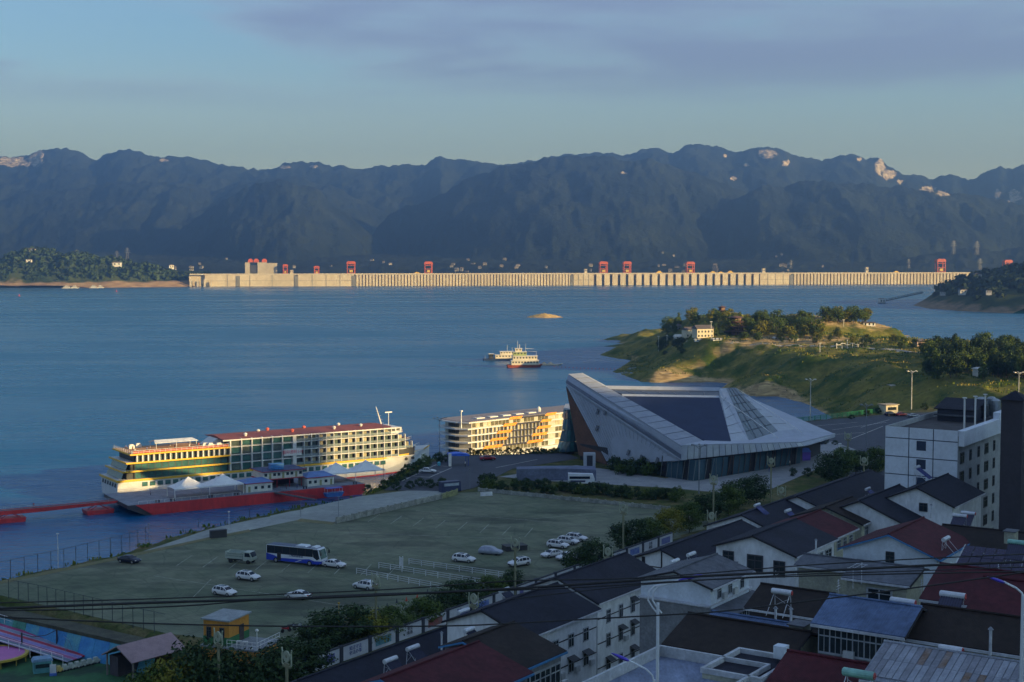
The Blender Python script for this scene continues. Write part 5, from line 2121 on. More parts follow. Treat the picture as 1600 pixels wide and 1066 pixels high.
# motorbikes left of the tree clump
def motorbike(px, py, rz, col, label):
    t = thing('motorbike', label, 'motorbike', P(px, py, LOT), rz)
    g = MB()
    g.cyl((-.62, -.06, .3), (-.62, .06, .3), .3, .3, 12)
    wme = g.mesh('wheel', tyre)
    put('wheel', wme, t)
    put('wheel', wme, t, (1.24, 0, 0))
    g = MB()
    g.prof([(-.85, .75), (-.2, .5), (.35, .45), (.5, .85), (.3, .9), (.1, .72), (-.8, .85)], -.16, .16)
    g.build('body', col, t)
    g = MB()
    g.cyl((.62, 0, .3), (.42, 0, 1.0), .04, .04, 6)
    g.cyl((.42, -.35, 1.02), (.42, .35, 1.02), .025, .025, 6)
    g.build('fork', trim_k, t)
    g = MB()
    g.prof([(-.7, .86), (.05, .78), (.05, .85), (-.7, .95)], -.14, .14)
    g.build('saddle', trim_k, t)


motorbike(447, 988, .7, paints['red'], 'red motorbike left of the tree clump, leftmost of three')
motorbike(456, 984, .9, paints['black'], 'black motorbike, middle of the three by the trees')
motorbike(466, 984, .5, paints['silver'], 'silver motorbike, rightmost of the three by the trees')
person(P(727, 730, LOT) + Vector((0, 0, .02)), 2.0, 0, 'man in white shirt and dark trousers walking on the quay road')
person(P(671, 726, LOT) + Vector((0, 0, .02)), 1.0, 3, 'person in dark clothes by the bush next to the ship bow')

# ------------------------------------------------------------------ blue canopy and small quay furniture
bc = thing('entry_canopy', 'blue canopy with white pillar in front of the striped ship', 'canopy', P(716, 727, LOT), .25)
g = MB()
g.prof([(-2.8, 2.9), (2.8, 2.7), (2.8, 3.1), (0, 3.6), (-2.8, 3.4)], -1.8, 1.8)
g.build('roof', M('canopy_blue', (0.03, 0.12, 0.60), 0.5), bc)
g = MB()
g.box(-3.1, -2.3, -1.9, -1.5, 0, 3.6)
g.build('pillar', white_p, bc)
for x, y in ((-2.5, 1.6), (2.5, 1.6), (2.5, -1.6)):
    g = MB()
    g.cyl((x, y, 0), (x, y, 2.75), .1, .1, 6)
    g.build('post', M('canopy_post', (0.04, 0.08, 0.3), 0.5), bc)
g = MB()
g.lathe([(.35, 0), (.45, .3), (.5, .9), (.2, 1.15)], 10)
tag(g.build('litter_bin', M('bin_cyan', (0.10, 0.42, 0.55), 0.5), None, False, P(686, 728, LOT)), 'cyan rounded litter bin beside the bushes on the quay', 'bin')

# long fabric covered exhibit wall and the white minibus in front of the hall
lw = thing('screen_wall', 'long low blue grey curved hoarding left of the hall', 'wall', P(868, 752, LOT), .05)
g = MB()
vs = []
N = 24
for k in range(N + 1):
    f = k / N
    x = -10 + 20.5 * f
    y = 1.2 * math.sin(f * 3.1)
    vs += [(x, y, 0), (x, y, 3.2 - .3 * f), (x + .1, y + 3.6, 3.3), (x + .1, y + 3.6, 0)]
fs = []
for k in range(N):
    a = k * 4
    fs += [(a, a + 4, a + 5, a + 1), (a + 1, a + 5, a + 6, a + 2), (a + 2, a + 6, a + 7, a + 3)]
fs += [(0, 1, 2, 3), (N * 4, N * 4 + 3, N * 4 + 2, N * 4 + 1)]
g.add(vs, fs)
g.build('wall', M('hoarding_blue', (0.10, 0.12, 0.19), 0.7, 0, 0.25, 0.3), lw)
mb = thing('minibus', 'white box van with dark graphics in front of the hoarding', 'van', P(908, 757, LOT), 0.0)
g = MB()
g.prof([(-3.3, .4), (3.0, .4), (3.4, .9), (3.4, 1.6), (3.0, 2.7), (-3.3, 2.9)], -1.05, 1.05)
g.build('body', bl_w, mb)
g = MB()
g.box(-3.0, 2.2, -1.08, -1.055, 1.55, 2.2)
g.build('side_window', cglass, mb)
g = MB()
g.box(-2.8, 1.0, -1.08, -1.055, .7, 1.2)
g.build('graphic_band', M('graphic_navy', (0.05, 0.06, 0.12)), mb)
for x in (-2.1, 2.1):
    for y in (-.95, .95):
        put('wheel', twm, mb, (x, y, .4))

# ------------------------------------------------------------------ the tent-like hall
hall = thing('exhibition_hall', 'large angular hall with folded grey metal roof rising to a point', 'building', P(1000, 728, LOT))
HO = P(1000, 728, LOT)


def hp(px, py, y):
    return D(px, py, y) - HO


clad = M('hall_cladding', (0.34, 0.38, 0.46), 0.6, 0.0, 0.07, 0.4)
clad_d = M('hall_dark_roof', (0.022, 0.034, 0.075), 0.6, 0.0, 0.12, 0.2, spec=0.12)
clad_l = M('hall_pale_strip', (0.40, 0.44, 0.49), 0.55, 0.0, 0.08, 0.5)
seam = M('hall_seam', (0.10, 0.11, 0.14), 0.6)
rust = M('hall_brown', (0.105, 0.045, 0.025), 0.7, 0, 0.2, 0.3)
hglass = M('hall_glass', (0.035, 0.075, 0.10), 0.08, 0, 0.1, 0.3)


def part(name, pts, th, mat, parent=hall):
    g = MB()
    g.slab(pts, th)
    return g.build(name, mat, parent)


def bigpart(name, pts, th, mat, cen, parent=hall):
    """slab whose outside faces away from the middle of the hall"""
    pts = [Vector(p) for p in pts]
    nn = (pts[1] - pts[0]).cross(pts[2] - pts[0])
    c = sum(pts, Vector()) / len(pts)
    if nn.dot(c - Vector(cen)) < 0:
        pts = pts[::-1]
    return part(name, pts, th, mat, parent)


CEN = hp(1080, 690, 405)
A_hi, A_lo = hp(888, 584.5, 412), hp(884, 600, 411)
A_in = hp(909, 583, 418)
B_hi, B_lo, B_in = hp(1065.5, 697, 364), hp(1064, 719.5, 364.5), hp(1101, 690, 374)
W_l, W_m = hp(951, 727.5, 393), hp(1018, 727, 381)
wall = bigpart('wall', [A_lo, W_l, W_m, B_lo], .4, clad, CEN)
for k in range(1, 26):                    # standing seams of the white flank
    f = k / 26
    top = A_lo.lerp(B_lo, f)
    bot = W_l.lerp(W_m, min(1, f * 1.05)) if f < .95 else B_lo
    d = (bot - top)
    g = MB()
    off = Vector((-.12, -.16, .02))
    g.cyl(top.lerp(bot, .03) + off, top.lerp(bot, .97) + off, .035, .035, 4)
    g.build('seam', seam, wall)
for px, py in ((933, 643), (945, 644), (932, 669), (981, 707), (1001, 715), (1026, 719)):
    d0 = ray(px, py)
    # meet the flank plane
    n_ = (W_l - A_lo).cross(B_lo - A_lo).normalized()
    t_ = ((A_lo + HO - Vector((0, 0, CAMZ))).dot(n_)) / d0.dot(n_)
    c = Vector((0, 0, CAMZ)) + d0 * t_ - HO
    sg = 1 if n_.dot(-d0) > 0 else -1
    c += n_ * sg * .06
    ex = (B_lo - A_lo).normalized() * .75
    ez = Vector((.25, 0, 1)).normalized() * .8
    g = MB()
    g.slab([c - ex * .6 - ez, c + ex * .6 - ez, c + ex * .9 + ez, c - ex * .3 + ez] if sg > 0 else [c - ex * .3 + ez, c + ex * .9 + ez, c + ex * .6 - ez, c - ex * .6 - ez], .12)
    g.build('window', M('hall_window', (0.05, 0.06, 0.10), 0.2), wall)
BR_l = hp(904, 711, 403)
bigpart('brown_wall', [A_lo + Vector((.05, .3, -.8)), BR_l, W_l + Vector((-.1, .1, 0))], .4, rust, CEN)
# the great sloping beam: front face and top face
beam = bigpart('beam_face', [A_hi, A_lo, B_lo, B_hi], .35, clad, CEN)
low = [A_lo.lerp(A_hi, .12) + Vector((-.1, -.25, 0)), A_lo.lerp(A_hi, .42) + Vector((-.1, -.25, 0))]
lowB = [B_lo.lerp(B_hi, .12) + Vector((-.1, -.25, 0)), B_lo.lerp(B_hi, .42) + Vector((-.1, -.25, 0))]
part('shadow_band', [low[0], lowB[0], lowB[1], low[1]], .05, M('hall_band_shade', (0.10, 0.12, 0.17), 0.5), beam)  # dark strip stands in for the shade along the beam
bigpart('beam_top', [A_hi, A_in, B_in, B_hi], .35, M('hall_cladding_top', (0.24, 0.27, 0.33), 0.6, 0, 0.1, 0.4), CEN - Vector((0, 0, 30)))  # cladding darkened here to offset the bright sky on its top
for k in range(1, 14):
    f = k / 14
    g = MB()
    g.cyl(A_hi.lerp(B_hi, f) + Vector((0, 0, .06)), A_in.lerp(B_in, f) + Vector((0, 0, .06)), .05, .05, 4)
    g.build('seam', seam, beam)
# roof facets
C_l, C_r = hp(946, 603, 432), hp(1124, 606, 430)
C2_l, C2_r = hp(972, 619, 424), hp(1124, 621.5, 423)
D_l, D_r = hp(1104, 690.5, 376), hp(1143, 691.5, 379)
UP = CEN - Vector((0, 0, 40))
bigpart('back_beam', [A_in, C_l, C2_l, hp(960, 615, 421)], .35, clad, UP)
bigpart('ridge_beam', [C_l, C_r, C_r + Vector((0, 0, -.9)) + Vector((0, -.8, 0)), C_l + Vector((0, -.8, -.9))], .6, clad, UP)
strip = bigpart('clerestory', [C_l + Vector((.5, -1.0, -.9)), C_r + Vector((0, -1.0, -.9)), C2_r + Vector((0, 1.2, .5)), C2_l + Vector((0, 1.2, .5))], .2, M('clerestory_dark', (0.02, 0.025, 0.035), 0.2), UP)
for k in range(1, 7):
    f = k / 7
    g = MB()
    g.cyl(C_l.lerp(C_r, f) + Vector((0, -1.05, -.95)), C2_l.lerp(C2_r, f) + Vector((0, 1.1, .55)), .09, .09, 4)
    g.build('mullion', seam, strip)
bigpart('pale_ledge', [C2_l + Vector((0, 1.2, .5)), C2_r + Vector((0, 1.2, .5)), C2_r, C2_l], .3, clad_l, UP)
roof = bigpart('dark_roof', [C2_l, C2_r, D_r, D_l], .3, clad_d, UP)
E_tip = hp(1305, 679, 408)
G1_t, G1_b = hp(1135, 606, 429), hp(1171, 690, 383)
G2_t, G2_b = hp(1150, 606, 431), hp(1217, 675, 396)
G3_t, G3_b = hp(1158, 616, 432), hp(1243, 672, 401)
bigpart('pale_facet', [C2_r, hp(1124, 607, 429.5), G1_t + Vector((0, 0, -.1)), G1_b, D_r], .3, clad_l, UP)
gf = bigpart('glass_facet', [G1_t, G2_t, G2_b, G1_b], .25, hglass, UP)
for k in range(1, 6):
    f = k / 6
    g = MB()
    g.cyl(G1_t.lerp(G1_b, f) + Vector((0, 0, .12)), G2_t.lerp(G2_b, f) + Vector((0, 0, .12)), .07, .07, 4)
    g.build('mullion', seam, gf)
for k in range(1, 4):
    f = k / 4
    g = MB()
    g.cyl(G1_t.lerp(G2_t, f) + Vector((0, 0, .12)), G1_b.lerp(G2_b, f) + Vector((0, 0, .12)), .06, .06, 4)
    g.build('mullion', seam, gf)
pf = bigpart('pale_facet', [G2_t, G3_t, G3_b, G2_b], .3, clad_l, UP)
for k in range(1, 6):
    f = k / 6
    g = MB()
    g.cyl(G2_t.lerp(G2_b, f) + Vector((0, 0, .1)), G3_t.lerp(G3_b, f) + Vector((0, 0, .1)), .06, .06, 4)
    g.build('seam', seam, pf)
    g = MB()
    g.cyl(C2_r.lerp(D_r, f) + Vector((0, 0, .1)), hp(1128, 609, 428).lerp(G1_b, f) + Vector((0, 0, .15)), .06, .06, 4)
    g.build('seam', seam, pf)
for a, c_ in ((hp(1126, 622, 422), hp(1216, 688, 379)), (hp(1152, 610, 431), hp(1253, 679, 396))):
    g = MB()
    g.cyl(a + Vector((0, 0, .5)), c_ + Vector((0, 0, .6)), .09, .09, 5)
    g.build('stay_rod', rail_m, hall)
bigpart('side_facet', [G3_t, E_tip, G3_b], .3, clad, UP)
# canopy plate and its panelled fascia
F_r = hp(1252, 692, 386)
can = bigpart('canopy', [B_hi, B_in, D_l, D_r, G1_b, G2_b, G3_b, E_tip, F_r], .3, clad, UP)
FB_r = hp(1257, 698, 386)
NP = 20
for k in range(NP):                       # fascia panels, one by one
    a, c_ = k / NP + .002, (k + 1) / NP - .003
    t0, t1, b0, b1 = B_hi.lerp(F_r, a), B_hi.lerp(F_r, c_), B_lo.lerp(FB_r, a), B_lo.lerp(FB_r, c_)
    bigpart('fascia_panel', [t0, t1, b1, b0], .12 + .04 * (k % 2), clad_l if k % 3 else clad, CEN + Vector((0, 10, 0)))
bigpart('fascia_backing', [B_hi + Vector((0, .3, 0)), F_r + Vector((0, .3, 0)), FB_r + Vector((0, .3, .1)), B_lo + Vector((0, .3, .1))], .1, seam, CEN + Vector((0, 10, 0)))
bigpart('fascia_end', [F_r, E_tip, E_tip + Vector((0, 0, -.8)), FB_r], .2, clad, CEN)
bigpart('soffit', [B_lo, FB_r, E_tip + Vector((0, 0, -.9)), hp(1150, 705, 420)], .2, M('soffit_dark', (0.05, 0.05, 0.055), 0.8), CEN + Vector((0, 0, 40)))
# glazed front under the canopy: leaning posts and panes
fa, fb2, fc = P(1032, 744, LOT) - HO, P(1085, 752, LOT) - HO, P(1250, 724, LOT) - HO
def frontz(f):
    return 5.6 - .8 * f


n_f = 26
for k in range(n_f):
    f0, f1 = k / n_f, (k + 1) / n_f
    def q_(f):
        return fa.lerp(fb2, f / .24) if f < .24 else fb2.lerp(fc, (f - .24) / .76)
    p0, p1 = q_(f0), q_(f1)
    lean = Vector((.5 + .3 * math.sin(k * 1.7), -.6, 0))
    z0, z1 = frontz(f0), frontz(f1)
    g = MB()
    g.slab([p0, p1, p1 + Vector((0, 0, z1)) + lean * .6, p0 + Vector((0, 0, z0)) + lean * .6], .08)
    g.build('facade_pane', hglass if k % 4 else M('hall_dark_pane', (0.015, 0.014, 0.016), 0.2), hall)
    g = MB()
    g.cyl(p0 + Vector((0, -.12, 0)), p0 + lean + Vector((.35 * math.sin(k * 2.3), -.15, z0)), .10, .08, 5)
    g.build('facade_post', M('post_brown', (0.10, 0.07, 0.055), 0.6) if k > 10 else M('post_steel', (0.14, 0.17, 0.18), 0.5), hall)
# body behind so that nothing shows through
g = MB()
ring = [W_l, W_m, fb2 + Vector((0, 1, 0)), fc + Vector((0, 1, 0)), hp(1285, 695, 415), hp(1160, 690, 436), hp(946, 690, 438), BR_l]
g.poly([(p.x * .985 + CEN.x * .015, p.y * .985 + CEN.y * .015) for p in ring], .0, 4.6)
g.build('core', M('core_dark', (0.03, 0.03, 0.035), 0.8), hall)
bigpart('back_wall', [A_in, C_l, C_r, G3_t, E_tip, hp(1285, 695, 415), hp(1160, 690, 436), hp(946, 690, 438)], .2, clad, CEN)
# white door porch and blue banner
g = MB()
g.box(-1.6, 1.6, -1.2, 1.2, 0, 3.8)
pch = g.build('porch', clad_l, hall, False, P(921, 729, LOT) - HO)
g = MB()
g.box(-.8, .8, -1.26, -1.2, .05, 3.2)
g.build('door', M('porch_dark', (0.03, 0.035, 0.05), 0.5), pch)
# curved glass hall at the left
gh = thing('glass_pavilion', 'flaring teal glass pavilion between striped ship and hall', 'building', D(893, 712, 418) * 1.0)
go = gh.location.copy()
cols = 5
prof_ = [(706, 868, 905), (690, 874, 903), (672, 878, 901), (655, 880, 898.5), (640, 880, 897)]
for i in range(len(prof_) - 1):
    for k in range(cols):
        def gp(row, c):
            py, x0, x1 = prof_[row]
            f = c / cols
            return D(x0 + (x1 - x0) * f, py, 418 - 5 * math.sin(f * 2.6)) - go
        g = MB()
        g.slab([gp(i, k), gp(i, k + 1) - Vector((.07, 0, 0)), gp(i + 1, k + 1) - Vector((.07, 0, .1)), gp(i + 1, k) - Vector((0, 0, .1))], .1)
        g.build('glass_pane', hglass if (i + k) % 3 else M('hall_teal_glass', (0.04, 0.12, 0.13), 0.08), gh)
g = MB()
q = [D(880.5, 640, 417) - go, D(897, 640, 412) - go, D(899, 640, 430) - go, D(884, 640, 430) - go]
g.poly([(p.x, p.y) for p in q], q[0].z, q[0].z + .5)
g.build('roof', clad_l, gh)
q2 = [D(881, 640, 419) - go, D(897, 640, 414) - go, D(899, 640, 428) - go, D(884, 640, 428) - go]
g = MB()
g.poly([(p.x, p.y) for p in q2], -8, q[0].z - .01)
g.build('core', M('core_dark', (0.03, 0.03, 0.035), 0.8), gh)
# things around the plaza
tt = thing('inflatable_arch', 'purple stall with blue top at the right end of the canopy', 'stall', P(1254, 719, LOT), .3)
g = MB()
g.box(-1.8, 1.8, -1.3, 1.3, 0, 2.4)
g.build('wall', M('stall_purple', (0.10, 0.05, 0.34), 0.6), tt)
g = MB()
g.prof([(-2.0, 2.4), (2.0, 2.4), (1.2, 3.6), (-1.2, 3.6)], -1.4, 1.4)
g.build('roof', M('stall_blue', (0.06, 0.12, 0.45), 0.6), tt)
g = MB()
g.prof([(-2.4, 0), (2.4, 0), (2.0, 1.6), (-1.8, 1.7)], -1.5, 1.5)
tag(g.build('stall_cover', M('stall_violet', (0.09, 0.05, 0.28), 0.6), None, False, P(1262, 709, LOT), .2), 'low violet covered stall behind the purple one', 'stall')
for k, (px, py) in enumerate(((1202, 738), (1234, 729), (1281, 735), (1287, 738))):
    person(P(px, py, LOT) + Vector((0, 0, .03)), k * 1.7, (3, 0, 3, 2)[k], ('person in dark clothes under the hall canopy', 'person in white by the purple stall', 'person in black at the right of the plaza', 'person in blue at the right of the plaza')[k])
kk = thing('kiosk', 'cream kiosk with dark left side at the plaza edge', 'kiosk', P(1388, 646, LOT), .45)
g = MB()
g.box(-2.8, 2.8, -2, 2, 0, 3.2)
g.build('wall', M('kiosk_cream', (0.62, 0.55, 0.40), 0.7), kk)
g = MB()
g.box(-3.2, 3.2, -2.4, 2.4, 3.2, 3.5)
g.build('roof', M('kiosk_roof', (0.30, 0.26, 0.2), 0.7), kk)
g = MB()
g.box(-2, 2, -2.06, -2.0, 1.4, 2.5)
g.build('window', win_d, kk)
pl = thing('gate_pillar', 'short white pillar on the plaza right of the canopy', 'pillar', P(1312, 706, LOT))
g = MB()
g.box(-.35, .35, -.35, .35, 0, 2.3)
g.box(-.45, .45, -.45, .45, 2.3, 2.5)
g.build('shaft', white_p, pl)


# ------------------------------------------------------------------ high-mast lamps
def mast_lamp(px, py, top_py, label, n_=6, mat=None, z=LOT, r_=.16):
    c = P(px, py, z)
    h = CAMZ - z - (top_py - HOR) / FPX * c.y
    t = thing('mast_lamp', label, 'street lamp', c, 0.4, 'tall mast lamps')
    m_ = mat or M('mast_pale', (0.55, 0.54, 0.52), 0.5, 0.2)
    g = MB()
    g.cyl((0, 0, 0), (0, 0, h), r_ * 1.2, r_ * .7, 8)
    g.build('pole', m_, t)
    for k in range(n_):
        a = 2 * math.pi * k / n_
        g = MB()
        g.tube([(0, 0, h - .8), (math.cos(a) * .8, math.sin(a) * .8, h - .1), (math.cos(a) * 1.6, math.sin(a) * 1.6, h + .15)], .06, 5)
        ar = g.build('arm', m_, t)
        g = MB()
        g.box(-.35, .35, -.2, .2, -.12, .12)
        g.build('lamp_head', m_, ar, False, (math.cos(a) * 1.8, math.sin(a) * 1.8, h + .2), a)


mast_lamp(1266, 656, 594, 'pale mast lamp behind the hall, left of three')
mast_lamp(1424, 640, 581, 'pale mast lamp at the plaza edge above the kiosk')
mast_lamp(1591, 646, 583, 'pale mast lamp at the far right edge')
dk = M('mast_grey', (0.20, 0.22, 0.25), 0.5, 0.2)
mast_lamp(1092, 772, 698, 'grey mast lamp standing in front of the hall fascia', 6, dk, LOT, .13)
mast_lamp(1353, 700, 634, 'grey mast lamp on the plaza left of the white tower block', 6, dk, LOT, .13)
mast_lamp(687, 716, 655, 'grey mast lamp between the two ships', 4, dk, LOT, .1)
for k, (px, py, h) in enumerate(((91, 886, 6.2), (529, 812, 5.0), (470, 808, 3.6), (358, 828, 3.8), (734, 765, 5.0), (233, 852, 4.2), (599, 757, 15.0))):
    t = thing('lamp_pole', ('thin white pole behind the waterside fence', 'thin dark pole at the corner of the balustrade', 'thin pole on the apron left of the balustrade', 'thin white pole near the dark bin shed', 'thin pole at the lot entrance hedge', 'short pole beside the dark parked car', 'tall thin pole in front of the ship bow')[k], 'pole', P(px, py, LOT))
    g = MB()
    g.cyl((0, 0, -.2), (0, 0, h), .07, .05, 6)
    g.build('pole', white_p if k in (0, 3) else dk, t)
    g = MB()
    g.box(-.25, .25, -.08, .08, h, h + .14)
    g.build('cap', white_p if k in (0, 3) else dk, t)
# ------------------------------------------------------------------ trees
bark = M('bark', (0.10, 0.075, 0.05), 0.95, 0, 0.25, 2.0, 0.4)


def leaf_mat(name, a, c_, scale=0.5):
    return M(name, a, 0.75, 0, 0.35, scale, 0, col2=c_, lo=0.38, hi=0.62, spec=0.15)


lf_mid = leaf_mat('leaves_mid', (0.040, 0.075, 0.016), (0.095, 0.130, 0.026))
lf_dark = leaf_mat('leaves_dark', (0.020, 0.042, 0.016), (0.045, 0.075, 0.024))
lf_yel = leaf_mat('leaves_yellow', (0.10, 0.12, 0.016), (0.22, 0.20, 0.030))
RT = random.Random(5)


def crown_mesh(name, mat, h, rx, z0, clumps, per, leaf, droop=0.0, shape='round'):
    vs, fs = [], []
    cs = []
    for k in range(clumps):
        for _ in range(40):
            f = RT.uniform(0, 1)
            a = RT.uniform(0, 6.283)
            if shape == 'cone':
                rr = rx * (1 - f) ** .8 * RT.uniform(.35, 1)
            else:
                rr = rx * math.sqrt(max(0, 1 - (2 * f - 1) ** 2)) * RT.uniform(.45, 1.0)
            c = Vector((rr * math.cos(a), rr * math.sin(a), z0 + f * (h - z0)))
            if all((c - q).length > rx * .28 for q in cs):
                break
        cs.append(c)
        cr = rx * RT.uniform(.28, .48)
        for j in range(per):
            d = Vector((RT.gauss(0, 1), RT.gauss(0, 1), RT.gauss(0, .8)))
            d = d.normalized() * cr * RT.uniform(.55, 1.08)
            p = c + d
            p.z -= droop * abs(d.x)
            n_ = (d.normalized() + Vector((RT.uniform(-.9, .9), RT.uniform(-.9, .9), RT.uniform(-.3, 1.0)))).normalized()
            u = n_.orthogonal().normalized()
            w_ = n_.cross(u)
            a = RT.uniform(0, 6.283)
            u, w_ = u * math.cos(a) + w_ * math.sin(a), w_ * math.cos(a) - u * math.sin(a)
            s_ = leaf * RT.uniform(.6, 1.3)
            o = len(vs)
            vs += [p - u * s_, p + w_ * s_ * .55, p + u * s_, p - w_ * s_ * .55]
            fs.append((o, o + 1, o + 2, o + 3))
    g = MB()
    g.add(vs, fs)
    return g.mesh(name, mat), cs


def trunk_mesh(h, r_, cs):
    g = MB()
    top = Vector((.05 * h * RT.uniform(-1, 1), .05 * h * RT.uniform(-1, 1), h * .62))
    g.cyl((0, 0, -.4), top * .5, r_, r_ * .75, 7)
    g.cyl(top * .5, top, r_ * .75, r_ * .4, 7)
    for c in RT.sample(cs, min(6, len(cs))):
        b_ = top * RT.uniform(.55, .95)
        g.cyl(b_, b_.lerp(c, .8), r_ * .35, r_ * .12, 5)
    return g.mesh('trunk', bark)


TREES = []
for k in range(7):
    mat_ = (lf_mid, lf_dark, lf_mid, lf_yel, lf_dark, lf_mid, lf_dark)[k]
    if k < 5:
        me, cs = crown_mesh('crown', mat_, 1.0, .40 + .05 * (k % 3), .26, 20, 62, .042)
    else:
        me, cs = crown_mesh('crown', mat_, 1.0, .26, .12, 22, 52, .040, 0, 'cone')
    TREES.append((trunk_mesh(1.0, .028, cs), me))
FINE = []
for k in range(4):
    me, cs = crown_mesh('crown', (lf_mid, lf_dark, lf_yel, lf_dark)[k], 1.0, .42 + .04 * (k % 2), .24, 36, 110, .030)
    FINE.append((trunk_mesh(1.0, .026, cs), me))
SHRUBS = []
for k in range(3):
    me, cs = crown_mesh('foliage', (lf_dark, lf_mid, lf_yel)[k], 1.0, .62, .05, 16, 46, .075)
    SHRUBS.append(me)


def tree(loc, h, k, label, group, wide=1.0, fine=False):
    t = thing('tree', label, 'tree', loc, RT.uniform(0, 6.28), group)
    tm_, cm_ = FINE[{0: 0, 1: 1, 3: 2, 4: 3}[k]] if fine else TREES[k]
    put('trunk', tm_, t, None, 0, (h, h, h))
    put('crown', cm_, t, None, 0, (h * wide, h * wide, h))
    return t


def shrub(loc, h, k, label, group):
    t = put('shrub', SHRUBS[k], None, loc, RT.uniform(0, 6.28), (h, h, h * RT.uniform(.8, 1.1)))
    return tag(t, label, 'shrub', group)


street_trees = [(535, 1022, 950, 1, 'dense dark tree beside the yellow pole, biggest of the lot-edge trees'), (500, 1030, 975, 1, 'dark tree over the panel with blue lettering'), (572, 1014, 958, 3, 'yellowish tree left of the round-topped lamp post'),
                (612, 1002, 952, 0, 'leafy tree right of the lowest round-topped lamp post'), (657, 986, 938, 0, 'leafy tree between two picture panels'), (690, 970, 925, 4, 'dark tree below the queue railings, left of two'),
                (722, 960, 908, 1, 'dark tree below the queue railings, right of two'), (762, 945, 903, 0, 'small tree left of the second lamp post'), (800, 930, 893, 4, 'small dark tree at the foot of the second lamp post'),
                (905, 902, 858, 1, 'dark tree covering the right end of the picture wall'), (928, 894, 846, 4, 'dark tree right of the car cluster'), (985, 866, 815, 1, 'dark tree beside the third lamp post'),
                (1015, 852, 812, 0, 'tree second right of the third lamp post'), (1047, 842, 797, 3, 'bright crowned tree near the corner of the lot'), (1078, 832, 788, 0, 'tree above the timbered gable'), (1108, 818, 772, 1, 'dark tree behind the medallion lamp above the gables'),
                (1138, 806, 762, 0, 'tree left of the blue solar panels'), (1155, 796, 750, 1, 'large dark tree in front of the plaza, left'), (1182, 786, 746, 4, 'large dark tree in front of the plaza, right'), (1298, 756, 712, 4, 'dark tree right of the plaza, lowest'),
                (1316, 747, 703, 0, 'round tree beside the short white pillar'), (1337, 741, 705, 1, 'dark tree left of the white tower block'), (1366, 742, 702, 0, 'tree touching the corner of the white tower block'),
                (322, 1150, 1012, 4, 'dark tree in front of the orange building, left'), (378, 1150, 1027, 1, 'dark tree in front of the orange building, middle'), (424, 1140, 1022, 4, 'dark tree in front of the orange building, right'), (275, 1150, 1036, 3, 'yellow green bush-like tree at the bottom left'),
                (243, 1150, 1046, 0, 'round low tree at the bottom left edge'), (462, 1075, 1000, 1, 'dark tree left of the panel with blue lettering'), (352, 1140, 1036, 1, 'low dark tree under the orange terrace')]
for px, pb, ptop, k, lb_ in street_trees:
    zz = PG_Z if px < 440 and pb > 1100 else LOT
    c = P(px, pb, zz)
    h = (pb - ptop) / FPX * c.y * 1.02
    tree((c.x, c.y, zz - .1), h, k, lb_, 'trees along the edge of the lot', 1.45 if px < 800 and zz == LOT else (.95 if zz < LOT else 1.2), True)
for k in range(46):                       # hedge between lot and plaza
    f = k / 45
    px = 752 + 310 * f + RT.uniform(-4, 4)
    py = 762 + 20 * f + RT.uniform(-5, 3)
    shrub(P(px, py, LOT), RT.uniform(1.5, 2.7), 0 if RT.random() < .7 else 1, 'dark shrub of the hedge between the lot and the hall', 'hedge between lot and hall')
for k, (px, py, h) in enumerate(((640, 744, 3.4), (652, 738, 2.6), (626, 752, 2.6), (612, 758, 2.2), (684, 722, 2.6), (696, 722, 2.0), (664, 730, 3.2), (600, 764, 2.2), (575, 770, 1.8), (655, 760, 2.0), (672, 762, 2.2), (690, 762, 2.2), (640, 764, 1.8), (620, 766, 1.8))):
    shrub(P(px, py, LOT), h, 1 if k == 6 else 0, 'dark bush on the quay near the ship bow', 'bushes on the quay')
for k in range(14):
    px = 955 + 78 * (k / 13) + RT.uniform(-3, 3)
    shrub(P(px, 739 + RT.uniform(-5, 5), LOT), RT.uniform(2.2, 4.2), RT.choice((0, 0, 1)), 'bush in front of the white flank of the hall', 'bushes below the hall')
for k in range(22):
    shrub(P(738 + 150 * k / 21 + RT.uniform(-2, 2), 710.5 - 2.2 * k / 21 + RT.uniform(-.8, .8), LOT), RT.uniform(1.1, 1.9), 0, 'low dark shrub on the quay edge in front of the striped ship', 'shrubs on the quay edge')
for px, py, h in ((1262, 692, 1.6), (1275, 693, 1.6), (1290, 694, 1.6), (1305, 695, 1.5), (1240, 744, 1.8), (1262, 744, 2), (1280, 742, 1.8), (1355, 650, 2.4), (1372, 646, 2.0), (1445, 640, 2.5), (1330, 655, 1.8)):
    shrub(P(px, py, LOT), h, 0, 'low dark shrub on the plaza edge', 'shrubs around the plaza')

# ------------------------------------------------------------------ trees and buildings of the peninsula
def pen_tree(px, py, h, k, lab, grp, wide=1.0):
    x, y = pen_pt(px, py)
    tree((x, y, pen_z(x, y) - .3), h, k, lab, grp, wide)


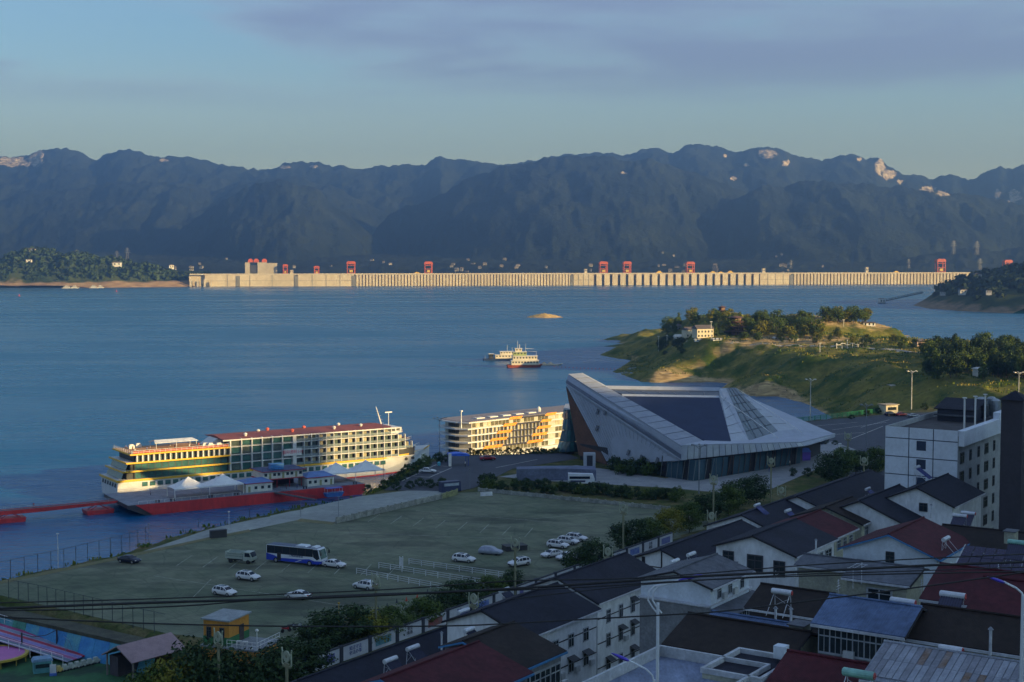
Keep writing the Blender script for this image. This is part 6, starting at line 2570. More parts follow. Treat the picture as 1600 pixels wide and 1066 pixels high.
for i in range(125):
    px = RT.uniform(1040, 1398)
    py = RT.uniform(503, 530) if px < 1285 else RT.uniform(501, 506)
    if 1062 < px < 1116 and py > 508 or 1120 < px < 1138 and py < 500:
        continue
    pen_tree(px, py, RT.uniform(7, 11.5), RT.choice((0, 0, 2, 3, 3, 5)), 'broadleaf tree on top of the peninsula around the pagoda', 'trees on the peninsula top')  # yellow crowns favoured to brighten the top as sunlight would
for i in range(32):
    px = RT.uniform(1160, 1448)
    py = RT.uniform(534, 548) if px > 1330 else RT.uniform(527, 538)
    pen_tree(px, py, RT.uniform(4, 7), RT.choice((0, 1, 2, 3, 4)), 'tree beside the peninsula road', 'trees along the peninsula road')
for i in range(120):
    px = RT.uniform(1446, 1640)
    py = RT.uniform(552, 594)
    pen_tree(px, py, RT.uniform(8, 13), RT.choice((1, 4, 5, 6, 6, 0)), 'dark tree of the dense wood on the right shore', 'wood on the right shore')
for i in range(26):
    px = RT.uniform(1030, 1075)
    py = RT.uniform(532, 556)
    x, y = pen_pt(px, py)
    shrub((x, y, pen_z(x, y) - .3), RT.uniform(2.5, 5), 0, 'dark bush on the shaded left slope of the peninsula', 'bushes on the peninsula slope')
for i in range(60):
    px = RT.uniform(1440, 1600)
    py = RT.uniform(604, 634)
    p = P(px, py, 25)
    z = pen_z(p.x, p.y) if p.y > 530 else ground_z(p.x, p.y)
    shrub((p.x, p.y, z - .2), RT.uniform(2, 4), 2 if 1478 < px < 1535 and py < 622 else 0, 'bush behind the white tower block' if not (1478 < px < 1535 and py < 622) else 'yellow green bush coloured as if sunlit behind the white tower block', 'bushes behind the tower block')  # yellow leaves stand in for sunlight on this patch

tile_d = M('far_tile', (0.10, 0.085, 0.085), 0.8, 0, 0.15, 0.5)
plaster = M('far_plaster', (0.62, 0.55, 0.40), 0.8, 0, 0.1, 0.3)
wht = M('far_white', (0.68, 0.67, 0.64), 0.7)
purp = M('far_wood', (0.085, 0.045, 0.045), 0.8, 0, 0.15, 0.4)


def pen_house(name, px, py, L, W, h, rh_, rz, wm_, rm_, label, cat='house'):
    x, y = pen_pt(px, py)
    t = thing(name, label, cat, (x, y, pen_z(x, y) - .6), rz)
    g = MB()
    g.box(-L / 2, L / 2, -W / 2, W / 2, 0, h)
    w_ = g.build('wall', wm_, t)
    g = MB()
    o_ = .7
    g.add([(-L / 2 - o_, -W / 2 - o_, h), (L / 2 + o_, -W / 2 - o_, h), (L / 2 + o_, W / 2 + o_, h), (-L / 2 - o_, W / 2 + o_, h), (-L / 2, 0, h + rh_), (L / 2, 0, h + rh_)],
          [(0, 1, 5, 4), (1, 2, 5), (2, 3, 4, 5), (3, 0, 4), (3, 2, 1, 0)])
    g.build('roof', rm_, t)
    n_ = max(1, int(L / 2.4))
    for k in range(n_):
        for fl_ in range(max(1, int(h / 3))):
            g = MB()
            xx = -L / 2 + L * (k + .5) / n_
            g.box(xx - .55, xx + .55, -W / 2 - .07, -W / 2 + .02, .9 + fl_ * 3, 2.3 + fl_ * 3)
            g.build('window', win_d, w_)
    return t


pen_house('villa', 1098, 529, 13, 8, 6.6, 2.6, .35, plaster, tile_d, 'cream villa with gable roof among the peninsula trees')
pen_house('villa', 1077, 527, 9, 7, 5.6, 2.2, .35, plaster, tile_d, 'smaller cream wing left of the peninsula villa')
pen_house('hut', 1060, 530, 6, 4, 2.4, 1.8, .3, wht, wht, 'small bright white hut at the left of the peninsula road', 'hut')
pen_house('house', 1056, 517, 7, 5, 4, 1.6, .4, M('far_grey', (0.3, 0.32, 0.36)), tile_d, 'grey house in the shade left of the cream villa')
pen_house('house', 1051, 499, 8, 6, 5, 2, .3, purp, tile_d, 'dark red pavilion house behind the left trees')
pen_house('house', 1357, 509, 9, 4, 2.6, .8, .1, wht, tile_d, 'low white house on the flat bluff at the right')
pen_house('house', 1532, 588, 6, 5, 4.2, 1, .3, wht, wht, 'small white house in front of the dense wood')
pen_house('house', 1436, 541, 6, 5, 3.4, 1.5, .3, M('far_pink', (0.5, 0.36, 0.32)), tile_d, 'pinkish cottage between peninsula and dense wood')
for kx, (px, py) in enumerate(((1120, 534), (1092, 534), (1215, 531), (1240, 533))):
    pen_house('shelter', px, py, 6, 3, 1.6, .6, .1, wht, wht, ('long white shelter under the cream villa', 'white shelter left of the cream villa', 'white shelter below the right trees, left', 'white shelter below the right trees, right')[kx], 'shelter')


def pagoda(px, py, tiers, w0, label, step=3.4, shrink=.80, sx=1.0):
    x, y = pen_pt(px, py)
    t = thing('pagoda', label, 'pagoda', (x, y, pen_z(x, y) - .8), .4)
    z, w_ = 0.0, w0
    for k in range(tiers):
        g = MB()
        g.box(-w_ * sx * .36, w_ * sx * .36, -w_ * .36, w_ * .36, z, z + step * .72)
        st_ = g.build('storey', purp, t)
        for q in (-.2, 0, .2):
            g = MB()
            g.box(w_ * sx * q - w_ * .06, w_ * sx * q + w_ * .06, -w_ * .36 - .08, -w_ * .36, z + step * .15, z + step * .6)
            g.build('opening', M('pagoda_gold', (0.30, 0.19, 0.09), 0.7), st_)
        g = MB()
        zz = z + step * .72
        a, b_ = w_ * .72, w_ * .28
        vs = []
        for i in range(16):
            an = 2 * math.pi * i / 16 + math.pi / 16
            up_ = .35 * (abs(math.sin(2 * an)) ** 3)
            vs.append((a * sx * math.cos(an) * (1 + .12 * up_), a * math.sin(an) * (1 + .12 * up_), zz + up_ * 1.4))
        for i in range(16):
            an = 2 * math.pi * i / 16 + math.pi / 16
            vs.append((b_ * sx * math.cos(an), b_ * math.sin(an), zz + step * .38))
        fs = [(i, (i + 1) % 16, 16 + (i + 1) % 16, 16 + i) for i in range(16)] + [tuple(range(16, 32)), tuple(range(16))[::-1]]
        g.add(vs, fs)
        g.build('eave_roof', M('pagoda_tile', (0.11, 0.055, 0.04), 0.7, 0, 0.15, 0.5), t)
        z += step
        w_ *= shrink
    g = MB()
    g.cyl((0, 0, z + .1), (0, 0, z + 2.2), .25, .05, 6)
    g.cyl((0, 0, z - .6), (0, 0, z + .3), w_ * .28, .2, 8)
    g.build('finial', purp, t)


pagoda(1128, 494, 3, 7.5, 'three-tiered pagoda crowning the peninsula hill', 2.7)
for px, py in ((1116, 499), (1122, 502), (1134, 503), (1141, 500), (1110, 503), (1147, 504), (1129, 506)):
    pen_tree(px, py, RT.uniform(6.5, 8.5), RT.choice((0, 2, 3)), 'tree at the foot of the three-tiered pagoda', 'trees round the pagoda')
pagoda(1150, 522, 4, 11, 'stepped purple brown pavilion below the pagoda', 3.3, .88, 1.1)
x, y = pen_pt(1328, 545)
pg_ = thing('pergola', 'white open pergola frame beside the peninsula road', 'pergola', (x, y, pen_z(x, y) - .3), .15)
for k in range(6):
    g = MB()
    g.box(-.18, .18, -.18, .18, 0, 4 + 2 * (k % 3 == 2))
    g.build('column', wht, pg_, False, (-9 + k * 3.6, 0, 0))
    g = MB()
    g.box(-1.7, 1.7, -.2, .2, 2.6 + .9 * (k % 2), 3.0 + .9 * (k % 2))
    g.build('beam', wht, pg_, False, (-8 + k * 3.2, -.5, 0))
for k, (px, py, h) in enumerate(((1042, 546, 10), (1111, 536, 14), (1281, 552, 6), (1318, 511, 5), (1029, 551, 12))):
    x, y = pen_pt(px, py)
    t = thing('lamp_pole', ('white pole on the shaded left slope of the peninsula', 'tall thin pole right of the cream villa', 'short white pole below the pergola', 'thin white pole on the flat bluff', 'pale H-shaped gauge post on the left slope')[k], 'pole', (x, y, pen_z(x, y) - .4))
    g = MB()
    g.cyl((0, 0, 0), (0, 0, h), .22, .14, 6)
    g.build('pole', wht, t)
    g = MB()
    g.box(-.9, .9, -.15, .15, h - .3, h + .1)
    g.build('crossbar', wht, t)

# ------------------------------------------------------------------ far woods, far houses, pylons
def wood(name, label, pts, zf, mat, size, per=34, leaf=.34):
    vs, fs = [], []
    for (x, y) in pts:
        z = zf(x, y)
        h = size * RT.uniform(.7, 1.3)
        c = Vector((x, y, z + h * .5))
        for j in range(per):
            d = Vector((RT.gauss(0, 1), RT.gauss(0, 1), RT.gauss(0, 1))).normalized()
            p = c + Vector((d.x * h * .5, d.y * h * .5, d.z * h * .55)) * RT.uniform(.75, 1.05)
            n_ = (d + Vector((RT.uniform(-.7, .7), RT.uniform(-.7, .7), RT.uniform(-.3, .7)))).normalized()
            u = n_.orthogonal().normalized()
            w_ = n_.cross(u)
            s_ = h * leaf * RT.uniform(.6, 1.2)
            o = len(vs)
            vs += [p - u * s_, p + w_ * s_ * .7, p + u * s_, p - w_ * s_ * .7]
            fs.append((o, o + 1, o + 2, o + 3))
    g = MB()
    g.add(vs, fs)
    return tag(g.build(name, mat), label, None, None, 'stuff')


pts = []
while len(pts) < 2600:
    x, y = RT.uniform(-1750, -780), RT.uniform(3680, 4140)
    if poly_sdf(lb_poly, np.array([[x]]), np.array([[y]]))[0, 0] > 66 + RT.uniform(-10, 12):
        pts.append((x, y))
lf_far = leaf_mat('leaves_far', (0.022, 0.045, 0.016), (0.050, 0.078, 0.026), 0.02)
wood('far_wood', 'green wood covering the hill left of the dam', pts, lambda x, y: lb_z(x, y) - 2, lf_far, 13, 20, .36)
pts = []
while len(pts) < 1500:
    x, y = RT.uniform(700, 1500), RT.uniform(2150, 2600)
    s_ = poly_sdf(rh_poly, np.array([[x]]), np.array([[y]]))[0, 0]
    if s_ > 40 + RT.uniform(-10, 14):
        pts.append((x, y))
wood('headland_wood', 'dark wood covering the right headland', pts, lambda x, y: rh_z(x, y) - 1.5, leaf_mat('leaves_headland', (0.016, 0.032, 0.013), (0.036, 0.055, 0.020), 0.04), 12, 26, .34)


def far_house(p, w_, h, label, group, m_=None):
    t = thing('house', label, 'house', p, RT.uniform(-.4, .4), group)
    g = MB()
    g.box(-w_ / 2, w_ / 2, -w_ * .3, w_ * .3, -3, h)
    g.build('wall', m_ or wht, t)
    g = MB()
    g.prof([(-w_ * .56, h), (w_ * .56, h), (w_ * .3, h + h * .3), (-w_ * .3, h + h * .3)], -w_ * .36, w_ * .36)
    g.build('roof', tile_d, t)
    for k in range(2):
        g = MB()
        x = (-.22 + .44 * k) * w_
        g.box(x - w_ * .08, x + w_ * .08, -w_ * .3 - .3, -w_ * .3, h * .35, h * .75)
        g.build('window', win_d, t)


far_w1, far_w2, far_w3 = M('far_wall_a', (0.26, 0.25, 0.24)), M('far_wall_b', (0.18, 0.17, 0.16)), M('far_wall_c', (0.36, 0.35, 0.33))


def mt_hit(px, py):
    j = int(np.argmin(np.abs(pxs - px)))
    for i in range(len(deps)):
        y = HOR - (MZ[i, j] - CAMZ) / deps[i] * FPX
        if y <= py:
            return Vector((MX[i, j], MY[i, j], MZ[i, j]))
    return None


for i in range(54):
    c = RT.choice((460, 500, 590, 620, 720, 745, 800, 850, 905, 930, 1050, 1045, 1120, 1210, 1230, 1290, 250, 310, 350, 285))
    px = c + RT.gauss(0, 12)
    p = mt_hit(px, RT.uniform(414, 427) if RT.random() < .85 else RT.uniform(400, 412))
    if p is not None:
        far_house(p, RT.uniform(7, 17), RT.uniform(4, 9), 'tiny pale house at the mountain foot behind the dam', 'far houses at the mountain foot', RT.choice((far_w1, far_w2, far_w3)))
for px, py, w_, h, lb_ in ((184, 413, 26, 9, 'bright white house on the wooded hill left of the dam'), (52, 391, 18, 7, 'pale building on top of the left hill'), (47, 407, 16, 4, 'small white house halfway up the left hill'), (269, 417, 14, 9, 'pale house at the right foot of the left hill')):
    for y in range(3800, 4240, 6):
        d = ray(px, py)
        x, z = d.x * y / d.y, CAMZ + d.z * y / d.y
        if lb_z(x, y) + 8 >= z:
            break
    far_house(Vector((x, y - 8, z - h * .5)), w_, h, lb_, None)
for px, py, w_, h, lb_ in ((1500, 458, 12, 5, 'white house at the foot of the headland wood'), (1523, 435, 12, 7, 'pale grey house in the headland wood'), (1469, 459, 9, 3, 'low white shed at the headland shore'), (1540, 458, 8, 4, 'small white shed right of the headland house')):
    for y in range(2120, 2700, 5):
        d = ray(px, py)
        x, z = d.x * y / d.y, CAMZ + d.z * y / d.y
        if rh_z(x, y) + 4 >= z:
            break
    far_house(Vector((x, y - 14, z)), w_, h, lb_, None, M('far_grey_white', (0.5, 0.5, 0.5)))
# the pale intake building at the left edge beside the shore
t = thing('lock_house', 'concrete lock gate house with red crane top at the left edge', 'building', P(-3, 448, 0) + Vector((0, 60, 10)), 0)
for x in (-14, 6):
    g = MB()
    g.box(x, x + 9, -8, 8, 0, 34)
    g.build('tower', conc, t)
g = MB()
g.box(-15, 16, -9, 9, 34, 38)
g.build('deck', conc, t)
g = MB()
g.prof([(-8, 38), (9, 38), (9, 48), (2, 54), (-8, 50)], -7, 7)
g.build('hoist_house', red_c, t)
lw_ = thing('lock_wall', 'pale ribbed lock approach wall at the far left shore', 'wall', P(-30, 449, 0) + Vector((0, 40, 0)), .02)
g = MB()
g.box(0, 4.5, 0, 8, 0, 26)
me = g.mesh('rib', conc)
for k in range(16):
    put('rib', me, lw_, (-30 + k * 7.6, 0, 0))
g = MB()
g.box(-32, 92, 5, 12, 0, 25)
g.build('wall', conc_d, lw_)


def pylon(p, h, label, arms=3):
    t = thing('pylon', label, 'pylon', p, .2, 'power pylons')
    m_ = M('pylon_steel', (0.24, 0.25, 0.27), 0.5, 0.3)
    w_ = h * .11
    g = MB()
    for sx in (-1, 1):
        for sy in (-1, 1):
            g.cyl((sx * w_, sy * w_, 0), (sx * w_ * .2, sy * w_ * .2, h), h * .010, h * .006, 4)
    for k in range(7):
        f, f2 = k / 7, (k + 1) / 7
        a, b_ = w_ * (1 - .8 * f), w_ * (1 - .8 * f2)
        g.cyl((-a, -a, h * f), (b_, -b_, h * f2), h * .005, h * .005, 4)
        g.cyl((a, -a, h * f), (-b_, -b_, h * f2), h * .005, h * .005, 4)
    g.build('lattice', m_, t)
    for k in range(arms):
        g = MB()
        z = h * (.62 + .14 * k)
        l_ = h * (.26 - .05 * k)
        g.cyl((-l_, 0, z), (l_, 0, z), h * .008, h * .008, 4)
        g.cyl((-l_, 0, z), (0, 0, z + h * .06), h * .006, h * .006, 4)
        g.cyl((l_, 0, z), (0, 0, z + h * .06), h * .006, h * .006, 4)
        g.build('crossarm', m_, t)


for px, py, h, lb_ in ((1530, 424, 50, 'steel pylon between the two right-hand cranes'), (1490, 398, 60, 'pylon on the low hill left of the tall red crane'), (1525, 399, 60, 'pylon on the low hill above the right-hand crane'), (1418, 421, 42, 'small pylon at the mountain foot right of the ribbed dam'), (1236, 421, 40, 'small pylon near the right end of the spillway'), (120, 406, 40, 'lone pylon on the left hill'), (199, 402, 38, 'water tower like mast right of the white hill house'), (183, 405, 34, 'short mast on the hill behind the white house'), (258, 412, 45, 'thin pylon at the right foot of the left hill')):
    if px < 300:
        p = D(px, py, 4150)
        p.z = lb_z(p.x, 4150) if py > 410 else p.z - 10
        pylon(p, h, lb_)
    else:
        p = mt_hit(px, py) or D(px, py, 5000)
        pylon(p, h * (p.y / 5000) * .8, lb_)

# ------------------------------------------------------------------ rough grass on the banks
def tufts(name, label, pts, hgt, mat):
    vs, fs = [], []
    for (x, y, z, k) in pts:
        a = RT.uniform(0, 6.283)
        h = hgt * RT.uniform(.5, 1.4) * k
        w_ = h * RT.uniform(.5, .9)
        dx, dy = math.cos(a) * w_ / 2, math.sin(a) * w_ / 2
        lx, ly = RT.uniform(-.3, .3) * h, RT.uniform(-.3, .3) * h
        o = len(vs)
        vs += [(x - dx, y - dy, z - .1), (x + dx, y + dy, z - .1), (x + dx * .5 + lx, y + dy * .5 + ly, z + h), (x - dx * .9 + lx, y - dy * .9 + ly, z + h * .75)]
        fs.append((o, o + 1, o + 2, o + 3))
    g = MB()
    g.add(vs, fs)
    return tag(g.build(name, mat), label, None, None, 'stuff')


gold = M('grass_gold', (0.18, 0.17, 0.035), 0.9, 0, 0.3, 0.03, 0, col2=(0.40, 0.30, 0.09), lo=.4, hi=.6, spec=.1)  # both grass colours lightened to give the banks a sunlit gold
lush = M('grass_lush', (0.045, 0.095, 0.014), 0.9, 0, 0.3, 0.04, 0, col2=(0.18, 0.19, 0.035), lo=.42, hi=.62, spec=.1)
pts = {0: [], 1: []}
ii, jj = np.where((nsd > 2.5) & (ny < 1180) & (nx < 430))
pick = np.random.RandomState(4).choice(len(ii), 62000)
for q in pick:
    i, j = ii[q], jj[q]
    x, y = nx[i, j] + RT.uniform(-1.6, 1.6), ny[i, j] + RT.uniform(-1.8, 1.8)
    z = pen_z(x, y)
    if RT.random() < .55 and bare[i, j] > .45:
        continue
    pts[0 if fbm(x / 30, y / 30, 3.0, 3) > .05 else 1].append((x, y, z, 1.0))
tufts('grass', 'golden rough grass on the peninsula banks', pts[0], .62, gold)
tufts('grass', 'green rough grass on the peninsula banks', pts[1], .75, lush)
pts = []
ii, jj = np.where((sd > -14) & (sd < 2.2) & (gx < 40) & (gy > 200))
for q in np.random.RandomState(5).choice(len(ii), 9000):
    i, j = ii[q], jj[q]
    pts.append((gx[i, j] + RT.uniform(-1.5, 1.5), gy[i, j] + RT.uniform(-1.5, 1.5), gz[i, j], 1.0))
tufts('grass', 'rough green grass on the bank below the lot', pts, .55, lush)
# ------------------------------------------------------------------ village houses
def roof_material(name, col, corr=0.0, var=0.2, metal=0.0, rough=0.75, col2=None, spacing=3.2):
    m = M(name, col, rough, metal, max(var, .3), 0.22, 0.0, col2=col2, lo=.3, hi=.7, spec=.25)
    n, l = m.node_tree.nodes, m.node_tree.links
    b = n['Principled BSDF']
    tc = n.new('ShaderNodeTexCoord')
    outs = []
    for axis, sc in (('X', spacing), ('Y', spacing * (.9 if corr < 1 else 0.0))):
        if sc == 0:
            continue
        w_ = n.new('ShaderNodeTexWave')
        w_.wave_type = 'BANDS'
        w_.bands_direction = axis
        w_.inputs['Scale'].default_value = sc
        w_.inputs['Distortion'].default_value = 0.3
        l.new(tc.outputs['Object'], w_.inputs['Vector'])
        outs.append(w_.outputs['Fac'])
    h = outs[0]
    if len(outs) > 1:
        ad = n.new('ShaderNodeMath')
        l.new(outs[0], ad.inputs[0])
        l.new(outs[1], ad.inputs[1])
        h = ad.outputs[0]
    bp = n.new('ShaderNodeBump')
    bp.inputs['Strength'].default_value = 0.6
    bp.inputs['Distance'].default_value = 0.06
    l.new(h, bp.inputs['Height'])
    l.new(bp.outputs['Normal'], b.inputs['Normal'])
    return m


slate = roof_material('roof_slate', (0.016, 0.018, 0.031))
slate2 = roof_material('roof_slate_worn', (0.020, 0.022, 0.036))
redt = roof_material('roof_red_tile', (0.075, 0.014, 0.020))
brownt = roof_material('roof_brown_tile', (0.026, 0.019, 0.016), var=.3)
greyt = roof_material('roof_grey_sheet', (0.11, 0.12, 0.14), 1.0, .15, .2, .6)
bluet = roof_material('roof_blue_metal', (0.10, 0.15, 0.26), 1.0, .15, .2, .55, spacing=1.6)
rustt = roof_material('roof_rusty_metal', (0.23, 0.25, 0.29), 1.0, .2, .1, .65, spacing=1.2)
plas = M('wall_white', (0.72, 0.74, 0.75), 0.85, 0, 0.14, 0.5, 0.15, col2=(0.52, 0.54, 0.54), lo=.5, hi=.75, stretch=(.6, .6, .3))
plas_b = M('wall_bluewhite', (0.58, 0.64, 0.70), 0.85, 0, 0.1, 0.5)
cemt = M('wall_cement', (0.20, 0.21, 0.22), 0.9, 0, 0.2, 0.5, 0.2)
yelw = M('wall_yellowed', (0.40, 0.40, 0.30), 0.9, 0, 0.2, 0.5, 0.2, col2=(0.28, 0.29, 0.24))
brick_d = M('wall_dark', (0.055, 0.045, 0.045), 0.9, 0, 0.2, 0.6)
beamk = M('timber_black', (0.018, 0.016, 0.018), 0.8)
gutter = M('gutter_white', (0.50, 0.52, 0.56), 0.6)
bluetr = M('trim_bright_blue', (0.05, 0.20, 0.42), 0.6)
g = MB()
g.box(-.5, .5, -.05, .03, 0, 1)
PANE = g.mesh('pane', win_d)
g = MB()
for a in ((-.54, -.46, 0, 1), (.46, .54, 0, 1), (-.54, .54, -.04, .04), (-.54, .54, .96, 1.04), (-.025, .025, 0, 1), (-.5, .5, .66, .71)):
    g.box(a[0], a[1], -.09, .04, a[2], a[3])
FRAME = g.mesh('window', M('frame_grey', (0.36, 0.39, 0.42), 0.6))
FRAME_D = g.mesh('window', M('frame_dark', (0.05, 0.05, 0.06), 0.6))
g = MB()
g.prof([(-.7, 0), (.7, 0), (.7, .1), (-.7, .1)], -.8, 0)
AWN = MB().slab([(-.75, -.75, -.28), (.75, -.75, -.28), (.75, 0.02, .12), (-.75, .02, .12)], .06).mesh('awning', M('awning_dark', (0.045, 0.05, 0.055), 0.6))


def window(parent, x, y, z, w_, h, rz=0.0, awn=False, dark=False):
    f = put('window', FRAME_D if dark else FRAME, parent, (x, y, z), rz, (w_, 1, h))
    put('pane', PANE, f)
    if awn:
        put('awning', AWN, parent, (x, y, z + h + .25), rz, (w_ * .95, 1.1, 1))


HOUSE_N = [0]


def house(px, py, zr, L, wl_, wr_, drop, zb, rmat, wmat, label, orient='v', front=(), end=(), end_right=(), trim=None, bars=False, floors_lines=0, over=.45, th=.16, closed=True):
    """gabled house; ridge starts at the pixel given, at height zr; front = windows on the side that faces the camera"""
    c = P(px, py, zr)
    rz = ST_RZ if orient == 'v' else ST_RZ - math.pi / 2
    t = thing('house', label, 'house', (c.x, c.y, zb), rz)
    H = zr - zb
    g = MB()
    e = drop
    el = drop * wl_ / wr_
    pts = [(-wr_, 0), (wl_, 0), (wl_, H - el - .05), (0, H - .1), (-wr_, H - e - .05)]
    n_ = len(pts)
    vs = [(.0, y, z) for y, z in pts] + [(L, y, z) for y, z in pts]
    g.add(vs, [tuple(range(n_))[::-1], tuple(range(n_, 2 * n_))] + [(i, (i + 1) % n_, n_ + (i + 1) % n_, n_ + i) for i in range(n_)])
    wall_ = g.build('wall', wmat, t)
    for y0, dz in ((-wr_, e), (wl_, el)):
        s_ = 1 if y0 > 0 else -1
        k = (abs(y0) + over) / abs(y0)
        g = MB()
        a = [(-over, 0, H + th), (L + over, 0, H + th), (L + over, y0 * k, H - dz * k + th), (-over, y0 * k, H - dz * k + th)]
        if s_ > 0:
            a = a[::-1]
        else:
            a = a
        q = [Vector(p) for p in a]
        nn = (q[1] - q[0]).cross(q[2] - q[0])
        if nn.z < 0:
            q = q[::-1]
        g.slab(q, th)
        rf = g.build('roof', rmat, t)
        if y0 < 0:
            g = MB()
            g.box(-over, L + over, y0 * k - .1, y0 * k + .02, H - e * k - .12, H - e * k + .08)
            g.build('gutter', gutter if trim is None else trim, rf)
    g = MB()
    g.cyl((-over, 0, H + th + .02), (L + over, 0, H + th + .02), .13, .13, 6)
    g.build('ridge_cap', rmat, t)
    # barge boards on the near gable
    for y0, dz in ((-wr_, e), (wl_, el)):
        k = (abs(y0) + over) / abs(y0)
        g = MB()
        xe = -over if orient == 'v' else L + over
        g.cyl((xe, 0, H + .02), (xe, y0 * k, H - dz * k + .02), .12, .12, 4)
        g.build('barge_board', trim or beamk, t)
    for (x, z, w_, h, aw) in front:
        window(wall_, x, -wr_ - .01, z, w_, h, 0, aw)
    for (y, z, w_, h, aw) in end:             # near end, facing -x
        window(wall_, -.01, -y, z, w_, h, -math.pi / 2, aw, True)
    for (y, z, w_, h, aw) in end_right:       # end facing +x
        window(wall_, L + .01, y, z, w_, h, math.pi / 2, aw)
    if bars:
        g = MB()
        g.box(-.08, -.01, -.1, .1, H - 2.6, H - .3)
        g.box(-.08, -.01, -wr_ * .75, wl_ * .75, H - 2.75, H - 2.6)
        g.box(-.08, -.01, -wr_ * .5, -wr_ * .42, H - 2.6, H - 1.4)
        g.box(-.08, -.01, wl_ * .42, wl_ * .5, H - 2.6, H - 1.4)
        g.build('timber', beamk, wall_)
    for k in range(floors_lines):
        g = MB()
        z = H - e - 2.2 - k * 3.0
        g.box(0, L, -wr_ - .05, -wr_ - .003, z, z + .12)
        g.build('string_course', beamk, wall_)
    return t


def rows(x0, x1, n_, zs, w_=1.2, h=1.4, p_awn=.4):
    return [(x0 + (x1 - x0) * (k + .5) / n_, z, w_, h, RT.random() < p_awn) for k in range(n_) for z in zs]


# street row on the near side, from the left end to the right
house(470, 1064, 40.0, 30, 4, 6.0, 2.4, 27.5, slate, plas, 'long low house with navy slate roof nearest the street at the bottom left')
house(756, 954, 45.1, 14.8, 5, 5.6, 2.1, 29.5, slate, plas, 'white three-storey house with slate roof and awninged windows', front=rows(1, 14, 4, (4.2, 7.4, 10.3), 1.1, 1.5, .75), floors_lines=3)
house(872, 903, 45.0, 16.5, 5, 5.6, 2.2, 29.5, slate2, plas, 'white three-storey house with slate roof right of the awninged one', front=rows(1, 16, 5, (4.2, 7.4, 10.3), .9, 1.6, .3), floors_lines=3)
house(600, 1062, 46.0, 14.3, 2.5, 6.0, 1.9, 33, redt, cemt, 'house with dark red tiled roof at the bottom centre left', trim=bluetr, front=rows(1, 14, 6, (7.8,), 1.8, 2.0, 0))
house(727, 1003, 46.0, 8.2, 2.5, 6.0, 1.9, 33, brownt, cemt, 'house with dark brown roof and glazed balcony at the bottom centre', trim=bluetr, front=rows(.5, 8, 4, (7.6,), 1.8, 2.4, 0))
house(1034, 859, 41.2, 27, 6.5, 7, 2.6, 28.5, slate, plas, 'slate-roofed house whose white gable carries black timbers', bars=True)
house(1160, 805, 41.2, 21, 6.5, 7, 2.6, 28.5, slate2, plas, 'slate-roofed street house behind the timbered one, with blue solar panels')
house(1247, 776, 42.0, 36, 6.5, 7.5, 2.7, 28.5, slate, plas, 'long slate-roofed house left of the white tower block')
house(1178, 838, 47.5, 13.5, 5.4, 5.7, 1.9, 33.5, slate2, plas, 'white gabled house with three dark windows under a slate roof', end=((-3.6, 9.8, 1.5, 1.8, False), (.2, 9.4, 2.1, 2.1, False), (3.6, 9.2, 1.5, 1.9, False), (1.4, 4.6, 1.6, 2.2, False), (4.2, 4.6, 1.5, 2.2, False), (-2, 4.6, 1.2, 2.2, False)), front=rows(.5, 13, 4, (9.3,), 2.2, 1.7, 0))
house(1247, 812, 46.6, 8, 5.2, 5.4, 1.9, 34, redt, yelw, 'house with bright red roof patch right of the white gable', front=rows(.5, 7.5, 3, (8.5,), 1.3, 1.5, 0))
house(1292, 793, 46.4, 10, 5.2, 5.4, 1.9, 34, brownt, yelw, 'house with mossy brown roof behind the red patch', front=rows(.5, 9.5, 3, (8.3,), 1.3, 1.5, 0))
house(1056, 893, 50.6, 9.5, 4.2, 4.1, 1.2, 38, greyt, plas_b, 'pale blue house with grey sheet roof and three small windows', front=((2, 9.9, .8, 1.2, False), (4.6, 9.9, .8, 1.2, False), (7.6, 9.9, .8, 1.2, False)))
house(1390, 836, 51.6, 12, 5.6, 5.6, 2.1, 36, redt, plas_b, 'white house with bright blue gable edge and maroon roof', trim=bluetr, end=((.1, 12.2, .95, 1.4, False), (-1.6, 5.6, 2.6, 1.6, False), (3.4, 4.2, 1.3, 2.2, False), (-4.0, 8.6, .8, .8, False)))
house(1433, 762, 49.0, 15, 5, 5.4, 2.3, 35, slate, plas, 'white gabled house with big dark roof at the foot of the tower block', end=((1, 10.5, 1.2, 1.2, False),))
house(1345, 783, 47.4, 17, 6, 7, 2.9, 34, slate, plas, 'dark slate-roofed house between the mossy roof and the tower block', front=rows(1, 16, 3, (8,), 1.2, 1.4, 0))
# cross-ridged houses lower down
house(1083, 962, 54.9, 9.6, 4, 4.2, 1.35, 44, brownt, yelw, 'low house with plain black brown roof at the bottom centre', 'r', end_right=((0, 6, 1.0, 1.2, False),), front=((2.4, 7.6, 1.7, .8, False),))
house(1305, 933, 57.4, 6.4, 3, 3.4, 1.25, 45, bluet, cemt, 'house with pale blue metal roof over a long white-framed window band', 'r', front=[(.5 + k * .9, 8.9, .88, 1.9, False) for k in range(7)] + rows(.5, 6, 3, (4.6,), 1.2, 1.4, 0))
house(1448, 948, 57.2, 8.6, 3, 3.6, 1.5, 45, brownt, yelw, 'house with black brown roof and window band at the lower right', 'r', front=[(.6 + k * 1.2, 8.0, 1.15, 1.9, False) for k in range(7)], end_right=((-1, 7.6, 1.2, 1.6, False),))
house(1392, 1008, 59.4, 9.0, 1.2, 3.9, 1.15, 48, rustt, plas, 'house with rust-streaked corrugated metal roof at the bottom right', 'r', front=rows(.5, 8.5, 4, (6.2,), 1.0, 1.4, 0))
house(1476, 884, 55.6, 8.5, 2.5, 5.4, 1.9, 42, redt, brick_d, 'house with broad maroon roof at the right edge', 'r')
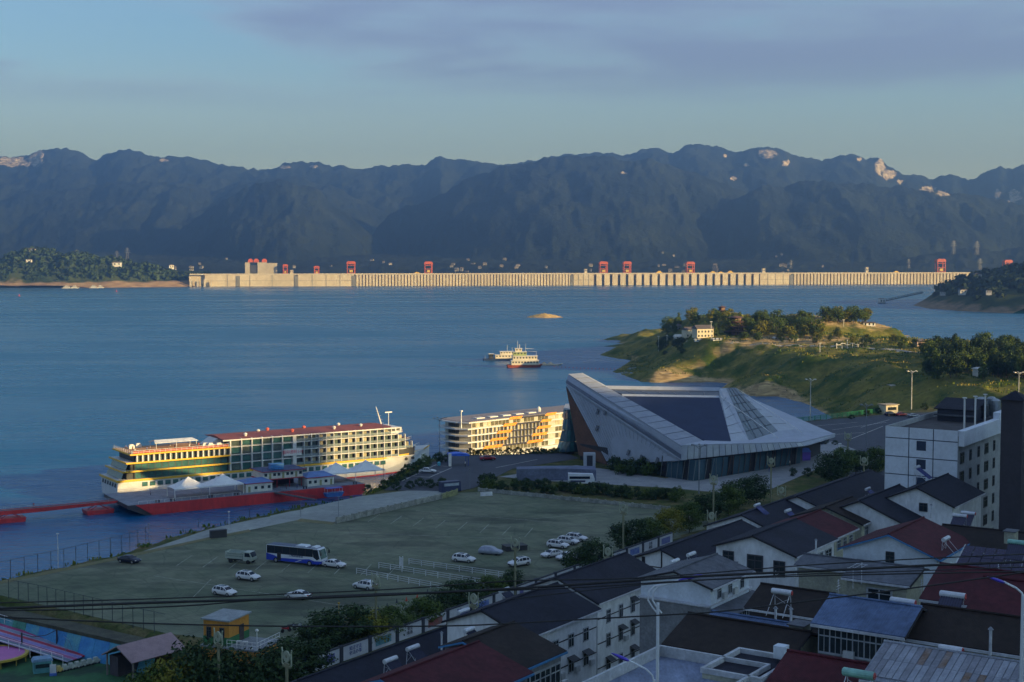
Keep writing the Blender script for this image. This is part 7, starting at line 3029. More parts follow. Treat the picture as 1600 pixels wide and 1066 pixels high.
house(1478, 822, 50.5, 10, 3, 5, 1.6, 38, brownt, brick_d, 'dark brown shed roof under the tower block', 'r')
house(1120, 959, 54.0, 8, 1.2, 1.4, .35, 44, bluet, cemt, 'narrow blue metal lean-to behind the black brown roof', 'r')
house(1240, 1022, 57.6, 6.2, 1.5, 3.4, 1.2, 46, redt, brick_d, 'house with dark red roof cut off by the bottom edge', 'r')
house(1262, 868, 49.0, 6.2, 1.2, 2.6, .6, 40, greyt, yelw, 'open shed with grey blue sheet roof right of the white gable', 'r')
house(1345, 878, 50.8, 6.5, 1.2, 4.2, .9, 40, greyt, yelw, 'lean-to with pale metal roof below the blue-edged gable', 'r', front=((3.6, 7.6, 2.6, 1.5, False),))
house(1545, 905, 57.6, 8.5, 2.5, 4.6, 1.6, 44, redt, brick_d, 'maroon roofed house at the far right edge', 'r')
house(1195, 915, 51.0, 7, 2.5, 3.6, 1.4, 42, brownt, brick_d, 'low brown roofed shed with a solar tank, right of the pale blue house', 'r')

# rust and sheet strips on the corrugated roof, laid one by one
c = P(1392, 1008, 59.4)
rs = thing('roof_sheets', 'loose overlapping metal sheets weathered with rust on the bottom right roof', 'roofing', (c.x, c.y, 59.4), ST_RZ - math.pi / 2)
sheet_m = [M('sheet_a', (0.25, 0.27, 0.31), 0.6, 0.1, 0.2, 0.9), M('sheet_b', (0.19, 0.20, 0.23), 0.6, 0.1, 0.2, 0.9), M('sheet_rust', (0.15, 0.085, 0.045), 0.8, 0, 0.35, 1.2, col2=(0.22, 0.2, 0.2))]
for k in range(22):
    x0 = -.3 + k * .43
    for j in range(2):
        y0, y1 = -.05 - j * 1.95, -2.0 - j * 1.95
        z0, z1 = .20 + y0 * .295, .20 + y1 * .295
        g = MB()
        g.slab([(x0 + .02, y1, z1 + .02), (x0 + .41, y1, z1 + .02), (x0 + .41, y0, z0 + .01), (x0 + .02, y0, z0 + .01)], .02)
        g.build('metal_sheet', sheet_m[2 if RT.random() < .12 else RT.randrange(2)], rs)
# flat roof terrace at the bottom with parapet
ft = thing('flat_roof_house', 'pale flat-roofed house with parapet at the bottom centre', 'house', P(1060, 1052, 56.0) + Vector((0, 0, -12)), ST_RZ - math.pi / 2)
g = MB()
g.box(-3, 5.2, -9, 3.0, 0, 12)
g.build('wall', cemt, ft)
g = MB()
for a in ((-3.1, 5.3, 2.9, 3.1), (-3.1, -2.9, -9, 2.9), (5.1, 5.3, -9, 2.9)):
    g.box(a[0], a[1], a[2], a[3], 12.01, 12.75)
g.build('parapet', M('parapet_pale', (0.42, 0.44, 0.46), 0.8), ft)
g = MB()
g.box(-2.85, 5.05, -8.9, 2.85, 12.005, 12.03)
g.build('roof_deck', M('terrace_blue', (0.17, 0.21, 0.30), 0.7, 0, 0.25, 0.8, stretch=(1, .3, 1)), ft)
f2 = thing('flat_roof_house', 'small yellowed flat-roofed annex with dark roof at the bottom centre right', 'house', P(1168, 1040, 56.4) + Vector((0, 0, -11)), ST_RZ - math.pi / 2)
g = MB()
g.box(-1.8, 2.4, -3.2, 2.6, 0, 11)
g.build('wall', yelw, f2)
g = MB()
for a in ((-1.9, 2.5, 2.45, 2.7), (-1.9, -1.65, -3.3, 2.45), (2.25, 2.5, -3.3, 2.45), (-1.65, 2.25, -3.3, -3.05)):
    g.box(a[0], a[1], a[2], a[3], 11.01, 11.35)
g.build('parapet', M('parapet_pale', (0.42, 0.44, 0.46), 0.8), f2)
g = MB()
g.box(-1.6, 2.2, -3.0, 2.4, 11.005, 11.04)
g.build('roof_deck', slate, f2)
g = MB()
g.box(1.2, 2.0, 1.5, 2.3, 11.36, 12.2)
g.build('stair_head', plas_b, f2)
# grey block and glazed balcony under the pale blue house
gb_ = thing('concrete_house', 'plain grey cement house wall below the pale blue storey', 'house', P(1056, 893, 50.6) + Vector((0, 0, -14.6)), ST_RZ)
g = MB()
g.box(-.6, 10, -4.0, 4.0, 0, 11.4)
g.build('wall', cemt, gb_)
g = MB()
g.box(-.75, 10.2, -4.2, 4.15, 11.4, 11.55)
g.build('ledge', gutter, gb_)
g = MB()
g.slab([(0, -6.4, 10.6), (10.5, -6.4, 10.6), (10.5, -4.05, 11.1), (0, -4.05, 11.1)], .12)
g.build('balcony_roof', greyt, gb_)
for k in range(9):
    window(gb_, .6 + k * 1.15, -6.0, 8.3, 1.1, 2.1)
g = MB()
g.box(0, 10.4, -5.95, -4.05, 7.9, 8.2)
g.build('balcony_floor', cemt, gb_)
# white stair tower between the blue roof and the brown roof
wt = thing('stair_tower', 'narrow white stair tower between pale blue and brown roofs', 'house', P(1430, 975, 55.4) + Vector((0, 0, -11)), ST_RZ - math.pi / 2)
g = MB()
g.box(-1.0, 1.0, -.4, 2.2, 0, 11)
w_ = g.build('wall', plas_b, wt)
g = MB()
g.box(-1.15, 1.15, -.55, 2.3, 11, 11.12)
g.build('roof', greyt, wt)
window(w_, 0, -.41, 8.2, .9, 1.5)

# ------------------------------------------------------------------ white tower block
tb_o = P(1383, 665, 55.7)
tbk = thing('tower_block', 'white five-storey block with dark blue panel joints', 'building', (tb_o.x, tb_o.y, 34), ST_RZ - math.pi / 2)
TBW, TBD, TBH = 12.2, 34.0, 21.7
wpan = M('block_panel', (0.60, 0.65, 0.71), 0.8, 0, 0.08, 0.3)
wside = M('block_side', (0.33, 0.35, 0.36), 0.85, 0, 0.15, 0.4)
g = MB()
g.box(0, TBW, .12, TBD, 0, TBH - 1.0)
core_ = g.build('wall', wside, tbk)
g = MB()
g.box(.1, TBW - .1, .08, .12, 0, TBH - .1)
g.build('joint_backing', M('joint_navy', (0.02, 0.035, 0.07), 0.7), tbk)
zl = [TBH - 14.0, TBH - 11.0, TBH - 8.0, TBH - 5.0, TBH - 1.95, TBH]
zl = [0.0] + zl
for i in range(len(zl) - 1):
    for k in range(3):
        x0, x1 = k * TBW / 3 + .08, (k + 1) * TBW / 3 - .08
        z0, z1 = zl[i] + .08, zl[i + 1] - .08
        g = MB()
        if k == 1 and i < 5 and i > 0:
            wx0, wx1 = x0 + 1.2, x0 + 2.8
            g.box(x0, wx0, 0, .07, z0, z1)
            g.box(wx1, x1, 0, .07, z0, z1)
            g.box(wx0, wx1, 0, .07, z1 - .15, z1)
            g.box(wx0, wx1, 0, .07, z0, z1 - 1.75)
            g.build('wall_panel', wpan, tbk)
            gw = MB()
            gw.box(wx0, wx1, .085, .10, z1 - 1.75, z1 - .15)
            gw.build('window', win_d, tbk)
        else:
            g.box(x0, x1, 0, .07, z0, z1)
            g.build('wall_panel', wpan, tbk)
g = MB()
g.box(TBW - .25, TBW + .9, .2, TBD * .62, TBH - 2.6, TBH - .1)
g.box(TBW - .25, TBW + .9, TBD * .62 + .01, TBD, TBH - 2.6, TBH + 1.0)
g.build('parapet', wpan, tbk)
g = MB()
g.box(.3, TBW - .3, .3, TBD - .3, TBH - 1.0, TBH - .9)
g.build('roof_deck', M('deck_dark', (0.055, 0.05, 0.05), 0.9, 0, 0.3, 0.5), tbk)
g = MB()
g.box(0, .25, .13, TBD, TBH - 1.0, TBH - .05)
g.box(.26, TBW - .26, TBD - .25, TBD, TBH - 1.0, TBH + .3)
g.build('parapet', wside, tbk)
for i in range(6):
    z = .6 + i * 3.1
    for k in range(7):
        y = 2.2 + k * 4.7
        big = k % 3 == 0
        f = put('window', FRAME_D, core_, (TBW + .02, y, z), math.pi / 2, (2.0 if big else 1.0, 1, 1.7))
        put('pane', PANE, f)
# roof shed, tanks and pipes on the block
def tb_w(x, y, z):
    v = Matrix.Rotation(ST_RZ - math.pi / 2, 3, 'Z') @ Vector((x, y, 0))
    return Vector((tb_o.x + v.x, tb_o.y + v.y, 34 + z))


sh = thing('roof_shed', 'long dark shed with pale ledge on the roof of the tower block', 'shed', tb_w(2.5, 20, TBH - .9), ST_RZ - math.pi / 2)
g = MB()
g.box(0, 6.5, 0, 6, 0, 2.2)
g.build('wall', M('shed_navy', (0.03, 0.035, 0.055), 0.7), sh)
g = MB()
g.slab([(-.5, -.6, 2.2), (7, -.6, 2.2), (7, 6.4, 3.6), (-.5, 6.4, 3.6)], .12)
g.build('roof', slate, sh)
g = MB()
g.box(-.4, 6.9, -.9, -.3, 1.0, 1.25)
g.build('ledge', greyt, sh)
for k, (x, y, h, r_) in enumerate(((8.2, 27, 3.6, .85), (9.6, 28.5, 3.6, .85), (10.8, 27, 3.4, .8), (9.4, 25, 2.6, .7))):
    t = thing('water_tank', ('steel water tank on the tower block, leftmost', 'steel water tank on the tower block, rear', 'ribbed steel water tank on the tower block, rightmost', 'dark round tank on the tower block, nearest')[k], 'tank', tb_w(x, y, TBH - .9))
    g = MB()
    g.lathe([(r_, .6), (r_, h), (r_ * .6, h + .3), (.1, h + .35)], 12)
    g.build('drum', M('tank_steel', (0.30, 0.34, 0.37), 0.35, 0.6) if k < 3 else M('tank_dark', (0.04, 0.045, 0.05), 0.6), t)
    g = MB()
    for a in range(4):
        g.cyl((r_ * .8 * math.cos(a * 1.57), r_ * .8 * math.sin(a * 1.57), 0), (r_ * .8 * math.cos(a * 1.57), r_ * .8 * math.sin(a * 1.57), .6), .06, .06, 5)
    g.build('stand', dk, t)
for k, (x, y) in enumerate(((10.2, 10), (11.0, 13.5), (11.4, 18))):
    t = thing('vent_pipe', ('tall white vent pipe on the tower block, left', 'tall white vent pipe on the tower block, middle', 'tall white vent pipe on the tower block, right')[k], 'pipe', tb_w(x, y, TBH - .9))
    g = MB()
    g.cyl((0, 0, 0), (0, 0, 5.2), .16, .16, 8)
    g.build('pipe', white_p, t)
    g = MB()
    g.box(-.3, .3, -.3, .3, 5.2, 5.35)
    g.build('cap', white_p, t)
# dark lift shaft and the next white block
ls = thing('lift_shaft', 'dark brown lift shaft tower at the right edge', 'tower', (D(1582, 830, 212).x, 212, 34), ST_RZ - math.pi / 2)
g = MB()
g.box(-1.6, 1.5, -1.6, 1.6, 0, 28.6)
g.build('shaft', M('shaft_brown', (0.045, 0.04, 0.05), 0.8, 0, 0.12, 0.4), ls)
g = MB()
g.add([(-2, -2, 28.6), (1.9, -2, 28.6), (1.9, 2, 28.6), (-2, 2, 28.6), (0, 0, 29.9)], [(0, 1, 4), (1, 2, 4), (2, 3, 4), (3, 0, 4), (3, 2, 1, 0)])
g.build('cap_roof', slate, ls)
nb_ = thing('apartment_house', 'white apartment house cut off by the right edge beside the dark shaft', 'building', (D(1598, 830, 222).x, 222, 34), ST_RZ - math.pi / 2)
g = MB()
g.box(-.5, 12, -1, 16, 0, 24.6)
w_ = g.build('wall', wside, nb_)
g = MB()
g.box(-1, 12.5, -1.5, 16.5, 24.6, 25.2)
g.build('roof', slate, nb_)
for i in range(6):
    for k in range(3):
        window(w_, 1.2 + k * 3, -1.01, 3 + i * 3.4, 1.3, 1.5)
        window(w_, -.51, 2 + k * 4, 3 + i * 3.4, 1.2, 1.5, -math.pi / 2)


# ------------------------------------------------------------------ solar water heaters
def heater(px, py, y, label, tank='pale', rz=None, L=1.9, panel=True, pm=None, k_=1.0):
    c = D(px, py, y)
    t = thing('solar_heater', label, 'water heater', c - Vector((0, 0, 1.45 * k_)), ST_RZ if rz is None else rz, 'solar water heaters on the roofs')
    tm_ = {'pale': M('tank_pale', (0.55, 0.58, 0.62), 0.4, 0.2, 0.1, 1.0), 'green': M('tank_green', (0.20, 0.42, 0.36), 0.5)}[tank]
    g = MB()
    g.cyl((-L / 2, 0, 1.45 * k_), (L / 2, 0, 1.45 * k_), .26, .26, 12)
    g.build('tank', tm_, t)
    for s_ in (-1, 1):
        g = MB()
        g.cyl((s_ * L / 2, 0, 1.45 * k_), (s_ * (L / 2 + .06), 0, 1.45 * k_), .24, .2, 10)
        g.build('end_cap', M('cap_red', (0.35, 0.05, 0.05), 0.5) if s_ > 0 else tm_, t)
    g = MB()
    for s_ in (-1, 1):
        g.cyl((s_ * L * .4, .15, 1.2), (s_ * L * .42, .35, -1.2), .035, .035, 4)
        g.cyl((s_ * L * .4, -.1, 1.2), (s_ * L * .42, -1.7 * k_, -.5), .035, .035, 4)
        g.cyl((s_ * L * .4, .2, .1), (-s_ * L * .4, .25, .9), .02, .02, 4)
    g.build('frame', gutter, t)
    if panel:
        g = MB()
        g.slab([(-L * .46, -1.9 * k_, .12), (L * .46, -1.9 * k_, .12), (L * .46, -.2, 1.3 * k_), (-L * .46, -.2, 1.3 * k_)], .06)
        pn = g.build('collector', pm or M('collector_dark', (0.03, 0.035, 0.07), 0.15, 0.2), t)
        for k in range(9):
            g = MB()
            x = -L * .42 + k * L * .105
            g.cyl((x, -1.88 * k_, .15), (x, -.22, 1.33 * k_), .028, .028, 5)
            g.build('tube', M('tube_blue', (0.06, 0.07, 0.22), 0.12, 0.3) if pm else M('tube_dark', (0.03, 0.03, 0.06), 0.12, 0.3), pn)
    return t


pvio = M('collector_violet', (0.10, 0.11, 0.32), 0.2, 0.3)
for px, py, y, lb_, kw in ((610, 1031, 142, 'solar heater with red end cap at the bottom, standing on white legs', {}), (645, 1012, 150, 'solar heater second from the bottom left', {}), (724, 955, 160, 'solar heater left of the awninged house', {'pm': pvio}), (733, 984, 148, 'dark solar heater below the left one', {'L': 1.6}),
                           (788, 922, 176, 'solar heater with large dark panel on the ridge', {'k_': 1.5}), (1183, 789, 238, 'solar heater with violet panel, left of two on the slate roof', {'pm': pvio, 'k_': 1.6}), (1231, 798, 224, 'solar heater with bright blue panel on the slate roof', {'pm': pvio, 'k_': 1.7}),
                           (1356, 764, 250, 'solar heater with violet panel near the tower block', {'pm': pvio, 'k_': 1.5}), (1080, 866, 181, 'solar heater right of the timbered gable', {}), (1054, 877, 172, 'low solar heater with brown box beside the timbered gable', {'panel': False}), (1222, 925, 128, 'solar heater on stilts above the brown shed', {'panel': False, 'rz': ST_RZ - math.pi / 2}),
                           (1500, 806, 190, 'white solar tank under the tower block, left', {'rz': ST_RZ - math.pi / 2}), (1513, 802, 193, 'white solar tank under the tower block, right', {'rz': ST_RZ - math.pi / 2}), (1478, 842, 164, 'solar heater on the maroon roof beside the blue gable', {'panel': False}), (1489, 930, 108, 'solar heater with blue end on the brown roof', {'rz': ST_RZ - math.pi / 2}),
                           (1411, 940, 108, 'white solar tank between blue and brown roofs', {'panel': False, 'rz': ST_RZ - math.pi / 2}), (1342, 1053, 84, 'green solar tank at the bottom edge', {'tank': 'green', 'panel': False, 'rz': ST_RZ - math.pi / 2}), (1591, 848, 138, 'green solar tank at the right edge above the panels', {'tank': 'green', 'rz': ST_RZ - math.pi / 2}), (1433, 730, 228, 'solar heater in front of the tower block', {'k_': 1.2, 'pm': pvio}), (1486, 1015, 92, 'dark solar panel on the rusty roof', {'rz': ST_RZ - math.pi / 2, 'L': 1.5})):
    heater(px, py, y, lb_, **kw)
# photovoltaic roof
pv_o = P(1492, 884, 52.5)
pv = thing('solar_array', 'dark purple photovoltaic array on the roof at the right edge', 'solar panels', pv_o, ST_RZ - math.pi / 2)
g = MB()
g.slab([(.03, 0, 0), (1.05, 0, 0), (1.05, 1.7, .75), (.03, 1.7, .75)], .05)
pvm = g.mesh('panel', M('pv_cell', (0.020, 0.018, 0.050), 0.12, 0.2, 0.1, 0.5))
for k in range(12):
    for j in range(2):
        put('panel', pvm, pv, (k * 1.1, j * 1.76, j * .777))
g = MB()
for k in range(4):
    g.cyl((k * 4, .2, -8), (k * 4, .2, 0), .06, .06, 5)
    g.cyl((k * 4, 3.2, -8), (k * 4, 3.2, 1.3), .06, .06, 5)
g.cyl((0, -.05, .0), (0, 3.5, 1.6), .05, .05, 5)
g.build('frame', gutter, pv)

# ------------------------------------------------------------------ medallion street lamps along the street
bronze = M('lamp_bronze', (0.20, 0.20, 0.12), 0.6, 0.1, 0.15, 0.8)
disc_m = M('lamp_disc', (0.30, 0.33, 0.24), 0.6, 0, 0.1, 1.0)


def medallion(px, py, y, label):
    c = D(px, py, y)
    s_, q_ = to_sq((c.x, c.y))
    zb = ground_z(c.x, c.y)
    h = c.z - zb
    t = thing('medallion_lamp', label, 'street lamp', (c.x, c.y, zb), ST_RZ - .25, 'medallion street lamps')
    g = MB()
    g.box(-.13, .13, -.13, .13, 0, h - 1.2)
    g.box(-.25, .25, -.25, .25, 0, .6)
    g.build('post', bronze, t)
    g = MB()
    g.box(-.16, .16, -.75, .75, h - 1.3, h - 1.05)
    g.box(-.1, .1, -.5, .5, h - 1.05, h - .8)
    g.build('cradle', bronze, t)
    for s_ in (-1, 1):
        g = MB()
        g.tube([(0, s_ * .7, h - 1.15), (0, s_ * .98, h - .9), (0, s_ * 1.0, h - .1), (0, s_ * .92, h + .5), (0, s_ * 1.08, h + .95)], .10, 6)
        g.build('horn', disc_m, t)
    g = MB()
    N = 20
    vs, fs = [], []
    for x in (-.1, .1):
        for rr in (.22, .68):
            for i in range(N):
                a = 2 * math.pi * i / N
                vs.append((x, rr * math.cos(a), h + rr * math.sin(a)))
    for i in range(N):
        j = (i + 1) % N
        fs += [(i, j, N + j, N + i), (2 * N + j, 2 * N + i, 3 * N + i, 3 * N + j), (N + i, N + j, 3 * N + j, 3 * N + i), (j, i, 2 * N + i, 2 * N + j)]
    g.add(vs, fs)
    d_ = g.build('disc', disc_m, t)
    g = MB()
    g.cyl((-.06, 0, h), (.06, 0, h), .2, .2, 10)
    g.build('hub', bronze, d_)


for px, py, y, lb_ in ((587, 905, 207, 'round-topped lamp post beside the traffic cones'), (805, 848, 233, 'round-topped lamp post in front of the white crossover'), (974, 793, 265, 'round-topped lamp post at the right end of the lot'), (740, 935, 193, 'medallion lamp above the panel wall below the queue railings'), (950, 862, 224, 'medallion lamp right of the car cluster'),
                       (1112, 806, 255, 'medallion lamp among the trees above the gables'), (1221, 766, 283, 'medallion lamp at the corner of the plaza'), (448, 1026, 166, 'medallion lamp at the bottom left beside the trees'), (1115, 748, 297, 'medallion lamp in front of the hall, left'), (1205, 720, 323, 'medallion lamp in front of the dark hall entrance'),
                       (1350, 719, 325, 'medallion lamp left of the white tower block'), (1325, 681, 370, 'medallion lamp on the asphalt behind the plaza'), (341, 995, 178, 'medallion lamp over the blue hoarding by the orange building')):
    medallion(px, py, y, lb_)

# ------------------------------------------------------------------ picture wall along the street
pw = thing('picture_wall', 'street wall of white picture and slogan panels along the lot', 'wall', S(-4, 4.2, LOT + .6), ST_RZ)
pan_w = M('panel_white', (0.50, 0.52, 0.55), 0.7, 0, 0.08, 0.8)
pic = [M('pic_blue', (0.06, 0.09, 0.38), 0.6, 0, .4, 1.2, col2=(.2, .3, .5)), M('pic_violet', (0.12, 0.10, 0.30), 0.6, 0, .4, 1.2, col2=(.16, .22, .4)), M('pic_teal', (0.10, 0.25, 0.30), 0.6, 0, .4, 1.2), M('pic_red', (0.35, 0.06, 0.06), 0.6, 0, .4, 1.2, col2=(.2, .12, .1))]
ink = M('ink', (0.02, 0.022, 0.04), 0.7)
ink_b = M('ink_blue', (0.03, 0.05, 0.22), 0.7)
ztop = 2.15
for k in range(19):
    x0 = k * 6.3
    g = MB()
    g.box(x0 - .35, x0 + .35, -.18, .18, 0, ztop + .3)
    g.build('pier', M('pier_dark', (0.035, 0.04, 0.055), 0.8), pw)
    g = MB()
    g.box(x0 + .36, x0 + 5.94, -.08, .12, .1, ztop)
    b_ = g.build('panel', pan_w, pw)
    g = MB()
    g.box(x0 + .36, x0 + 5.94, -.14, .16, ztop, ztop + .22)
    g.build('coping', M('coping_dark', (0.05, 0.055, 0.065), 0.8), pw)
    if k % 2 == 0:
        g = MB()
        g.box(x0 + 1.3, x0 + 4.9, -.1, -.085, .55, ztop - .4)
        g.build('picture', pic[(k // 2) % 4], b_)
    else:
        txt = ('文明\n和谐', '知法守法\n依法办事', '敬业\n友善', '民主\n富强')[(k // 2) % 4]
        o = put('lettering', text_mesh(txt, .68, ink if k % 4 == 1 else ink_b), b_, (x0 + 3.1, -.1, 1.2))
        o.rotation_euler = (math.pi / 2, 0, 0)

# ------------------------------------------------------------------ lamps and cables close to the camera
lampw = M('lamp_white', (0.62, 0.66, 0.72), 0.4, 0.1, 0.05)
lviol = M('lamp_violet', (0.05, 0.03, 0.42), 0.3)


def near_lamp(y, pole_px, pole_top, arm, head, head_r, label, n_=1, base=1130, r_=.085):
    top = D(pole_px, pole_top, y)
    bot = D(pole_px, base, y)
    t = thing('street_lamp', label, 'street lamp', (top.x, y, bot.z))
    o = Vector((top.x, y, bot.z))
    g = MB()
    g.cyl((0, 0, 0), top - o, r_ * 1.15, r_, 10)
    g.build('pole', lampw, t)
    for k in range(n_):
        g = MB()
        pts = [D(a + k * 7, b_, y) - o for a, b_ in arm]
        g.tube(pts, r_ * .55, 7)
        g.build('arm', lampw, t)
    a, b_ = D(*head[0], y) - o, D(*head[1], y) - o
    g = MB()
    m_ = a.lerp(b_, .5)
    d = (b_ - a)
    side = Vector((0, 1, 0))
    up = d.cross(side).normalized()
    if up.z < 0:
        up = -up
    vs = []
    N = 10
    for i in range(N + 1):
        f = i / N
        w_ = head_r * (math.sin(f * math.pi) ** .5) * (.5 + .6 * f)
        for j in range(8):
            an = 2 * math.pi * j / 8
            vs.append(a + d * f + side * (math.cos(an) * w_ * 1.3) + up * (math.sin(an) * w_ * .6))
    fs = [(i * 8 + j, i * 8 + (j + 1) % 8, (i + 1) * 8 + (j + 1) % 8, (i + 1) * 8 + j) for i in range(N) for j in range(8)]
    g.add(vs, fs)
    g.build('lamp_head', lviol, t, True)


near_lamp(75, 1028, 942, [(1027, 958), (1020, 950), (1012.5, 938), (1014, 924), (1022, 916), (1060, 907)], [(1058, 907), (1098, 898)], .16, 'pale street lamp with double curved arm at the bottom centre', 2)
near_lamp(62, 1022, 1062, [(1022, 1066), (1019, 1055), (1010, 1046), (980, 1031)], [(954, 1020), (984, 1033)], .16, 'violet-headed street lamp at the bottom edge', 1, 1130, .07)
near_lamp(66, 1599, 930, [(1599, 940), (1597, 927), (1588, 919), (1568, 909)], [(1542, 901), (1571, 911)], .16, 'violet-headed street lamp at the right edge', 1, 1130, .09)

cab = M('cable_black', (0.008, 0.008, 0.010), 0.6)
CABLES = [(.055, 58, [(-260, 966), (0, 951), (260, 941), (470, 935), (700, 925), (860, 916), (1080, 901), (1300, 891), (1460, 883), (1600, 878), (1850, 868)], 'thick upper overhead cable crossing the whole foreground'),
          (.026, 56, [(-260, 948), (0, 942), (260, 935), (590, 922), (800, 908), (1000, 903), (1250, 884), (1420, 874), (1600, 866), (1850, 856)], 'thin topmost overhead cable'),
          (.032, 60, [(-260, 958), (0, 954), (150, 952), (300, 946), (400, 938), (590, 928), (860, 920), (1100, 906), (1300, 899), (1600, 893), (1850, 888)], 'overhead cable just below the thick one'),
          (.028, 50, [(-260, 948), (0, 964), (260, 975), (500, 979), (700, 978), (800, 974), (1000, 963), (1130, 955), (1280, 937), (1440, 917), (1560, 900), (1700, 880)], 'lower sagging cable across the roofs'),
          (.022, 52, [(800, 936), (960, 918), (1080, 908), (1240, 898), (1400, 893), (1600, 886), (1850, 876)], 'thin cable splitting off to the right')]
for r_, y, pts, lb_ in CABLES:
    g = MB()
    pp = []
    for i in range(len(pts) - 1):
        p0, p1 = pts[max(i - 1, 0)], pts[i]
        p2, p3 = pts[i + 1], pts[min(i + 2, len(pts) - 1)]
        for k in range(5):
            t_ = k / 5
            q = [0.5 * (2 * p1[c] + (p2[c] - p0[c]) * t_ + (2 * p0[c] - 5 * p1[c] + 4 * p2[c] - p3[c]) * t_ * t_ + (3 * p1[c] - p0[c] - 3 * p2[c] + p3[c]) * t_ ** 3) for c in (0, 1)]
            pp.append(D(q[0], q[1], y))
    pp.append(D(*pts[-1], y))
    g.tube(pp, r_, 5)
    tag(g.build('overhead_cable', cab), lb_, 'cable', 'overhead cables')

# ------------------------------------------------------------------ orange building and playground
oc = D(372, 1004, 196)
ob = thing('play_house', 'orange two-storey house with green band and roof terrace', 'house', (oc.x, oc.y, PG_Z), SH_RZ - .95)
orng = M('wall_orange', (0.50, 0.22, 0.03), 0.75, 0, 0.12, 0.6)
grn = M('wall_green', (0.03, 0.14, 0.05), 0.75, 0, 0.12, 0.6)
zt = oc.z - PG_Z
g = MB()
g.box(-4.2, 4.6, -2.6, 3.2, 0, zt - .25)
g.build('lower_wall', orng, ob)
g = MB()
g.box(-4.4, 4.8, -2.8, 3.4, zt - .25, zt)
g.build('terrace_slab', M('terrace_grey', (0.22, 0.24, 0.25), 0.8), ob)
g = MB()
g.box(-4.3, -.2, -2.0, 3.2, zt, zt + 3.4)
uw = g.build('upper_wall', orng, ob)
g = MB()
g.box(-4.34, -.16, -2.06, -2.003, zt + .02, zt + 1.1)
g.box(-.197, -.15, -1.99, 3.2, zt + .02, zt + 1.1)
g.build('green_band', grn, uw)
g = MB()
g.box(-4.6, .1, -2.3, 3.5, zt + 3.4, zt + 3.6)
g.build('roof', M('roof_pale_grey', (0.26, 0.29, 0.30), 0.8), ob)
for x in (-3.4, -1.3):
    window(uw, x, -2.03, zt + .9, .7, 1.5, 0, False, True)
g = MB()
g.box(-.19, -.13, .6, 1.8, zt + .05, zt + 2.3)
g.build('door', brick_d, uw)
g = MB()
for x in np.linspace(-.1, 4.7, 7):
    g.cyl((x, -2.7, zt), (x, -2.7, zt + 1.05), .035, .035, 5)
for y in np.linspace(-2.7, 3.3, 7):
    g.cyl((4.7, y, zt), (4.7, y, zt + 1.05), .035, .035, 5)
for z in (.55, 1.05):
    g.cyl((-.1, -2.7, zt + z), (4.7, -2.7, zt + z), .035, .035, 5)
    g.cyl((4.7, -2.7, zt + z), (4.7, 3.3, zt + z), .035, .035, 5)
g.build('railing', rail_m, ob)
for x in (-2.5, .5, 3):
    window(ob, x, -2.62, 2.0, 1.6, 1.8)
lp = thing('terrace_lamp', 'white globe lamp on the corner of the orange terrace', 'lamp', (oc.x, oc.y, oc.z) , 0)
v = Matrix.Rotation(SH_RZ - .95, 3, 'Z') @ Vector((4.7, -2.7, 0))
lp.location = (oc.x + v.x, oc.y + v.y, oc.z)
g = MB()
g.cyl((0, 0, 0), (0, 0, 2.6), .05, .04, 6)
g.build('pole', rail_m, lp)
g = MB()
g.lathe([(.05, 0), (.2, .1), (.24, .25), (.15, .4), (.02, .45)], 8, (0, 0, 2.6))
g.build('globe', white_p, lp)
for k in range(2):
    v = Matrix.Rotation(SH_RZ - .95, 3, 'Z') @ Vector((.9 + k * 1.0, -1.2, 0))
    t = thing('terrace_stool', ('white plastic stool on the orange terrace, left', 'white plastic stool on the orange terrace, right')[k], 'stool', (oc.x + v.x, oc.y + v.y, oc.z))
    g = MB()
    g.box(-.35, .35, -.35, .35, .55, .62)
    g.build('seat', white_p, t)
    for sx in (-1, 1):
        for sy in (-1, 1):
            g = MB()
            g.cyl((sx * .3, sy * .3, 0), (sx * .26, sy * .26, .55), .04, .04, 5)
            g.build('leg', white_p, t)
sheet('playground', [Vector((p.x, p.y, 0)) for p in pg_poly], PG_Z + .02, M('play_turf', (0.02, 0.055, 0.025), 0.9, 0, 0.2, 0.12, 0.2, col2=(0.03, 0.12, 0.04), lo=.46, hi=.54), 'green turf of the playground below the lot')
# painted retaining wall
W0, W1 = P(-70, 929, LOT), P(268, 1004, LOT)
dW = (W1 - W0)
rw = thing('mural_wall', 'blue painted retaining wall behind the playground', 'wall', (W0.x, W0.y, PG_Z), math.atan2(dW.y, dW.x))
mural = [M('mural_sky', (0.03, 0.18, 0.46), 0.7, 0, .2, .5, col2=(.06, .28, .52)), M('mural_teal', (0.05, 0.26, 0.42), 0.7, 0, .25, .6, col2=(.12, .34, .36)), M('mural_green', (0.05, 0.22, 0.16), 0.7, 0, .3, .6)]
L = dW.length
for k in range(16):
    g = MB()
    a, b_ = L * k / 16 + .03, L * (k + 1) / 16 - .03
    g.slab([(a, -4.2, 0), (b_, -4.2, 0), (b_, -3.1, 3.2), (a, -3.1, 3.2)], .2)
    g.build('panel', mural[(0, 0, 1, 0, 0, 1, 2, 1)[k % 8]], rw)
g = MB()
g.box(0, L, -3.2, .1, 3.2, 3.75)
g.build('coping', M('coping_earth', (0.060, 0.060, 0.038), 0.95, 0, 0.35, 0.5, 0.4), rw)
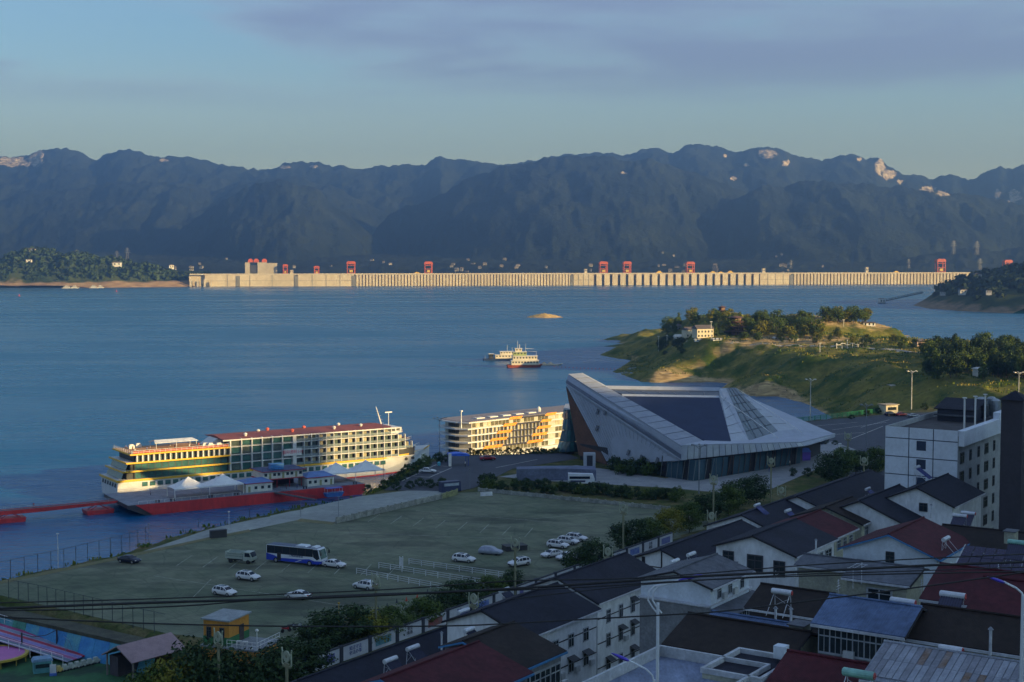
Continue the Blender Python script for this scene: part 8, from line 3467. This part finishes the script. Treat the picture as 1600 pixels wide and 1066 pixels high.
# dry slide with coloured lanes
sa, sb = P(-45, 962, 25.0), P(150, 1020, PG_Z + .4)
sl = thing('dry_slide', 'long multicoloured dry slide running down to the right', 'slide', sa)
dS = sb - sa
nS = Vector((dS.y, -dS.x, 0)).normalized()
cols_ = [M('lane_magenta', (0.34, 0.05, 0.16), .6), M('lane_grey', (0.20, 0.24, 0.33), .6), M('lane_crimson', (0.36, 0.03, 0.06), .6), M('lane_violet', (0.22, 0.18, 0.42), .6), M('lane_pink', (0.36, 0.10, 0.22), .6), M('lane_slate', (0.12, 0.16, 0.22), .6)]
for k in range(6):
    g = MB()
    a, b_ = nS * (k * 1.0), nS * (k * 1.0 + .92)
    g.slab([a, dS + a, dS + b_, b_], .15)
    g.build('lane', cols_[k], sl)
    g = MB()
    g.cyl(nS * (k + .96) + Vector((0, 0, .1)), dS + nS * (k + .96) + Vector((0, 0, .1)), .09, .09, 5)
    g.build('lane_divider', M('divider_lilac', (0.36, 0.34, 0.48), .6), sl)
g = MB()
for k in range(9):
    p = dS * (k / 9)
    g.cyl(p + nS * 3, p + nS * 3 - Vector((0, 0, 4)), .12, .12, 5)
g.build('support', dk, sl)
for off, lb_ in ((-.7, 'white railing on the far side of the coloured slide'), (6.9, 'white railing on the near side of the coloured slide')):
    t = thing('slide_railing', lb_, 'railing', sa)
    g = MB()
    for k in range(13):
        p = dS * (k / 12) + nS * off
        g.cyl(p - Vector((0, 0, .6)), p + Vector((0, 0, 1.3)), .045, .045, 5)
    g.build('post', rail_m, t)
    g = MB()
    for z in (.7, 1.3):
        g.cyl(nS * off + Vector((0, 0, z)), dS + nS * off + Vector((0, 0, z)), .04, .04, 5)
    g.build('rail', rail_m, t)
tp = P(-8, 1022, PG_Z + 1.2)
tr_ = thing('trampoline', 'big round pink trampoline with yellow rim at the left edge', 'trampoline', (tp.x, tp.y, PG_Z))
g = MB()
g.lathe([(4.4, 1.15), (4.4, 1.2)], 36)
g.build('mat', M('mat_pink', (0.46, 0.13, 0.36), .6, 0, .06, .4), tr_)
g = MB()
vs = []
N = 36
for rr, z in ((4.42, 1.05), (4.42, 1.3), (4.95, 1.3), (4.95, 1.0)):
    vs += [(rr * math.cos(2 * math.pi * i / N), rr * math.sin(2 * math.pi * i / N), z) for i in range(N)]
fs = []
for k in range(4):
    for i in range(N):
        fs.append((k * N + i, k * N + (i + 1) % N, ((k + 1) % 4) * N + (i + 1) % N, ((k + 1) % 4) * N + i))
g.add(vs, fs)
g.build('rim', M('rim_yellow', (0.42, 0.30, 0.04), .6), tr_)
for k in range(12):
    a = 2 * math.pi * k / 12
    g = MB()
    g.cyl((4.7 * math.cos(a), 4.7 * math.sin(a), 0), (4.7 * math.cos(a), 4.7 * math.sin(a), 1.0), .07, .07, 5)
    g.build('leg', M('leg_yellow', (0.36, 0.28, 0.04), .6), tr_)
hc = P(226, 1050, PG_Z)
ht = thing('ticket_hut', 'open hut with pale pinkish roof at the right of the playground', 'hut', hc, .9)
g = MB()
g.slab([(-3.2, -2.4, 2.3), (3.2, -2.4, 2.3), (3.2, 0, 3.7), (-3.2, 0, 3.7)], .12)
g.slab([(-3.2, 0, 3.7), (3.2, 0, 3.7), (3.2, 2.4, 2.3), (-3.2, 2.4, 2.3)], .12)
g.build('roof', M('roof_pinkish', (0.30, 0.21, 0.22), .8, 0, .12, .6), ht)
for sx in (-2.8, 2.8):
    for sy in (-2, 2):
        g = MB()
        g.cyl((sx, sy, 0), (sx, sy, 2.4), .1, .1, 6)
        g.build('post', M('hut_post', (0.2, 0.17, 0.15), .8), ht)
g = MB()
g.box(-2.6, 2.6, .6, 1.9, 0, 2.2)
g.build('back_wall', M('hut_dark', (0.06, 0.05, 0.06), .8), ht)
ht.scale = (1.55, 1.55, 1.35)
# blue hoarding beside the orange house
bh = thing('hoarding', 'blue and white picture hoarding between hut and orange house', 'sign', P(280, 1010, PG_Z), .35)
for k in range(2):
    g = MB()
    g.box(k * 2.7, k * 2.7 + 2.6, -.06, .06, .8, 3.6)
    g.build('board', mural[0] if k == 0 else M('board_violet', (0.16, 0.18, 0.42), .7, 0, .3, .8), bh)
for k in range(3):
    g = MB()
    g.cyl((k * 2.65, .1, 0), (k * 2.65, .1, 3.7), .07, .07, 5)
    g.build('post', rail_m, bh)
g = MB()
g.box(.4, 1.5, -.075, -.065, 1.4, 2.8)
g.build('picture', white_p, bh)
# swings, carts and the caterpillar ride
for k, (px, py, lb_) in enumerate(((108, 1026, 'blue swing frame left of the white ride carts, left'), (128, 1022, 'blue swing frame, second from left'), (147, 1018, 'blue swing frame, third from left'), (165, 1014, 'blue swing frame nearest the hut'))):
    t = thing('swing_frame', lb_, 'swing', P(px, py, PG_Z), .6, 'swing frames')
    m_ = M('swing_blue', (0.12, 0.24, 0.36), .5)
    for s_ in (-1, 1):
        g = MB()
        g.cyl((s_ * .9, 0, 0), (0, 0, 2.6), .05, .05, 5)
        g.build('leg', m_, t)
    g = MB()
    g.cyl((0, 0, 2.6), (0, 2.6, 2.6), .05, .05, 5)
    g.build('top_bar', m_, t)
    g = MB()
    g.cyl((-.2, 1.3, 2.6), (-.2, 1.3, .7), .02, .02, 4)
    g.cyl((.2, 1.3, 2.6), (.2, 1.3, .7), .02, .02, 4)
    g.box(-.3, .3, 1.15, 1.45, .62, .7)
    g.build('seat', m_, t)
for k in range(7):
    f = k / 6
    c = P(93 + 58 * f, 1051 - 14 * f, PG_Z)
    t = thing('ride_cart', ('yellow-nosed leading cart of the little ride train' if k == 0 else 'white cart of the little ride train on the turf'), 'cart', c, .75, 'ride train carts')
    g = MB()
    g.prof([(-.7, .25), (.7, .25), (.8, .8), (.3, .75), (.2, 1.3), (-.7, 1.3), (-.8, .8)], -.45, .45)
    g.build('body', M('cart_yellow', (0.5, 0.38, 0.12), .6) if k == 0 else M('cart_white', (0.42, 0.46, 0.40), .6), t)
    g = MB()
    for x in (-.45, .45):
        g.cyl((x, -.5, .22), (x, .5, .22), .22, .22, 8)
    g.build('wheel', tyre, t)
    t.scale = (.62, .62, .8)
t = thing('ride_booth', 'teal ticket booth beside the trampoline', 'booth', P(66, 1050, PG_Z), .4)
g = MB()
g.box(-1.3, 1.3, -.8, .8, 0, 1.8)
g.build('wall', M('booth_teal', (0.08, 0.26, 0.28), .6), t)
g = MB()
g.prof([(-1.5, 1.8), (1.5, 1.8), (1.2, 2.2), (-1.2, 2.2)], -1, 1)
g.build('roof', M('booth_blue', (0.16, 0.28, 0.42), .6), t)
g = MB()
g.box(-1.0, 1.0, -.83, -.8, .8, 1.4)
g.build('window', win_d, t)
t = thing('notice_stand', 'small white notice stand in front of the ride carts', 'sign', P(83, 1056, PG_Z), .3)
g = MB()
g.box(-.45, .45, -.04, .04, .4, 1.7)
g.build('board', pan_w, t)
g = MB()
g.box(-.5, .5, -.25, .25, 0, .4)
g.build('foot', M('foot_blue', (0.05, 0.12, 0.4), .6), t)
t = thing('gate_arch', 'dark red rope bridge frame left of the swing frames', 'frame', P(62, 1020, PG_Z), .3)
for x in (-2.6, 2.6):
    g = MB()
    g.cyl((x, 0, 0), (x, 0, 3.4), .16, .13, 6)
    g.build('post', M('post_dark', (0.03, 0.025, 0.03), .7), t)
g = MB()
g.tube([(-2.6, 0, 3.2), (-1, 0, 2.6), (1, 0, 2.7), (2.6, 0, 3.4)], .06, 5)
g.build('rope', M('post_dark', (0.03, 0.025, 0.03), .7), t)
g = MB()
g.box(-2.4, 2.4, -.5, .5, .2, .9)
g.build('platform', M('platform_maroon', (0.14, 0.03, 0.04), .7), t)
t = thing('flag_pole', 'yellow pole standing in the dark tree', 'pole', P(530, 1012, LOT))
g = MB()
g.cyl((0, 0, 0), (0, 0, 6.6), .09, .06, 6)
g.build('pole', M('pole_yellow', (0.45, 0.28, 0.02), .6), t)
g = MB()
g.box(-.15, .15, -.15, .15, 6.6, 6.8)
g.build('cap', M('pole_yellow', (0.45, 0.28, 0.02), .6), t)

# ------------------------------------------------------------------ clutter on walls, roofs and in the lanes
g = MB()
g.box(-.42, .42, -.32, 0, 0, .62)
g.cyl((-.05, -.34, .31), (-.05, -.32, .31), .25, .25, 12)
ACM = g.mesh('air_conditioner', M('ac_white', (0.48, 0.5, 0.5), .6, 0, .1, 1.5))
for o in [x for x in list(COL.objects) if x.name.split('.')[0] == 'house' and x.parent is None and x.location.y < 300]:
    w_ = [c for c in o.children if c.name.split('.')[0] == 'wall']
    wins = [c for c in w_[0].children if c.name.split('.')[0] == 'window'] if w_ else []
    for k, c in enumerate(wins):
        if RT.random() < .3 and abs(c.rotation_euler.z) < .1:
            put('air_conditioner', ACM, w_[0], (c.location.x + c.scale.x * .5 + .65, c.location.y, c.location.z - .2))
def clutter(px, py, y, kind, label):
    c = D(px, py, y)
    if kind == 'flue':
        t = thing('flue_pipe', label, 'pipe', c - Vector((0, 0, 1.2)), 0)
        g = MB()
        g.cyl((0, 0, -.6), (0, 0, 1.2), .11, .11, 7)
        g.build('pipe', gutter, t)
        g = MB()
        g.cyl((0, 0, 1.25), (0, 0, 1.45), .22, .05, 7)
        g.build('cowl', dk, t)
    elif kind == 'rack':
        t = thing('drying_rack', label, 'rack', c - Vector((0, 0, 1.4)), ST_RZ)
        g = MB()
        for x in (-1.2, 1.2):
            g.cyl((x, 0, -.8), (x, 0, 1.4), .04, .04, 5)
            g.cyl((x, -.6, 1.2), (x, .6, 1.2), .03, .03, 5)
        g.build('frame', gutter, t)
        g = MB()
        for y_ in (-.5, 0, .5):
            g.cyl((-1.2, y_, 1.2), (1.2, y_, 1.2), .02, .02, 4)
        g.build('line', gutter, t)
    elif kind == 'box':
        t = thing('roof_box', label, 'box', c - Vector((0, 0, .9)), ST_RZ)
        g = MB()
        g.box(-.8, .8, -.6, .6, -.5, .9)
        g.build('body', yelw, t)
        g = MB()
        g.box(-.95, .95, -.75, .75, .9, 1.0)
        g.build('lid', greyt, t)
    elif kind == 'aerial':
        t = thing('aerial', label, 'aerial', c - Vector((0, 0, 2.4)), ST_RZ)
        g = MB()
        g.cyl((0, 0, -.6), (0, 0, 2.4), .03, .03, 5)
        g.build('mast', gutter, t)
        g = MB()
        for k in range(4):
            g.cyl((-.5 + .1 * k, 0, 1.6 + .22 * k), (.5 - .1 * k, 0, 1.6 + .22 * k), .018, .018, 4)
        g.build('rod', gutter, t)
for px, py, y, kd, lb_ in ((1310, 905, 116, 'aerial', 'white aerial pole above the pale blue metal roof'), (1212, 952, 120, 'flue', 'short flue on the brown shed roof, left'), (1236, 953, 119, 'flue', 'short flue on the brown shed roof, right'), (1250, 975, 112, 'box', 'small box beside the ridge of the black brown roof'), (1205, 895, 150, 'rack', 'drying rack in the dark yard beside the white gable'),
                          (1340, 882, 140, 'rack', 'drying rack under the blue-edged gable'), (1560, 880, 130, 'aerial', 'aerial behind the photovoltaic array'), (1455, 790, 200, 'flue', 'flue at the foot of the tower block'), (1385, 768, 235, 'flue', 'pale flue on the long slate roof'), (905, 935, 172, 'flue', 'flue on the slate roof of the awninged house'),
                          (690, 990, 152, 'flue', 'flue on the dark red roof'), (1140, 880, 172, 'box', 'grey box on the sheet roof of the pale blue house'), (1548, 985, 100, 'flue', 'flue on the right brown roof'), (1580, 830, 165, 'box', 'box under the dark lift shaft'), (1105, 1030, 98, 'rack', 'drying rack on the flat roof terrace'),
                          (1440, 905, 128, 'aerial', 'aerial on the lean-to below the blue-edged gable'), (1275, 845, 178, 'flue', 'flue on the red roof patch'), (640, 1045, 138, 'aerial', 'aerial at the bottom centre left')):
    clutter(px, py, y, kd, lb_)
